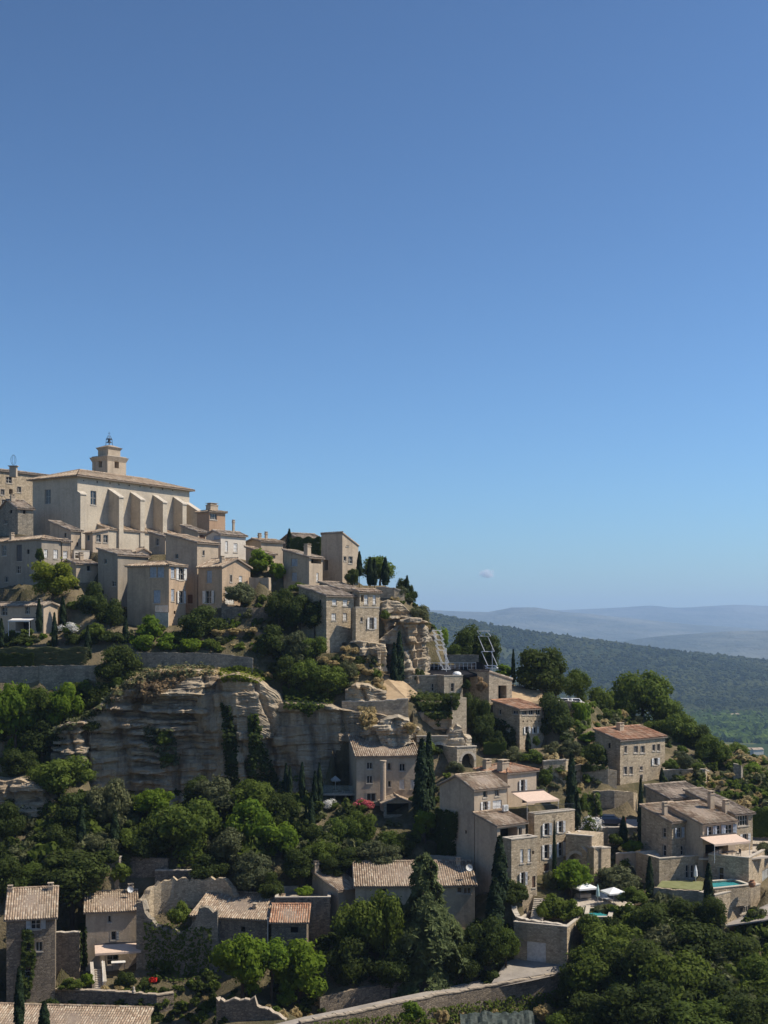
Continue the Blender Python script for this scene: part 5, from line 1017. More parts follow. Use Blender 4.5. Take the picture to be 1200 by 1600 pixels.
# drain tower on the front of the cliff house, pipes
mb = MB(); h_ = 66*167/F; mb.lathe([(.38,-2),(.38,h_),(.45,h_+.02),(.45,h_+.16),(.02,h_+.2)], 12); q = mb.build('round_flue', M['plaster_cream'], None, True); q.location = at(598.5,1256,167.2); tag(q, 'pale round flue column on the front of the house under the cliff', 'flue')
mb = MB(); mb.tube((0,0,0),(0,0,3.2),.07); q = mb.build('drain_pipe', M['white_paint']); q.location = at(418.5,1478,145.6); tag(q, 'white drain pipe at the corner of the dark fronted house', 'pipe')
# terrace furniture, pots
def table(label, p, rz, cloth='canvas_white', s=1.0):
    root = empty('table', p, rz); tag(root, label, 'table'); mb = MB(); mb.box(-.8*s,.8*s,-.45*s,.45*s,.70,.76); mb.build('table_top', M[cloth], root)
    for x in (-.7,.7):
        for y in (-.36,.36): mb = MB(); mb.box(x*s-.03,x*s+.03,y*s-.03,y*s+.03,0,.698); mb.build('leg', M['iron_dark'], root)
def chair(label, p, rz, mat='white_paint', group=None):
    root = empty('chair', p, rz); tag(root, label, 'chair', group); mb = MB(); mb.box(-.24,.24,-.24,.24,.42,.47); mb.build('seat', M[mat], root); mb = MB(); mb.box(-.24,.24,.2,.25,.5,.95); mb.build('backrest', M[mat], root)
    for x in (-.2,.2):
        for y in (-.2,.2): mb = MB(); mb.box(x-.025,x+.025,y-.025,y+.025,0,.418); mb.build('leg', M[mat], root)
tf = at(812,1312,151.6) - Vector((0,0,.55)); table('white table on the flat terrace below the loggia', tf, R(33)); chair('white chair left of the terrace table below the loggia', tf + Vector((-1.2,-.2,0)), 1.2); chair('white chair right of the terrace table below the loggia', tf + Vector((1.3,.6,0)), -1.0)
tv = at(1140,1340,155.6); table('dark table under the long villa awning', tv, R(26), 'sh_dark'); chair('dark chair left of the villa terrace table', tv + Vector((-1.2,-.4,0)), 1.3, 'sh_dark'); chair('dark chair right of the villa terrace table', tv + Vector((1.2,.5,0)), -1.3, 'sh_dark')
table('pale table on the terrace of the beige house behind the stair', at(185,1513,147.2), .2, 'awning_pale')
mb = MB(); mb.lathe([(.02,0),(.28,0),(.42,.3),(.40,.55),(.25,.72),(.3,.8),(.24,.8),(.2,.6)], 14); q = mb.build('clay_jar', M['terracotta'], None, True); q.location = at(1175,1386,149.2); tag(q, 'round terracotta jar on the corner of the upper pool deck', 'jar')
mb = MB(); mb.lathe([(.02,0),(.2,0),(.22,.2),(.12,.45),(.14,.55),(.06,.75),(.01,.78)], 10); q = mb.build('garden_ornament', M['cap_stone'], None, True); q.location = at(209,1552,141.6); tag(q, 'small pale ornament on the courtyard wall near the red flowers', 'ornament')
# tarpaulin at the bottom edge
mb = MB(); n_, m_ = 30, 10; W_ = 118*128/F
G = [[(W_*i/n_, 3.5*j/m_, 1.1*math.sin(math.pi*min(1,j/m_*1.1))*(.8+.5*fbm(i*.25,j*.3,7.7,3)) + .35*fbm(i*.5, j*.5, 2.2, 2)) for i in range(n_+1)] for j in range(m_+1)]
for j in range(m_):
    for i in range(n_): mb.face([G[j][i], G[j][i+1], G[j+1][i+1], G[j+1][i]])
q = mb.build('tarpaulin', M['tarp'], None, True); q.location = at(720,1604,130.5); tag(q, 'crumpled dark green tarpaulin at the bottom edge under the lane wall', 'tarpaulin')
# far buildings on the plain
def far_house(label, px, py, Y, w, d, h, rz):
    p = at(px, py, Y); p.z = ZP; root = empty('distant_house', p, rz); tag(root, label, 'house'); mb = MB(); mb.box(-w/2,w/2,-d/2,d/2,-2,h); mb.build('wall', M['plaster_white'], root)
    mb = MB(); e = .6; t = d*.25
    mb.face([(-w/2-e,-d/2-e,h),(w/2+e,-d/2-e,h),(w/2+e,0,h+t),(-w/2-e,0,h+t)]); mb.face([(w/2+e,d/2+e,h),(-w/2-e,d/2+e,h),(-w/2-e,0,h+t),(w/2+e,0,h+t)])
    for s in (-1,1): mb.face([(s*w/2,-d/2,h),(s*w/2,d/2,h),(s*w/2,0,h+t)])
    mb.build('roof', M['tile_tan'], root)
for i, (px, py, Y, w_, lb) in enumerate([(1164,1181,1560,16,'white farmhouse on the plain behind the right hand trees, left one'),(1182,1181,1560,14,'white farmhouse on the plain behind the right hand trees, right one'),(1146,1124,2200,22,'distant pale farmhouse among bright green trees on the plain')]): far_house(lb, px, py, Y, w_, 9, 5, .3*i)
# ---------------------------------------------------------------- vegetation: leaf meshes shared between plants
def rand_unit(rg, n):
    v = rg.normal(size=(n, 3)); return v / np.linalg.norm(v, axis=1)[:, None]
def leaf_mesh(name, C, N, size, mat, rg, aspect=1.5, up=0.0):
    """C centres, N outward directions; one diamond leaf clump each"""
    n = len(C); d = N + .5 * rand_unit(rg, n); d[:, 2] += up; d /= np.linalg.norm(d, axis=1)[:, None]
    t = np.cross(d, rand_unit(rg, n)); t /= np.linalg.norm(t, axis=1)[:, None] + 1e-9; b = np.cross(d, t)
    s = size * rg.uniform(.5, 1.6, n)[:, None]
    V = np.empty((n, 4, 3)); V[:, 0] = C - t * s * aspect * .5; V[:, 1] = C - b * s * .5 + d * s * .12; V[:, 2] = C + t * s * aspect * .5; V[:, 3] = C + b * s * .5 + d * s * .12
    me = bpy.data.meshes.new(name); me.vertices.add(n*4); me.loops.add(n*4); me.polygons.add(n)
    me.vertices.foreach_set('co', V.astype(np.float32).ravel()); me.loops.foreach_set('vertex_index', np.arange(n*4, dtype=np.int32)); me.polygons.foreach_set('loop_start', np.arange(0, n*4, 4, dtype=np.int32))
    uv = np.repeat(np.stack([np.clip(rg.beta(1.6, 2.0, n), 0, 1), np.full(n, .5)], 1), 4, axis=0); l = me.uv_layers.new(name='UVMap'); l.data.foreach_set('uv', uv.astype(np.float32).ravel())
    me.materials.append(M[mat]); me.update(); me.validate(); return me
def lobes_crown(seed, nl, n, flat=1.0, rmin=.17, rmax=.44, low=-.55, spread=.80, fill=.72):
    rg = np.random.default_rng(seed); cs = []
    for i in range(nl):
        for _ in range(60):
            p = rg.uniform(-1, 1, 3)
            if np.linalg.norm(p) < 1 and p[2] > low: break
        p = p / max(.35, np.linalg.norm(p)) * spread * rg.uniform(.55, 1.0); cs.append((p, rg.uniform(rmin, rmax)))
    cs.append((np.array([rg.uniform(-.15,.15), rg.uniform(-.15,.15), -.1]), .5)); w_ = np.array([c[1]**2 for c in cs]); w_ /= w_.sum(); C, N = [], []
    for (p, r), k in zip(cs, (w_ * n).astype(int)):
        u = rand_unit(rg, k); rr = r * np.where(rg.random(k) < fill, rg.uniform(.82, 1.1, k), rg.uniform(.3, .85, k))
        u2 = u * np.array([1, 1, .82]); C.append(p + u2 * rr[:, None]); N.append(u)
    C, N = np.concatenate(C), np.concatenate(N); C = C + np.where(rg.random(len(C)) < .12, .10, .03)[:, None] * rg.normal(size=C.shape)
    C[:, 2] *= flat; return C, N, rg
VAR = {}
def variants(kind, make, k):
    VAR[kind] = [make(i) for i in range(k)]
def mk_broad(mat, size=.066, n=9000, nl=24, aspect=1.5, tag_='crown', **kw):
    def f(i):
        C, N, rg = lobes_crown(hash((mat, i, nl)) % 9999 if False else (sum(map(ord, mat)) * 13 + i * 101 + nl), nl, n, **kw)
        return leaf_mesh(tag_, C, N, size, mat, rg, aspect)
    return f
variants('dark', mk_broad('leaf_dark'), 4); variants('mid', mk_broad('leaf_mid'), 4); variants('bright', mk_broad('leaf_bright', .08, 6500, 22, rmin=.2, rmax=.38, fill=.7), 3)
variants('yellow', mk_broad('leaf_yellow', .08, 6000, 20, rmin=.2, rmax=.36, fill=.7), 2); variants('olive', mk_broad('leaf_olive', .055, 8000, 26, 2.2, rmin=.18, rmax=.34), 3)
variants('shrub', mk_broad('leaf_mid', .095, 4200, 14, low=-.2), 3); variants('shrubdark', mk_broad('leaf_dark', .095, 4200, 14, low=-.2), 3); variants('shrubbright', mk_broad('leaf_bright', .13, 2200, 12, low=-.2), 2)
variants('grey', mk_broad('leaf_olive', .06, 6000, 22, 2.4, low=-.3), 2); variants('dry', mk_broad('leaf_dry', .12, 1500, 10, 2.6, low=-.1, rmin=.2, rmax=.35), 2); variants('brown', mk_broad('leaf_brown', .12, 1500, 10, 2.0, low=-.1), 1)
def mk_cypress(i):
    rg = np.random.default_rng(700 + i); n = 3600; z = rg.random(n) ** .9; prof = np.interp(z, [0, .06, .3, .6, .85, 1], [.55, .85, 1, .82, .42, .05]); a = rg.random(n) * 2 * np.pi
    lump = 1 + .16 * np.sin(a * 3 + z * 17 + i) + .12 * np.sin(a * 5 - z * 31); r = prof * lump * np.where(rg.random(n) < .75, rg.uniform(.8, 1.04, n), rg.uniform(.3, .8, n))
    C = np.stack([np.cos(a) * r, np.sin(a) * r, z * 8.0], 1); N = np.stack([np.cos(a), np.sin(a), np.full(n, .9)], 1)
    return leaf_mesh('crown', C, N, .34, 'leaf_cypress', rg, 1.9)
variants('cypress', mk_cypress, 3)
def mk_hedge(mat):
    def f(i):
        rg = np.random.default_rng(900 + i); n = 5200; P = rg.uniform(-1, 1, (n, 3)); ax = rg.choice(3, n, p=[.12, .44, .44]); sg = np.where(rg.random(n) < .5, -1, 1); P[np.arange(n), ax] = sg * rg.uniform(.82, 1.04, n)
        P[:, 2] += .12 * np.sin(P[:, 0] * 9) * (P[:, 2] > .5); N = np.zeros((n, 3)); N[np.arange(n), ax] = sg
        return leaf_mesh('crown', P, N, .11, mat, rg, 1.4)
    return f
variants('hedge', mk_hedge('leaf_olive'), 1); variants('hedgegreen', mk_hedge('leaf_mid'), 1); variants('hedgedark', mk_hedge('leaf_dark'), 1)
def mk_cedar(i):
    rg = np.random.default_rng(50 + i); C, N = [], []
    for k in range(46):
        z = .10 + .86 * (k / 46); L = np.interp(z, [0, .25, .45, .58, .68, .85, 1], [.85, .95, 1.0, .82, .42, .34, .10]) * rg.uniform(.45, 1.2); a = k * 2.399 + rg.uniform(-.4, .4); m = int(200 + 620 * L)
        t = rg.random(m) ** .65; x = t * L; rise = .10 * np.sin(t * 2.6); zz = z * 2.4 + rise * L - .42 * L * t ** 2.2 - rg.exponential(.07, m) * (.25 + t); wv = rg.normal(size=m) * .12 * (.25 + t) * L ** .6
        C.append(np.stack([np.cos(a) * x - np.sin(a) * wv, np.sin(a) * x + np.cos(a) * wv, zz], 1)); N.append(np.stack([np.cos(a) * np.full(m, .5), np.sin(a) * np.full(m, .5), np.full(m, .5)], 1))
    C, N = np.concatenate(C), np.concatenate(N); return leaf_mesh('crown', C, N, .036, 'leaf_cedar', rg, 3.0)
variants('cedar', mk_cedar, 1)
def mk_flowers(mat, n):
    C, N, rg = lobes_crown(33, 12, n, low=-.1, fill=1.0); return leaf_mesh('blossom', C * 1.03, N, .10, mat, rg, 1.1)
BL = {'w': mk_flowers('petal_white', 1500), 'p': mk_flowers('petal_pink', 1300)}
def trunk_mesh():
    mb = MB(); rnd = random.Random(4); pts = [Vector((0,0,-.15)), Vector((.02,.01,.3)), Vector((-.03,.02,.62))]
    mb.tube(pts[0], pts[1], .07, .052, 7); mb.tube(pts[1], pts[2], .052, .04, 7)
    for i in range(5):
        a = i * 1.26 + rnd.uniform(-.3, .3); e = pts[2] + Vector((math.cos(a)*.22, math.sin(a)*.22, .3 + rnd.uniform(-.06,.1))); mb.tube(pts[2] - Vector((0,0,.12*(i % 2))), e, .028, .012, 5); mb.tube(e, e + Vector((math.cos(a+.5)*.14, math.sin(a+.5)*.14, .14)), .012, .005, 4)
    return mb.mesh('trunk', M['trunk'], True)
TRUNK = trunk_mesh()
cnt = {}
def plant(kind, x, y, z0, zc0, zc1, rx, ry, name, label, group=None, cat='tree', rz=None, flower=None):
    """z0 ground, zc0..zc1 crown bottom and top"""
    v = VAR[kind]; i = cnt.get(kind, 0); cnt[kind] = i + 1; rnd = random.Random(i * 31 + len(kind)); root = empty(name, (x, y, z0)); tag(root, label, cat, group)
    hz = (zc1 - zc0)
    cr_ = obj('crown' if cat == 'tree' else 'foliage', v[i % len(v)], root); cr_.rotation_euler = (0, 0, rnd.uniform(0, 6.28) if rz is None else rz)
    if kind == 'cypress': cr_.scale = (rx, ry, (zc1 - zc0) / 8.0); cr_.location = (0, 0, zc0 - z0)
    elif kind == 'cedar': cr_.scale = (rx, ry, hz / 2.42); cr_.location = (0, 0, zc0 - z0)
    elif kind.startswith('hedge'): cr_.scale = (rx, ry, hz / 2); cr_.location = (0, 0, (zc0 + zc1) / 2 - z0)
    else: cr_.scale = (rx, ry, hz / 2 * 1.04); cr_.location = (0, 0, (zc0 + zc1) / 2 - z0)
    if flower: b = obj('blossom', BL[flower], root); b.scale = cr_.scale; b.location = cr_.location; b.rotation_euler = cr_.rotation_euler
    if cat == 'tree':
        t = obj('trunk', TRUNK, root); th = max(.6, zc0 + hz * .62 - z0); w_ = max(.7, min(rx, 5) * .62) if kind != 'cypress' else .9
        t.scale = (w_ * 1.9, w_ * 1.9, th); t.rotation_euler = (0, 0, rnd.uniform(0, 6))
        if kind in ('cypress', 'cedar'): t.scale = (.8 if kind == 'cypress' else 5, .8 if kind == 'cypress' else 5, th * (1 if kind == 'cypress' else 1.1))
    return root
def T(kind, px, top, bot, w_, Y, label, name=None, group=None, cat='tree', dy=1.0, flower=None):
    p = at(px, bot, Y); zt = at(px, top, Y).z; r = w_ * Y / F / 2; rz = None
    z0 = min(Hgt(p.x, p.y), p.z + .3 if cat != 'tree' else p.z)
    if cat != 'tree': z0 = max(z0, p.z - 3.0)
    if name is None: name = {'cypress': 'cypress_tree', 'olive': 'olive_tree', 'cedar': 'cedar_tree'}.get(kind, 'tree') if cat == 'tree' else {'plant': 'shrub', 'hedge': 'hedge', 'shrub': 'shrub'}.get(cat, 'shrub')
    if kind.startswith('hedge'): rz = 0.0
    return plant(kind, p.x, p.y, z0, p.z, zt, r, r * dy, name, label, group, cat, rz, flower)
def cyp(px, top, bot, w_, Y, label): return T('cypress', px, top, bot, w_, Y, label)
def sh(kind, px, top, bot, w_, Y, label, dy=1.0, flower=None, group=None): return T(kind, px, top, bot, w_, Y, label, cat='shrub', dy=dy, flower=flower, group=group)
# upper left gardens
T('yellow', 82, 876, 940, 78, 194, 'bright yellow green tree in front of the broad shaded house')
T('dark', 142, 905, 972, 58, 192, 'dense dark tree right of the yellow green tree')
T('dark', 172, 938, 985, 46, 189, 'dark rounded tree below the stone house with sloping roof line')
for a in [(61,937,987,9,187,'slim cypress in front of the low garden house, nearest its lit end wall'),(98,933,978,10,190,'cypress behind the white flowering shrub at upper left'),(85,958,1011,8,185.6,'narrow cypress left of the white flowering shrub'),(137,979,1040,10,182,'tall slim cypress at the right end of the clipped hedge'),(2,967,1012,9,185.5,'cypress cut by the left picture edge above the hedge'),(196,966,1008,9,185,'small cypress at the foot of the tan corner house')]: cyp(*a)
sh('shrubdark', 62, 855, 884, 14, 198, 'dark climber on the corner of the broad shaded house')
sh('shrub', 108, 972, 996, 32, 186.5, 'white flowering oleander between the cypresses at upper left', flower='w')
sh('shrub', 145, 972, 1004, 44, 185.6, 'mid green shrub right of the white oleander'); sh('shrubdark', 172, 982, 1010, 40, 185, 'dark green shrub left of the small cypress'); sh('shrubdark', 40, 988, 1012, 44, 186.2, 'dark shrub bank behind the clipped hedge, left part')
sh('shrub', 20, 985, 1010, 30, 187, 'low green shrub in front of the low garden house door'); sh('shrubdark', 116, 990, 1012, 30, 185.6, 'dark low shrub under the white oleander')
T('hedge', 62, 1013, 1043, 144, 181.0, 'long clipped grey green hedge on top of the garden wall', 'hedge', cat='hedge', dy=.10)
T('hedgedark', 20, 1022, 1046, 66, 180.4, 'dark low hedge strip in front of the clipped hedge', 'hedge', cat='hedge', dy=.12)
sh('shrubbright', 238, 965, 1008, 46, 184.5, 'tall bright green shrub under the balcony of the tan corner house'); sh('shrubbright', 222, 990, 1024, 40, 182.5, 'bright green shrub on the wall top, leftmost of the row'); sh('shrubbright', 262, 992, 1024, 46, 182.2, 'bright green shrub on the wall top, second of the row')
sh('shrubbright', 298, 996, 1026, 44, 182.2, 'bright green shrub on the wall top, third of the row'); sh('shrub', 328, 996, 1020, 30, 182.6, 'green shrub on the wall top, rightmost of the row'); sh('shrub', 276, 985, 1010, 40, 184, 'green shrub between the bright row and the round dark tree')
T('dark', 316, 943, 1003, 72, 185.4, 'round dark tree in front of the garden wall'); T('olive', 377, 908, 948, 58, 189.8, 'grey green olive tree in front of the gabled house')
T('dark', 186, 1009, 1080, 74, 178.6, 'big dark bush hanging over the cliff edge left of the pale rubble wall', 'bush')
T('bright', 24, 1056, 1176, 74, 174.6, 'large light green tree at the left edge below the garden wall'); T('mid', 70, 1072, 1140, 62, 175.6, 'green tree beside the left edge tree below the garden wall'); T('bright', 104, 1068, 1142, 62, 175.4, 'light green tree nearest the cliff below the garden wall'); T('dark', 66, 1120, 1180, 70, 173.8, 'dark tree under the two light green trees at left')
# upper middle
sh('shrubbright', 408, 862, 900, 46, 198.5, 'bright green bamboo clump beside the beige garden wall'); sh('shrubbright', 434, 878, 912, 28, 197.5, 'yellow green bamboo clump under the blue shuttered house'); sh('shrub', 398, 868, 906, 26, 199.5, 'green bush against the low house by the bamboo')
sh('shrub', 466, 908, 930, 30, 193.6, 'light green shrub under the blue shuttered house'); cyp(452, 827, 862, 8, 208, 'thin cypress on the skyline in front of the long stone house'); T('hedgedark', 478, 841, 872, 46, 205, 'clipped dark hedge in front of the long skyline house', 'hedge', cat='hedge', dy=.25)
for px, top, bot, w_, Y, k, lb in [(436,922,976,52,187.6,'dark','dark shrub tree above the garden wall end, leftmost of the bank'),(468,926,980,54,186.6,'dark','dark shrub tree in the middle of the bank left of the rubble house'),(492,940,990,46,185.8,'dark','dark shrub tree touching the tall rubble house'),(430,972,1030,66,183,'dark','large dark bush below the terrace walls'),(462,980,1040,60,182,'olive','grey green bush under the dark bank'),(490,990,1036,50,182.4,'mid','green bush at the foot of the tall rubble house'),
    (452,1022,1076,52,180,'dark','dark bush on the cliff edge right of the rock pillar'),(478,1026,1082,56,179.4,'mid','green bush on the cliff edge, second from the rock pillar'),(512,1040,1092,62,178.6,'mid','bright green bush hanging over the smooth cliff'),(540,1030,1072,40,180.2,'olive','pale bush on the slope below the rubble house')]: T(k, px, top, bot, w_, Y, lb, 'bush')
for i, (px, py, w_) in enumerate([(520,1036,26),(545,1030,28),(560,1042,30),(575,1050,30),(590,1062,26),(552,1058,34),(572,1068,30),(532,1050,28),(505,1030,24)]): sh('dry', px, py - 5, py + 8, w_ * .8, 181.6 - i * .1, 'tuft of dry straw coloured grass on the slope below the rubble house', group='dry grass tufts on the rubble house slope')
for i, (px, py, w_) in enumerate([(365,988,30),(392,986,26),(340,990,24),(370,1012,30),(345,1014,24),(395,1014,24)]): sh('dry', px, py - 7, py + 7, w_, 185 - (i > 2) * 1.5, 'dry grass strip tuft on the terraces above the rock pillar', group='dry grass on the terraces')
T('dark', 551, 887, 916, 28, 197, 'small dark tree beside the foot of the tower house')
for a in [(561.5,862,900,8,199,'slim cypress touching the tower house on the skyline'),(578,871,914,9,198,'cypress left of the dark skyline tree, first of a close pair'),(585,874,914,9,198.6,'cypress left of the dark skyline tree, second of a close pair'),(602,872,914,11,197.5,'cypress standing before the skyline tree on the right')]: cyp(*a)
T('mid', 594, 867, 916, 60, 204, 'spreading green tree on the skyline right of the tower house'); T('dark', 630, 904, 944, 26, 199, 'dark tree at the right end of the skyline'); T('dark', 644, 912, 944, 22, 198.6, 'small dark tree beyond the terrace wall end'); cyp(636, 900, 942, 8, 198, 'cypress between the last skyline trees')
sh('olive', 625, 915, 936, 26, 196.6, 'grey shrub growing on the terrace wall by the small upper house'); T('olive', 657, 942, 980, 38, 191, 'grey olive on top of the pale bluff'); sh('shrub', 603, 952, 972, 20, 188, 'dry green shrub on the rubble slope by the small upper house')
cyp(616, 1006, 1072, 11, 184.6, 'shorter cypress of the close pair before the pale bluff'); cyp(624, 988, 1070, 13, 185.2, 'taller cypress of the close pair before the pale bluff')
T('bright', 686, 974, 1040, 32, 200, 'light green tree behind the left light tower'); T('dark', 735, 980, 1050, 66, 203, 'broad dark tree between the two light towers'); T('dark', 764, 988, 1048, 50, 202, 'dark tree behind the right light tower'); T('mid', 708, 1000, 1044, 40, 201, 'green tree right of the left light tower')
sh('shrubbright', 790, 1040, 1064, 40, 199, 'bright green creeper bank beside the gate house'); T('dark', 846, 1013, 1094, 92, 194, 'big round dark tree above the plaza'); T('mid', 902, 1042, 1098, 44, 204, 'green tree right of the big round plaza tree'); cyp(802, 1015, 1066, 6, 197, 'thin cypress left of the big round plaza tree'); T('dark', 868, 1030, 1090, 56, 198, 'dark tree behind the big round plaza tree')
sh('shrubdark', 652, 1040, 1075, 22, 187, 'low dark shrub right of the cypress pair'); sh('shrubdark', 729, 1062, 1080, 14, 184.5, 'dark bush in the gap of the ruined stage wall'); sh('brown', 752, 1058, 1086, 26, 184, 'dry climber on the ruined wall by the gate house')
for px, top, bot, w_, Y, lb in [(738,1086,1150,36,180,'dark ivy bush hanging left of the gate house'),(756,1090,1160,34,179.4,'dark bush below the ruined wall'),(752,1120,1172,40,178.4,'dark lower bush beside the carved rock stack'),(776,1140,1172,30,177.2,'dark low bush beside the red brown roofed house')]: T('dark', px, top, bot, w_, Y, lb, 'bush')
T('hedgegreen', 773, 1160, 1178, 34, 176.4, 'light green clipped hedge below the red brown roofed house', 'hedge', cat='hedge', dy=.4); sh('grey', 800, 1168, 1192, 38, 175, 'grey green rounded shrub right of the clipped hedge'); sh('shrub', 832, 1172, 1200, 44, 174.4, 'green shrub in front of the red brown roofed house'); cyp(825, 1144, 1174, 8, 177.2, 'small cypress at the corner of the red brown roofed house'); sh('shrub', 838, 1148, 1170, 12, 177.4, 'small bush right of the small cypress')
sh('grey', 711, 1190, 1212, 32, 170.8, 'rounded olive green bush in front of the arches'); sh('shrub', 850, 1200, 1236, 24, 171, 'yellowish creeper right of the cream house')
# right hand side
for px, top, bot, w_, Y, k, lb in [(866,1086,1160,58,183.6,'dark','dark tree filling the slope under the plaza wall'),(886,1120,1162,36,182.6,'dark','lower dark tree under the plaza wall'),(1005,1049,1136,96,216,'mid','large green tree standing alone before the wooded ridge'),(975,1075,1135,50,214,'mid','green tree left of the large lone tree'),(1046,1090,1145,52,215,'mid','green tree right of the large lone tree'),(940,1070,1128,50,213,'mid','green tree between plaza and the large lone tree'),
    (1060,1116,1180,62,204,'mid','green tree behind the rusty red roof'),(1092,1132,1180,44,203,'dark','dark tree right behind the rusty red roof'),(1114,1146,1202,56,196,'mid','spreading tree above the dry crumbling bank'),(1028,1120,1165,44,206,'mid','green tree close behind the rusty red roof ridge'),(1176,1186,1246,44,190,'bright','light green tree at the right edge above the villa'),(1198,1196,1262,50,186,'mid','green tree cut by the right picture edge'),(1150,1160,1196,40,214,'mid','small tree on the slope edge at right')]: T(k, px, top, bot, w_, Y, lb)
sh('shrubbright', 908, 1096, 1146, 24, 189, 'bright green creeper over the plaza wall', dy=.6); sh('olive', 890, 1154, 1186, 40, 177.4, 'pale flowering creeper spilling over the wall above the tall cypress'); sh('shrubbright', 918, 1145, 1164, 38, 182, 'yellow green rounded shrub left of the rusty red roof'); sh('shrubdark', 927, 1160, 1200, 44, 175.4, 'dark ivy mound left of the rusty red roofed house'); sh('grey', 862, 1160, 1186, 30, 177.6, 'grey green shrub above the rough stone wall')
sh('olive', 1071, 1173, 1204, 36, 184, 'rounded olive shrub on the stone terrace'); sh('shrub', 1048, 1186, 1206, 24, 179.6, 'low shrub row on the stone terrace near the house'); cyp(1034, 1200, 1224, 7, 175.4, 'tiny cypress beside the stone terrace corner'); sh('shrub', 1090, 1190, 1206, 24, 180.6, 'low green shrub on the right end of the stone terrace')
for i, (px, py, w_) in enumerate([(1125,1222,34),(1150,1235,36),(1140,1210,26),(1170,1246,34),(1112,1240,26),(1160,1255,36),(1185,1252,28)]): sh('dry', px, py - 3, py + 7, w_ * .7, 176.4 - i * .3, 'straw coloured grass tuft on the dry slope right of the terrace', group='dry grass on the right slope')
T('hedgegreen', 1196, 1264, 1306, 44, 166, 'bright green hedge at the right edge beside the villa', 'hedge', cat='hedge', dy=.5); sh('olive', 1196, 1314, 1340, 40, 160, 'grey green shrub at the right end of the villa terrace')
for a in [(893,1179,1296,17,167,'tall dark cypress beside the white flowering shrub'),(902,1238,1290,10,166.6,'thin cypress leaning beside the tall dark cypress'),(974,1276,1322,12,165.6,'short cypress below the dark blue car'),(1001,1217,1318,9,165,'tall thin cypress at the shaded villa corner'),(1015,1340,1404,11,150.6,'cypress at the corner of the ochre lawn wall'),(1107,1350,1418,13,147.2,'pointed cypress before the upper pool'),(866,1285,1392,6,155,'very thin dark cypress before the shuttered house front')]: cyp(*a)
sh('shrub', 924, 1275, 1312, 38, 165.4, 'big white flowering oleander above the outer stair', flower='w'); sh('shrub', 912, 1240, 1276, 22, 168, 'green creeper on the wall behind the tall dark cypress'); sh('shrubbright', 988, 1312, 1338, 40, 162.4, 'green shrub with reddish flowers on the plaster wall'); sh('shrub', 962, 1300, 1326, 22, 164.6, 'climber hanging on the car terrace wall')
T('bright', 893, 1344, 1398, 64, 154.4, 'bright lime green tree behind the gazebo'); T('olive', 968, 1349, 1400, 80, 155.4, 'wide grey green olive beside the lower pool'); sh('grey', 858, 1362, 1396, 24, 154, 'pale rounded bush at the foot of the shuttered house')
for px, top, bot, w_, Y, k, lb in [(868,1394,1446,56,148.4,'shrub','tall reed like bush left of the lower pool'),(892,1406,1446,44,147.6,'shrub','flowering bush at the left end of the lower pool'),(919,1424,1470,40,144.6,'shrub','leafy bush against the front of the lower pool, left one'),(950,1426,1472,40,144.4,'shrubdark','leafy bush against the front of the lower pool, right one'),(846,1408,1440,20,147,'shrub','small bush beside the garden steps'),(988,1386,1420,44,149,'shrub','bush right of the open square parasol')]: sh(k, px, top, bot, w_, Y, lb)
# bushes on the cliff shoulder below the garden wall
for px, top, bot, w_, Y, k, lb in [(118,1084,1132,50,176,'dark','dark bush on the cliff shoulder below the garden wall, left one'),(158,1070,1122,52,176.4,'dark','dark bush on the cliff shoulder under the overhanging big bush'),(190,1056,1086,34,176.8,'mid','small green bush beside the pale cliff beds'),(140,1110,1150,44,174.4,'dark','dark bush at the left end of the cliff face')]: T(k, px, top, bot, w_, Y, lb, 'bush')
# under the cliff
for a in [(447,1194,1246,8,167,'cypress under the cliff, leftmost of the thin row'),(453,1198,1246,7,166.6,'cypress under the cliff, second of the thin row'),(472,1192,1246,9,167,'cypress under the cliff, third of the thin row'),(492,1206,1258,8,166.4,'cypress under the cliff, fourth of the thin row'),(499,1193,1254,9,167,'cypress under the cliff nearest the glazed terrace'),(486,1243,1322,12,161,'tall cypress in front of the glazed terrace'),(478,1262,1322,9,161,'slim cypress left of the tall one before the glazed terrace'),(659,1157,1296,23,163.4,'taller cypress of the big pair beside the grey sided house, front one'),(670,1148,1290,18,164.6,'rear cypress of the big pair beside the grey sided house'),(127,1258,1330,13,158,'cypress among the dark trees at left, first of two'),(179,1268,1336,15,157.6,'cypress among the dark trees at left, second of two'),(781,1308,1408,22,147.6,'dark cypress before the tan front wing'),(773,1374,1452,24,146,'lower dark cypress beside the arch of the long house'),(30,1512,1606,14,127,'cypress in front of the bottom left roof, taller'),(69,1565,1610,15,125.6,'cypress in front of the bottom left roof, shorter')]: cyp(*a)
sh('shrub', 566, 1248, 1270, 36, 166.4, 'crimson flowering bush in front of the house under the cliff', flower='p'); sh('shrub', 516, 1248, 1270, 26, 166.8, 'white flowering bush below the glazed terrace', flower='w')
for px, top, bot, w_, Y, k, lb in [(560,1262,1326,54,160.4,'mid','green bush tree below the crimson flowers'),(530,1275,1330,50,160,'mid','green bush left of the crimson flowers bank'),(590,1310,1362,78,156.4,'olive','big rounded grey green bush above the long roof'),(502,1312,1356,52,156,'mid','light green rounded bush left of the grey green bush'),(545,1325,1360,50,155.4,'dark','dark bush behind the wide warped roof'),(632,1300,1340,40,158.4,'dark','dark bush below the porch'),(664,1262,1306,40,160.6,'bright','bright green vine at the foot of the big cypress pair'),(612,1298,1330,50,159.6,'mid','green bush beneath the tiled porch')]: T(k, px, top, bot, w_, Y, lb, 'bush')
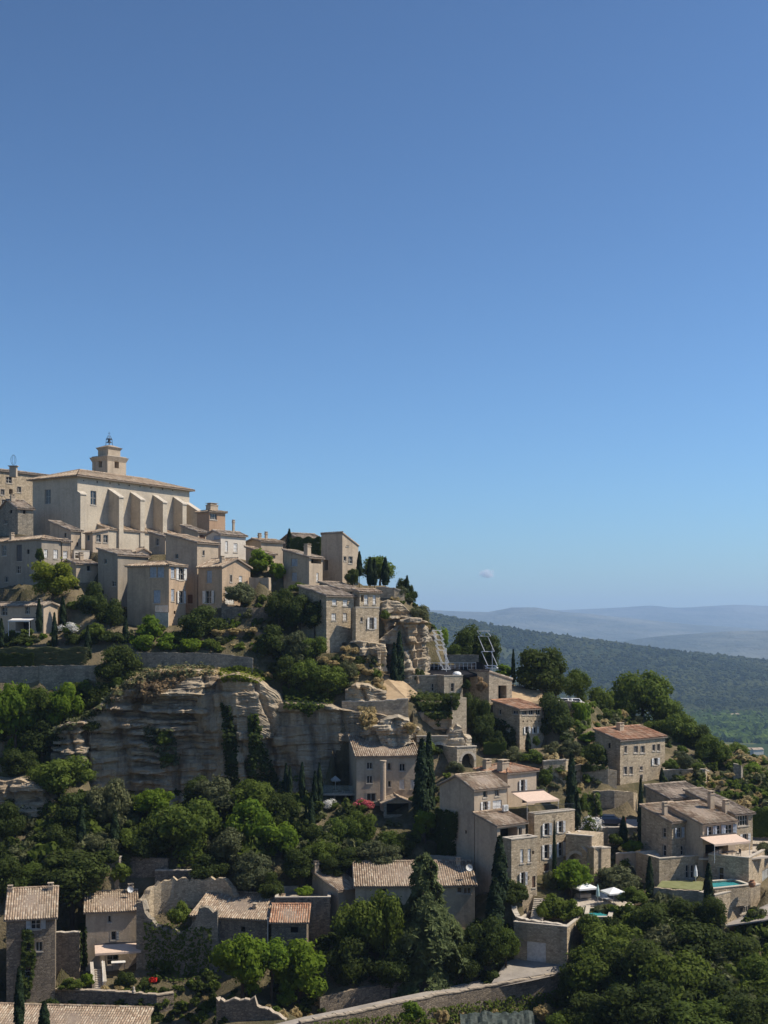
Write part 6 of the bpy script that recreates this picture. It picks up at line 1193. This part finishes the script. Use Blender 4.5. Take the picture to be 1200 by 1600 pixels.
sh('shrub', 258, 1140, 1172, 26, 173.4, 'small bush growing from the big cliff face'); sh('shrub', 262, 1176, 1196, 24, 173.2, 'lower pale bush growing from the big cliff face'); sh('shrubbright', 396, 1122, 1160, 18, 174.6, 'bright ivy on the pillar side'); sh('dry', 575, 1112, 1142, 30, 173.6, 'dry shrub at the left end of the bedded ledge'); sh('dry', 642, 1128, 1152, 26, 171.8, 'dry shrub at the right end of the bedded ledge')
# wooded belt
for px, top, bot, w_, Y, k in [(96,1174,1250,100,166,'mid'),(30,1172,1215,60,168,'dark'),(174,1208,1300,76,163,'olive'),(240,1228,1282,68,164.5,'bright'),(120,1235,1300,70,162,'dark'),(288,1244,1345,110,159,'mid'),(342,1210,1275,84,164,'olive'),(392,1218,1280,72,164,'mid'),(392,1250,1330,84,160,'bright'),(440,1240,1310,66,162,'dark'),(440,1280,1345,74,158,'bright'),(354,1290,1350,74,157,'olive'),(232,1282,1345,66,158,'dark'),(160,1296,1350,60,157.5,'olive'),(96,1290,1345,60,158,'dark'),(112,1326,1402,130,154,'dark'),(60,1345,1400,70,154,'mid'),(398,1326,1402,82,153.6,'olive'),(470,1326,1385,60,154.6,'dark'),(330,1330,1380,70,155,'dark'),(520,1340,1372,46,154.6,'dark'),(15,1250,1320,60,161,'dark'),(10,1340,1420,60,152,'dark'),(420,1360,1410,50,151.6,'dark'),(310,1215,1262,50,166,'dark'),(208,1290,1340,50,158,'mid'),(492,1290,1340,44,159,'dark')]:
    nm = {'mid': 'leafy green tree', 'dark': 'dark evergreen tree', 'bright': 'light green fig like tree', 'olive': 'grey green oak'}[k]
    where = next(s for lim, s in ((20,'at the left picture edge'),(50,'near the left edge'),(80,'left of the first belt cypress'),(105,'just left of the first belt cypress'),(130,'around the first belt cypress'),(168,'between the two belt cypresses'),(190,'by the second belt cypress'),(220,'right of the second belt cypress'),(260,'below the big cliff face'),(300,'below the right part of the big cliff'),(335,'below the left foot of the rock pillar'),(370,'straight below the rock pillar'),(395,'below the right foot of the rock pillar'),(425,'above the sunlit roof with the small vent'),(460,'below the thin cypress row'),(490,'above the dark flat topped block'),(999,'left of the glazed terrace garden')) if px < lim)
    row = 'high in the belt' if top < 1235 else 'mid belt' if top < 1300 else 'low in the belt'
    T(k, px, top, bot, w_, Y, '%s %s, %s' % ({'leafy green tree': 'green tree', 'dark evergreen tree': 'dark tree'}.get(nm, nm), where, row), group='trees of the wooded belt under the cliff')
# foreground
T('bright', 380, 1452, 1560, 96, 138, 'vivid lime green tree in front of the dark fronted house, leftmost of three'); T('bright', 468, 1470, 1560, 92, 139.4, 'vivid lime green tree in front of the dark block, rightmost of three'); T('bright', 425, 1462, 1530, 80, 138.6, 'vivid lime green tree between the two lime crowns')
sh('shrub', 278, 1406, 1454, 44, 149, 'green bush growing inside the ruin'); sh('shrubbright', 476, 1385, 1404, 36, 152, 'light green bush top above the dark block'); sh('shrubbright', 450, 1540, 1580, 40, 138, 'bright shrub at the foot of the lime trees')
T('mid', 560, 1398, 1500, 82, 143.4, 'green tree in front of the wide warped roof'); T('mid', 600, 1392, 1520, 70, 142.6, 'green tree left of the cedar'); T('dark', 548, 1460, 1545, 80, 141.4, 'dark tree low on the left of the cedar'); T('dark', 610, 1470, 1545, 70, 140.6, 'shaded tree under the left side of the cedar')
T('cedar', 664, 1322, 1540, 150, 143.2, 'big drooping cedar in front of the long ribbed roof'); T('dark', 758, 1438, 1520, 72, 143, 'bushy dark tree between cedar and garage'); T('mid', 790, 1446, 1508, 52, 143.4, 'bushy green tree touching the garage wall'); T('dark', 722, 1470, 1540, 60, 141.6, 'dark bush right under the cedar'); sh('shrubdark', 806, 1374, 1420, 48, 148.6, 'dark glossy bush at the foot of the tan front wing')
for px, top, bot, w_, Y, k in [(1022,1414,1480,92,144,'dark'),(1060,1400,1470,90,144.4,'dark'),(950,1438,1510,90,141.4,'mid'),(930,1478,1560,100,138,'mid'),(1000,1470,1560,110,136.6,'dark'),(1090,1440,1520,110,140,'dark'),(1150,1462,1530,90,139,'dark'),(1060,1490,1590,120,133,'mid'),(1130,1520,1600,110,130,'dark'),(1190,1490,1570,80,134,'mid'),(1000,1540,1625,130,127,'dark'),(920,1550,1625,90,130,'dark'),(1090,1560,1640,120,124,'mid'),(1180,1560,1640,100,123,'dark'),(895,1500,1570,50,138.4,'dark'),(1110,1402,1450,60,143.6,'dark'),(1040,1440,1510,90,141,'olive'),(880,1580,1625,60,129.6,'mid'),(1220,1540,1620,70,128,'dark')]:
    nm = {'mid': 'leafy green tree', 'dark': 'dark evergreen tree', 'olive': 'greyish oak'}[k]
    T(k, px, top, bot, w_, Y, '%s, lower right thicket, %s, %s' % (nm, 'top row' if top < 1450 else 'middle row' if top < 1500 else 'lower row' if top < 1535 else 'cut by the bottom edge', next(s for lim, s in ((890,'leftmost'),(925,'beside the lane wall'),(945,'right of the garage'),(980,'below the lower pool'),(1020,'under the lawn wall corner'),(1050,'under the lawn left end'),(1075,'under the lawn'),(1100,'under the lawn right end'),(1125,'under the pointed cypress'),(1160,'under the pool building'),(1188,'under the side road'),(1999,'at the right picture edge')) if px < lim)), group='thicket on the lower right slope')
for px, top, bot, w_, Y, k, lb in [(110,1528,1552,40,142.6,'shrub','weedy shrub beside the small stair on the courtyard wall'),(136,1520,1548,30,144,'shrubbright','yellow green shrub touching the small stair'),(196,1518,1550,40,144.6,'shrubdark','dark courtyard shrub right of the small stair'),(228,1524,1550,30,145,'shrubdark','dark courtyard shrub behind the red flowers'),(646,1568,1604,50,130,'shrubbright','yellow green shrub under the lane wall'),(690,1576,1604,40,130.4,'dry','dry shrub under the lane wall'),(850,1570,1602,40,136,'dry','dry shrub right of the tarpaulin'),(70,1560,1590,60,137,'shrubdark','dark shrub bank above the bottom left roof')]: sh(k, px, top, bot, w_, Y, lb, dy=.6)
mb = MB(); rg = np.random.default_rng(5); me = leaf_mesh('blossom', rand_unit(rg, 70) * np.array([.42,.3,.26]), rand_unit(rg, 70), .22, 'petal_pink', rg, 1.1); me.materials[0] = M['red_cloth']
q = obj('red_flowers', me); q.location = at(239,1531,143.4); tag(q, 'small clump of vivid red flowers in the dark courtyard', 'flowers')
# climbers and brush rooted on rock and masonry: leaves set on the surface itself
from mathutils.bvhtree import BVHTree
bpy.context.view_layer.update()
_v, _f = [], []
for o in list(COL.objects):
    if o.type == 'MESH' and (o.name.split('.')[0] in ('cliff', 'rock_face', 'rock_ledges', 'masonry', 'wall', 'hill')):
        b0 = len(_v); mw = o.matrix_world; _v.extend([mw @ q.co for q in o.data.vertices]); _f.extend([tuple(b0 + i for i in q.vertices) for q in o.data.polygons])
BV = BVHTree.FromPolygons(_v, _f)
def ivy(label, poly, n, mat, size, name='ivy', depth=.35, seed=0, group=None):
    rnd = random.Random(seed); C, N = [], []; xs = [p[0] for p in poly]; ys = [p[1] for p in poly]; k = 0
    while len(C) < n and k < n * 8:
        k += 1; px, py = rnd.uniform(min(xs), max(xs)), rnd.uniform(min(ys), max(ys)); ins = False
        for (x0, y0), (x1, y1) in zip(poly, poly[1:] + poly[:1]):
            if (y0 > py) != (y1 > py) and px < (x1 - x0) * (py - y0) / (y1 - y0) + x0: ins = not ins
        if not ins or noise.noise((px * .11, py * .11, seed)) + rnd.uniform(-.5, .5) < -.25: continue
        d = at(px, py, 1.0).normalized(); hit, nr, _, dist = BV.ray_cast(Vector((0,0,0)), d)
        if hit is None or hit.y > 230: continue
        if nr.dot(d) > 0: nr = -nr
        C.append(hit + nr * rnd.uniform(0, depth) * (1 + noise.noise((px * .2, py * .2, 3.3)))); N.append(nr + Vector((0,0,.4)))
    if len(C) < 20: return
    c = sum(C, Vector()) / len(C); rg = np.random.default_rng(seed); me = leaf_mesh('foliage', np.array([tuple(q - c) for q in C]), np.array([tuple(q) for q in N]), size, mat, rg, 1.5)
    root = empty(name, c); tag(root, label, 'climber' if name == 'ivy' else 'shrub', group); obj('foliage', me, root)
ivy('dark ivy curtain hanging over the shaded rock below the stage', [(638,1084),(716,1084),(712,1104),(700,1118),(684,1126),(668,1120),(655,1104),(640,1094)], 3200, 'leaf_dark', .26, seed=1, depth=.8)
ivy('dark ivy running down the left crack beside the rock pillar', [(346,1098),(360,1104),(368,1160),(376,1245),(350,1245),(352,1170)], 2600, 'leaf_dark', .26, seed=2, depth=.6)
ivy('dark ivy spreading at the right foot of the rock pillar', [(392,1120),(404,1120),(410,1170),(446,1235),(446,1260),(384,1260),(388,1180)], 3400, 'leaf_dark', .26, seed=3, depth=.6)
ivy('bright ivy strip on the side of the rock pillar', [(388,1118),(402,1116),(405,1150),(396,1168),(388,1150)], 700, 'leaf_mid', .24, seed=4, depth=.4)
ivy('brown withered brush on the upper beds of the big cliff', [(205,1082),(240,1050),(300,1046),(290,1062),(262,1078),(228,1100),(206,1112)], 2200, 'leaf_brown', .26, 'cliff_brush', .4, 5)
ivy('scrubby green patch on the middle shelf of the big cliff', [(225,1136),(270,1140),(276,1168),(246,1176),(226,1160)], 800, 'leaf_olive', .24, 'cliff_brush', .5, 6)
ivy('scrub fringe along the left upper edge of the big cliff', [(80,1130),(130,1108),(165,1082),(200,1052),(262,1040),(335,1040),(335,1052),(262,1056),(205,1070),(160,1110),(84,1150)], 2600, 'leaf_olive', .26, 'cliff_brush', .7, 31)
ivy('dry grass fringe along the big cliff edge', [(150,1066),(210,1050),(300,1042),(345,1044),(340,1056),(260,1062),(160,1090)], 1400, 'leaf_dry', .22, 'cliff_brush', .5, 32)
ivy('pale green patch low on the big cliff', [(250,1178),(276,1176),(274,1196),(252,1198)], 450, 'leaf_olive', .24, 'cliff_brush', .5, 7)
ivy('dark climber covering the lower side of the grey sided house', [(680,1264),(716,1268),(716,1290),(712,1336),(680,1336)], 2600, 'leaf_dark', .24, seed=8, depth=.6)
ivy('dark creeper on the shaded side of the red brown roofed house', [(772,1120),(790,1126),(806,1140),(808,1170),(770,1172)], 1500, 'leaf_dark', .24, seed=9, depth=.5)
ivy('moss and grass fringe on top of the rock pillar', [(338,1046),(372,1040),(408,1048),(428,1062),(400,1066),(345,1062)], 1300, 'leaf_yellow', .2, 'cliff_brush', .3, 10)
ivy('ivy draped on the side wall of the tall shaded lower left house', [(36,1452),(50,1452),(56,1500),(46,1560),(30,1560),(34,1500)], 1300, 'leaf_dark', .22, seed=11, depth=.35)
ivy('dark climber on the side of the beige rendered house', [(124,1445),(134,1442),(136,1508),(124,1510)], 600, 'leaf_dark', .22, seed=12, depth=.3)
ivy('dry bush hanging from the rim wall beside the bedded ledge', [(560,1104),(586,1104),(588,1132),(566,1140)], 700, 'leaf_dry', .24, 'cliff_brush', .5, 13)
ivy('shrub mass hanging over the smooth cliff edge', [(440,1070),(530,1076),(520,1100),(480,1112),(446,1104)], 2200, 'leaf_mid', .26, 'cliff_brush', .8, 14)
ivy('climber on the high plain wall behind the dark blue car', [(920,1240),(936,1238),(938,1272),(918,1276)], 700, 'leaf_mid', .24, seed=15, depth=.4)
ivy('creeper over the crumbling rubble wall', [(905,1166),(948,1170),(950,1200),(910,1206)], 1200, 'leaf_dark', .24, seed=16, depth=.5)
ivy('bright creeper hanging on the plaza wall', [(894,1098),(920,1098),(920,1140),(898,1146)], 1300, 'leaf_bright', .26, seed=17, depth=.5)
ivy('weeds along the foot of the lane wall', [(480,1598),(600,1585),(760,1562),(880,1545),(890,1575),(700,1600)], 1500, 'leaf_mid', .18, 'weeds', .3, 18)
ivy('weeds and moss on the massive ruin wall', [(225,1440),(330,1450),(335,1540),(230,1530)], 1500, 'leaf_mid', .18, 'weeds', .25, 19)
# undergrowth filling the slopes between the named plants
def small_var(mat, k, n, size, aspect=1.6):
    out = []
    for i in range(k):
        C, N, rg = lobes_crown(5000 + i + len(mat) * 7, 10, n, low=-.2); me = leaf_mesh('tmp', C, N, size, mat, rg, aspect); V = np.empty(len(me.vertices) * 3, np.float32); me.vertices.foreach_get('co', V)
        out.append(V.reshape(-1, 3)); bpy.data.meshes.remove(me)
    return out
UG = {'dark': ('leaf_dark', small_var('leaf_dark', 3, 430, .26)), 'mid': ('leaf_mid', small_var('leaf_mid', 3, 430, .26)), 'bright': ('leaf_bright', small_var('leaf_bright', 2, 400, .27)), 'dry': ('leaf_dry', small_var('leaf_dry', 2, 280, .25, 2.6)), 'olive': ('leaf_olive', small_var('leaf_olive', 2, 560, .2, 2.2))}
def fill(rects, n, kinds, smin, smax, label, seed):
    """ground cover that nobody could count: one object for each bank"""
    rnd = random.Random(seed); rg = np.random.default_rng(seed); k = 0; VV, MI, UV = [], [], []; names = sorted(set(kinds))
    for _ in range(n * 3):
        if k >= n: break
        x0, y0, x1, y1 = rnd.choices(rects, [(r[2]-r[0])*(r[3]-r[1]) for r in rects])[0]; p = ground(rnd.uniform(x0, x1), rnd.uniform(y0, y1))
        if p is None: continue
        ins = False
        for h in HS:
            dx, dy = p.x - h['c'].x, p.y - h['c'].y; u = dx * math.cos(h['a']) + dy * math.sin(h['a']); v = -dx * math.sin(h['a']) + dy * math.cos(h['a'])
            if -1.2 < u < h['lr'] + 1 and -1.2 < v < h['ll'] + 1: ins = True; break
        if ins: continue
        s = rnd.uniform(smin, smax); k += 1; kd = rnd.choice(kinds); A = rnd.choice(UG[kd][1]); t = rnd.uniform(0, 6.28); ct, st = math.cos(t), math.sin(t); hs = s * rnd.uniform(.7, 1.1)
        VV.append(np.stack([(A[:,0]*ct - A[:,1]*st) * s + p.x, (A[:,0]*st + A[:,1]*ct) * s + p.y, A[:,2] * hs + p.z + hs * .3], 1)); m = len(A) // 4; MI.append(np.full(m, names.index(kd), np.int32)); UV.append(np.repeat(np.clip(rg.beta(1.6, 2, m) * .8 + rnd.uniform(-.1, .25), 0, 1), 4))
    V = np.concatenate(VV).astype(np.float32); q = len(V); me = bpy.data.meshes.new('undergrowth'); me.vertices.add(q); me.loops.add(q); me.polygons.add(q // 4)
    me.vertices.foreach_set('co', V.ravel()); me.loops.foreach_set('vertex_index', np.arange(q, dtype=np.int32)); me.polygons.foreach_set('loop_start', np.arange(0, q, 4, dtype=np.int32))
    uv = np.stack([np.concatenate(UV), np.full(q, .5)], 1); l = me.uv_layers.new(name='UVMap'); l.data.foreach_set('uv', uv.astype(np.float32).ravel())
    for nme in names: me.materials.append(M[UG[nme][0]])
    me.polygons.foreach_set('material_index', np.concatenate(MI)); me.update(); tag(obj('undergrowth', me), label, kind='stuff')
fill([(0,1180,210,1340),(200,1240,480,1345),(440,1240,560,1350),(0,1330,210,1400)], 330, ['dark','mid','dark','olive'], .8, 1.9, 'dense undergrowth between the trees of the wooded belt', 1)
fill([(880,1440,1200,1600),(950,1420,1100,1470)], 220, ['dark','mid','dark','olive'], .8, 1.9, 'dense undergrowth on the lower right slope', 2)
fill([(500,1440,790,1560)], 70, ['dark'], .6, 1.3, 'dark undergrowth around the cedar', 3)
fill([(395,970,600,1090)], 130, ['mid','dry','dry','dark','olive'], .35, .9, 'scrub and dry grass on the slope below the rubble house', 4)
fill([(840,1110,960,1240),(1040,1150,1200,1260)], 120, ['mid','dark','dry','olive'], .4, 1.2, 'scrub on the right hand terraces', 5)
fill([(0,985,200,1012),(205,985,350,1020),(110,890,200,960),(340,940,440,1020)], 110, ['mid','dark','bright','olive'], .4, 1.0, 'garden greenery on the upper left terraces', 6)
fill([(640,1170,700,1330),(480,1290,700,1360),(900,1300,1000,1390)], 80, ['mid','dark','olive'], .4, 1.0, 'garden greenery between the middle houses', 7)
fill([(470,1585,860,1612),(300,1530,500,1600),(90,1550,280,1600)], 80, ['mid','dark','dry'], .3, .8, 'weeds and scrub near the bottom edge', 8)
fill([(150,1050,330,1085)], 50, ['dry','mid','olive','dry'], .3, .8, 'brush along the upper edge of the big cliff', 10)
fill([(590,925,680,1060)], 40, ['dry','olive','dry'], .25, .6, 'dry scrub among the pale rocks', 11)
fill([(1040,1190,1200,1265),(900,1090,1000,1140)], 170, ['dry','mid','olive','mid','dark'], .4, 1.1, 'dry scrub and low bushes on the right hand slope', 12)
fill([(225,1505,345,1600),(100,1560,240,1600)], 90, ['dark','mid','dark'], .35, .9, 'dark courtyard greenery below the ruin', 13)
fill([(1200,1230,1360,1330),(1200,1440,1360,1600)], 150, ['dark','mid','olive'], .8, 2.0, 'undergrowth continuing along the right slope', 14)
fill([(590,930,700,1000)], 30, ['dry','olive','mid'], .3, .8, 'scrub on the shoulder behind the pale bluff', 15)
fill([(80,1078,215,1130)], 50, ['dark','mid','olive'], .4, 1.0, 'scrub on the cliff shoulder below the garden wall', 16)
fill([(0,1090,140,1200)], 60, ['mid','dark','bright'], .7, 1.5, 'undergrowth beneath the left edge trees', 9)
# ---------------------------------------------------------------- far woods, haze, cloud
ICO_V = np.array([(0,0,-1),(.72,-.53,-.45),(-.28,-.85,-.45),(-.89,0,-.45),(-.28,.85,-.45),(.72,.53,-.45),(.28,-.85,.45),(-.72,-.53,.45),(-.72,.53,.45),(.28,.85,.45),(.89,0,.45),(0,0,1)])
ICO_F = np.array([(0,1,2),(1,0,5),(0,2,3),(0,3,4),(0,4,5),(1,5,10),(2,1,6),(3,2,7),(4,3,8),(5,4,9),(1,10,6),(2,6,7),(3,7,8),(4,8,9),(5,9,10),(6,10,11),(7,6,11),(8,7,11),(9,8,11),(10,9,11)])
def clumps(name, label, P, Rr, mat, rg):
    n = len(P); V = ICO_V[None] * (1 + .35 * rg.normal(size=(n, 12, 1))) * Rr[:, None, None] * np.array([1, 1, .8]) + P[:, None]; Fx = ICO_F[None] + (np.arange(n) * 12)[:, None, None]
    me = bpy.data.meshes.new(name); me.from_pydata(V.reshape(-1, 3).tolist(), [], Fx.reshape(-1, 3).tolist()); me.materials.append(M[mat]); tag(obj(name, me), label, kind='stuff')
rg = np.random.default_rng(77); P, Rr = [], []
while len(P) < 12500:
    y = 2150 + (3480 - 2150) * rg.random() ** 1.3; px = rg.uniform(640, 1230); x = (px - CX) / F * y
    if noise.noise((x * .012, y * .008, 2.0)) < -.3 and rg.random() < .75: continue
    P.append((x, y, wood_h(x, y) + 1.5)); Rr.append(rg.uniform(2.2, 4.8) if rg.random() < .7 else rg.uniform(4, 8))
clumps('ridge_wood', 'far evergreen wood covering the dark ridge', np.array(P), np.array(Rr), 'far_wood', rg)
P, Rr = [], []
while len(P) < 11500:
    y = 480 + (2350 - 480) * rg.random(); px = rg.uniform(880, 1240); x = (px - CX) / F * y
    f = noise.noise((x * .008, y * .004, 9.0))
    if f < -.3 and y > 900: continue
    P.append((x, y, ZP + 2)); Rr.append(rg.uniform(2.8, 7.5))
clumps('plain_woodland', 'green woods and orchards on the plain at right', np.array(P), np.array(Rr), 'plain_wood', rg)
mb = MB(); mb.box(-17000, 17000, -3500, 18000, ZP - 3, 420); hz = mb.build('haze', None); hm = bpy.data.materials.new('haze_air'); hm.use_nodes = True; ht = hm.node_tree; ht.nodes.remove(ht.nodes['Principled BSDF'])
pv = ht.nodes.new('ShaderNodeVolumePrincipled'); pv.inputs['Color'].default_value = (.50, .71, 1, 1); pv.inputs['Density'].default_value = HAZE; pv.inputs['Anisotropy'].default_value = .2; ht.links.new(pv.outputs[0], ht.nodes['Material Output'].inputs['Volume'])
hz.data.materials.clear(); hz.data.materials.append(hm); tag(hz, 'pale blue summer haze over the plain and hills', kind='stuff')
cm = bpy.data.materials.new('cloud_vapour'); cm.use_nodes = True; ct = cm.node_tree; ct.nodes.remove(ct.nodes['Principled BSDF'])
tc_ = ct.nodes.new('ShaderNodeTexCoord'); gr = ct.nodes.new('ShaderNodeTexGradient'); gr.gradient_type = 'SPHERICAL'; ct.links.new(tc_.outputs['Object'], gr.inputs[0])
nz = ct.nodes.new('ShaderNodeTexNoise'); nz.inputs['Scale'].default_value = 2.4; nz.inputs['Detail'].default_value = 5; ct.links.new(tc_.outputs['Object'], nz.inputs['Vector'])
sb = ct.nodes.new('ShaderNodeMath'); sb.operation = 'SUBTRACT'; ct.links.new(gr.outputs['Fac'], sb.inputs[0]); mn = ct.nodes.new('ShaderNodeMath'); mn.operation = 'MULTIPLY_ADD'; ct.links.new(nz.outputs['Fac'], mn.inputs[0]); mn.inputs[1].default_value = 1.5; mn.inputs[2].default_value = -.45; ct.links.new(mn.outputs[0], sb.inputs[1])
ml = ct.nodes.new('ShaderNodeMath'); ml.operation = 'MULTIPLY'; ml.use_clamp = True; ct.links.new(sb.outputs[0], ml.inputs[0]); ml.inputs[1].default_value = .06
pv = ct.nodes.new('ShaderNodeVolumePrincipled'); pv.inputs['Color'].default_value = (.97, .98, 1, 1); ct.links.new(ml.outputs[0], pv.inputs['Density']); ct.links.new(pv.outputs[0], ct.nodes['Material Output'].inputs['Volume'])
mb = MB(); mb.lathe([(math.sin(t) * 1.0 + 1e-4, -math.cos(t)) for t in np.linspace(0, math.pi, 13)], 20); cl = mb.build('cloud', cm, None, True); cl.location = at(761, 897, 19500); cl.scale = (175, 120, 105); tag(cl, 'small white cloud puff above the far mountains', 'cloud')
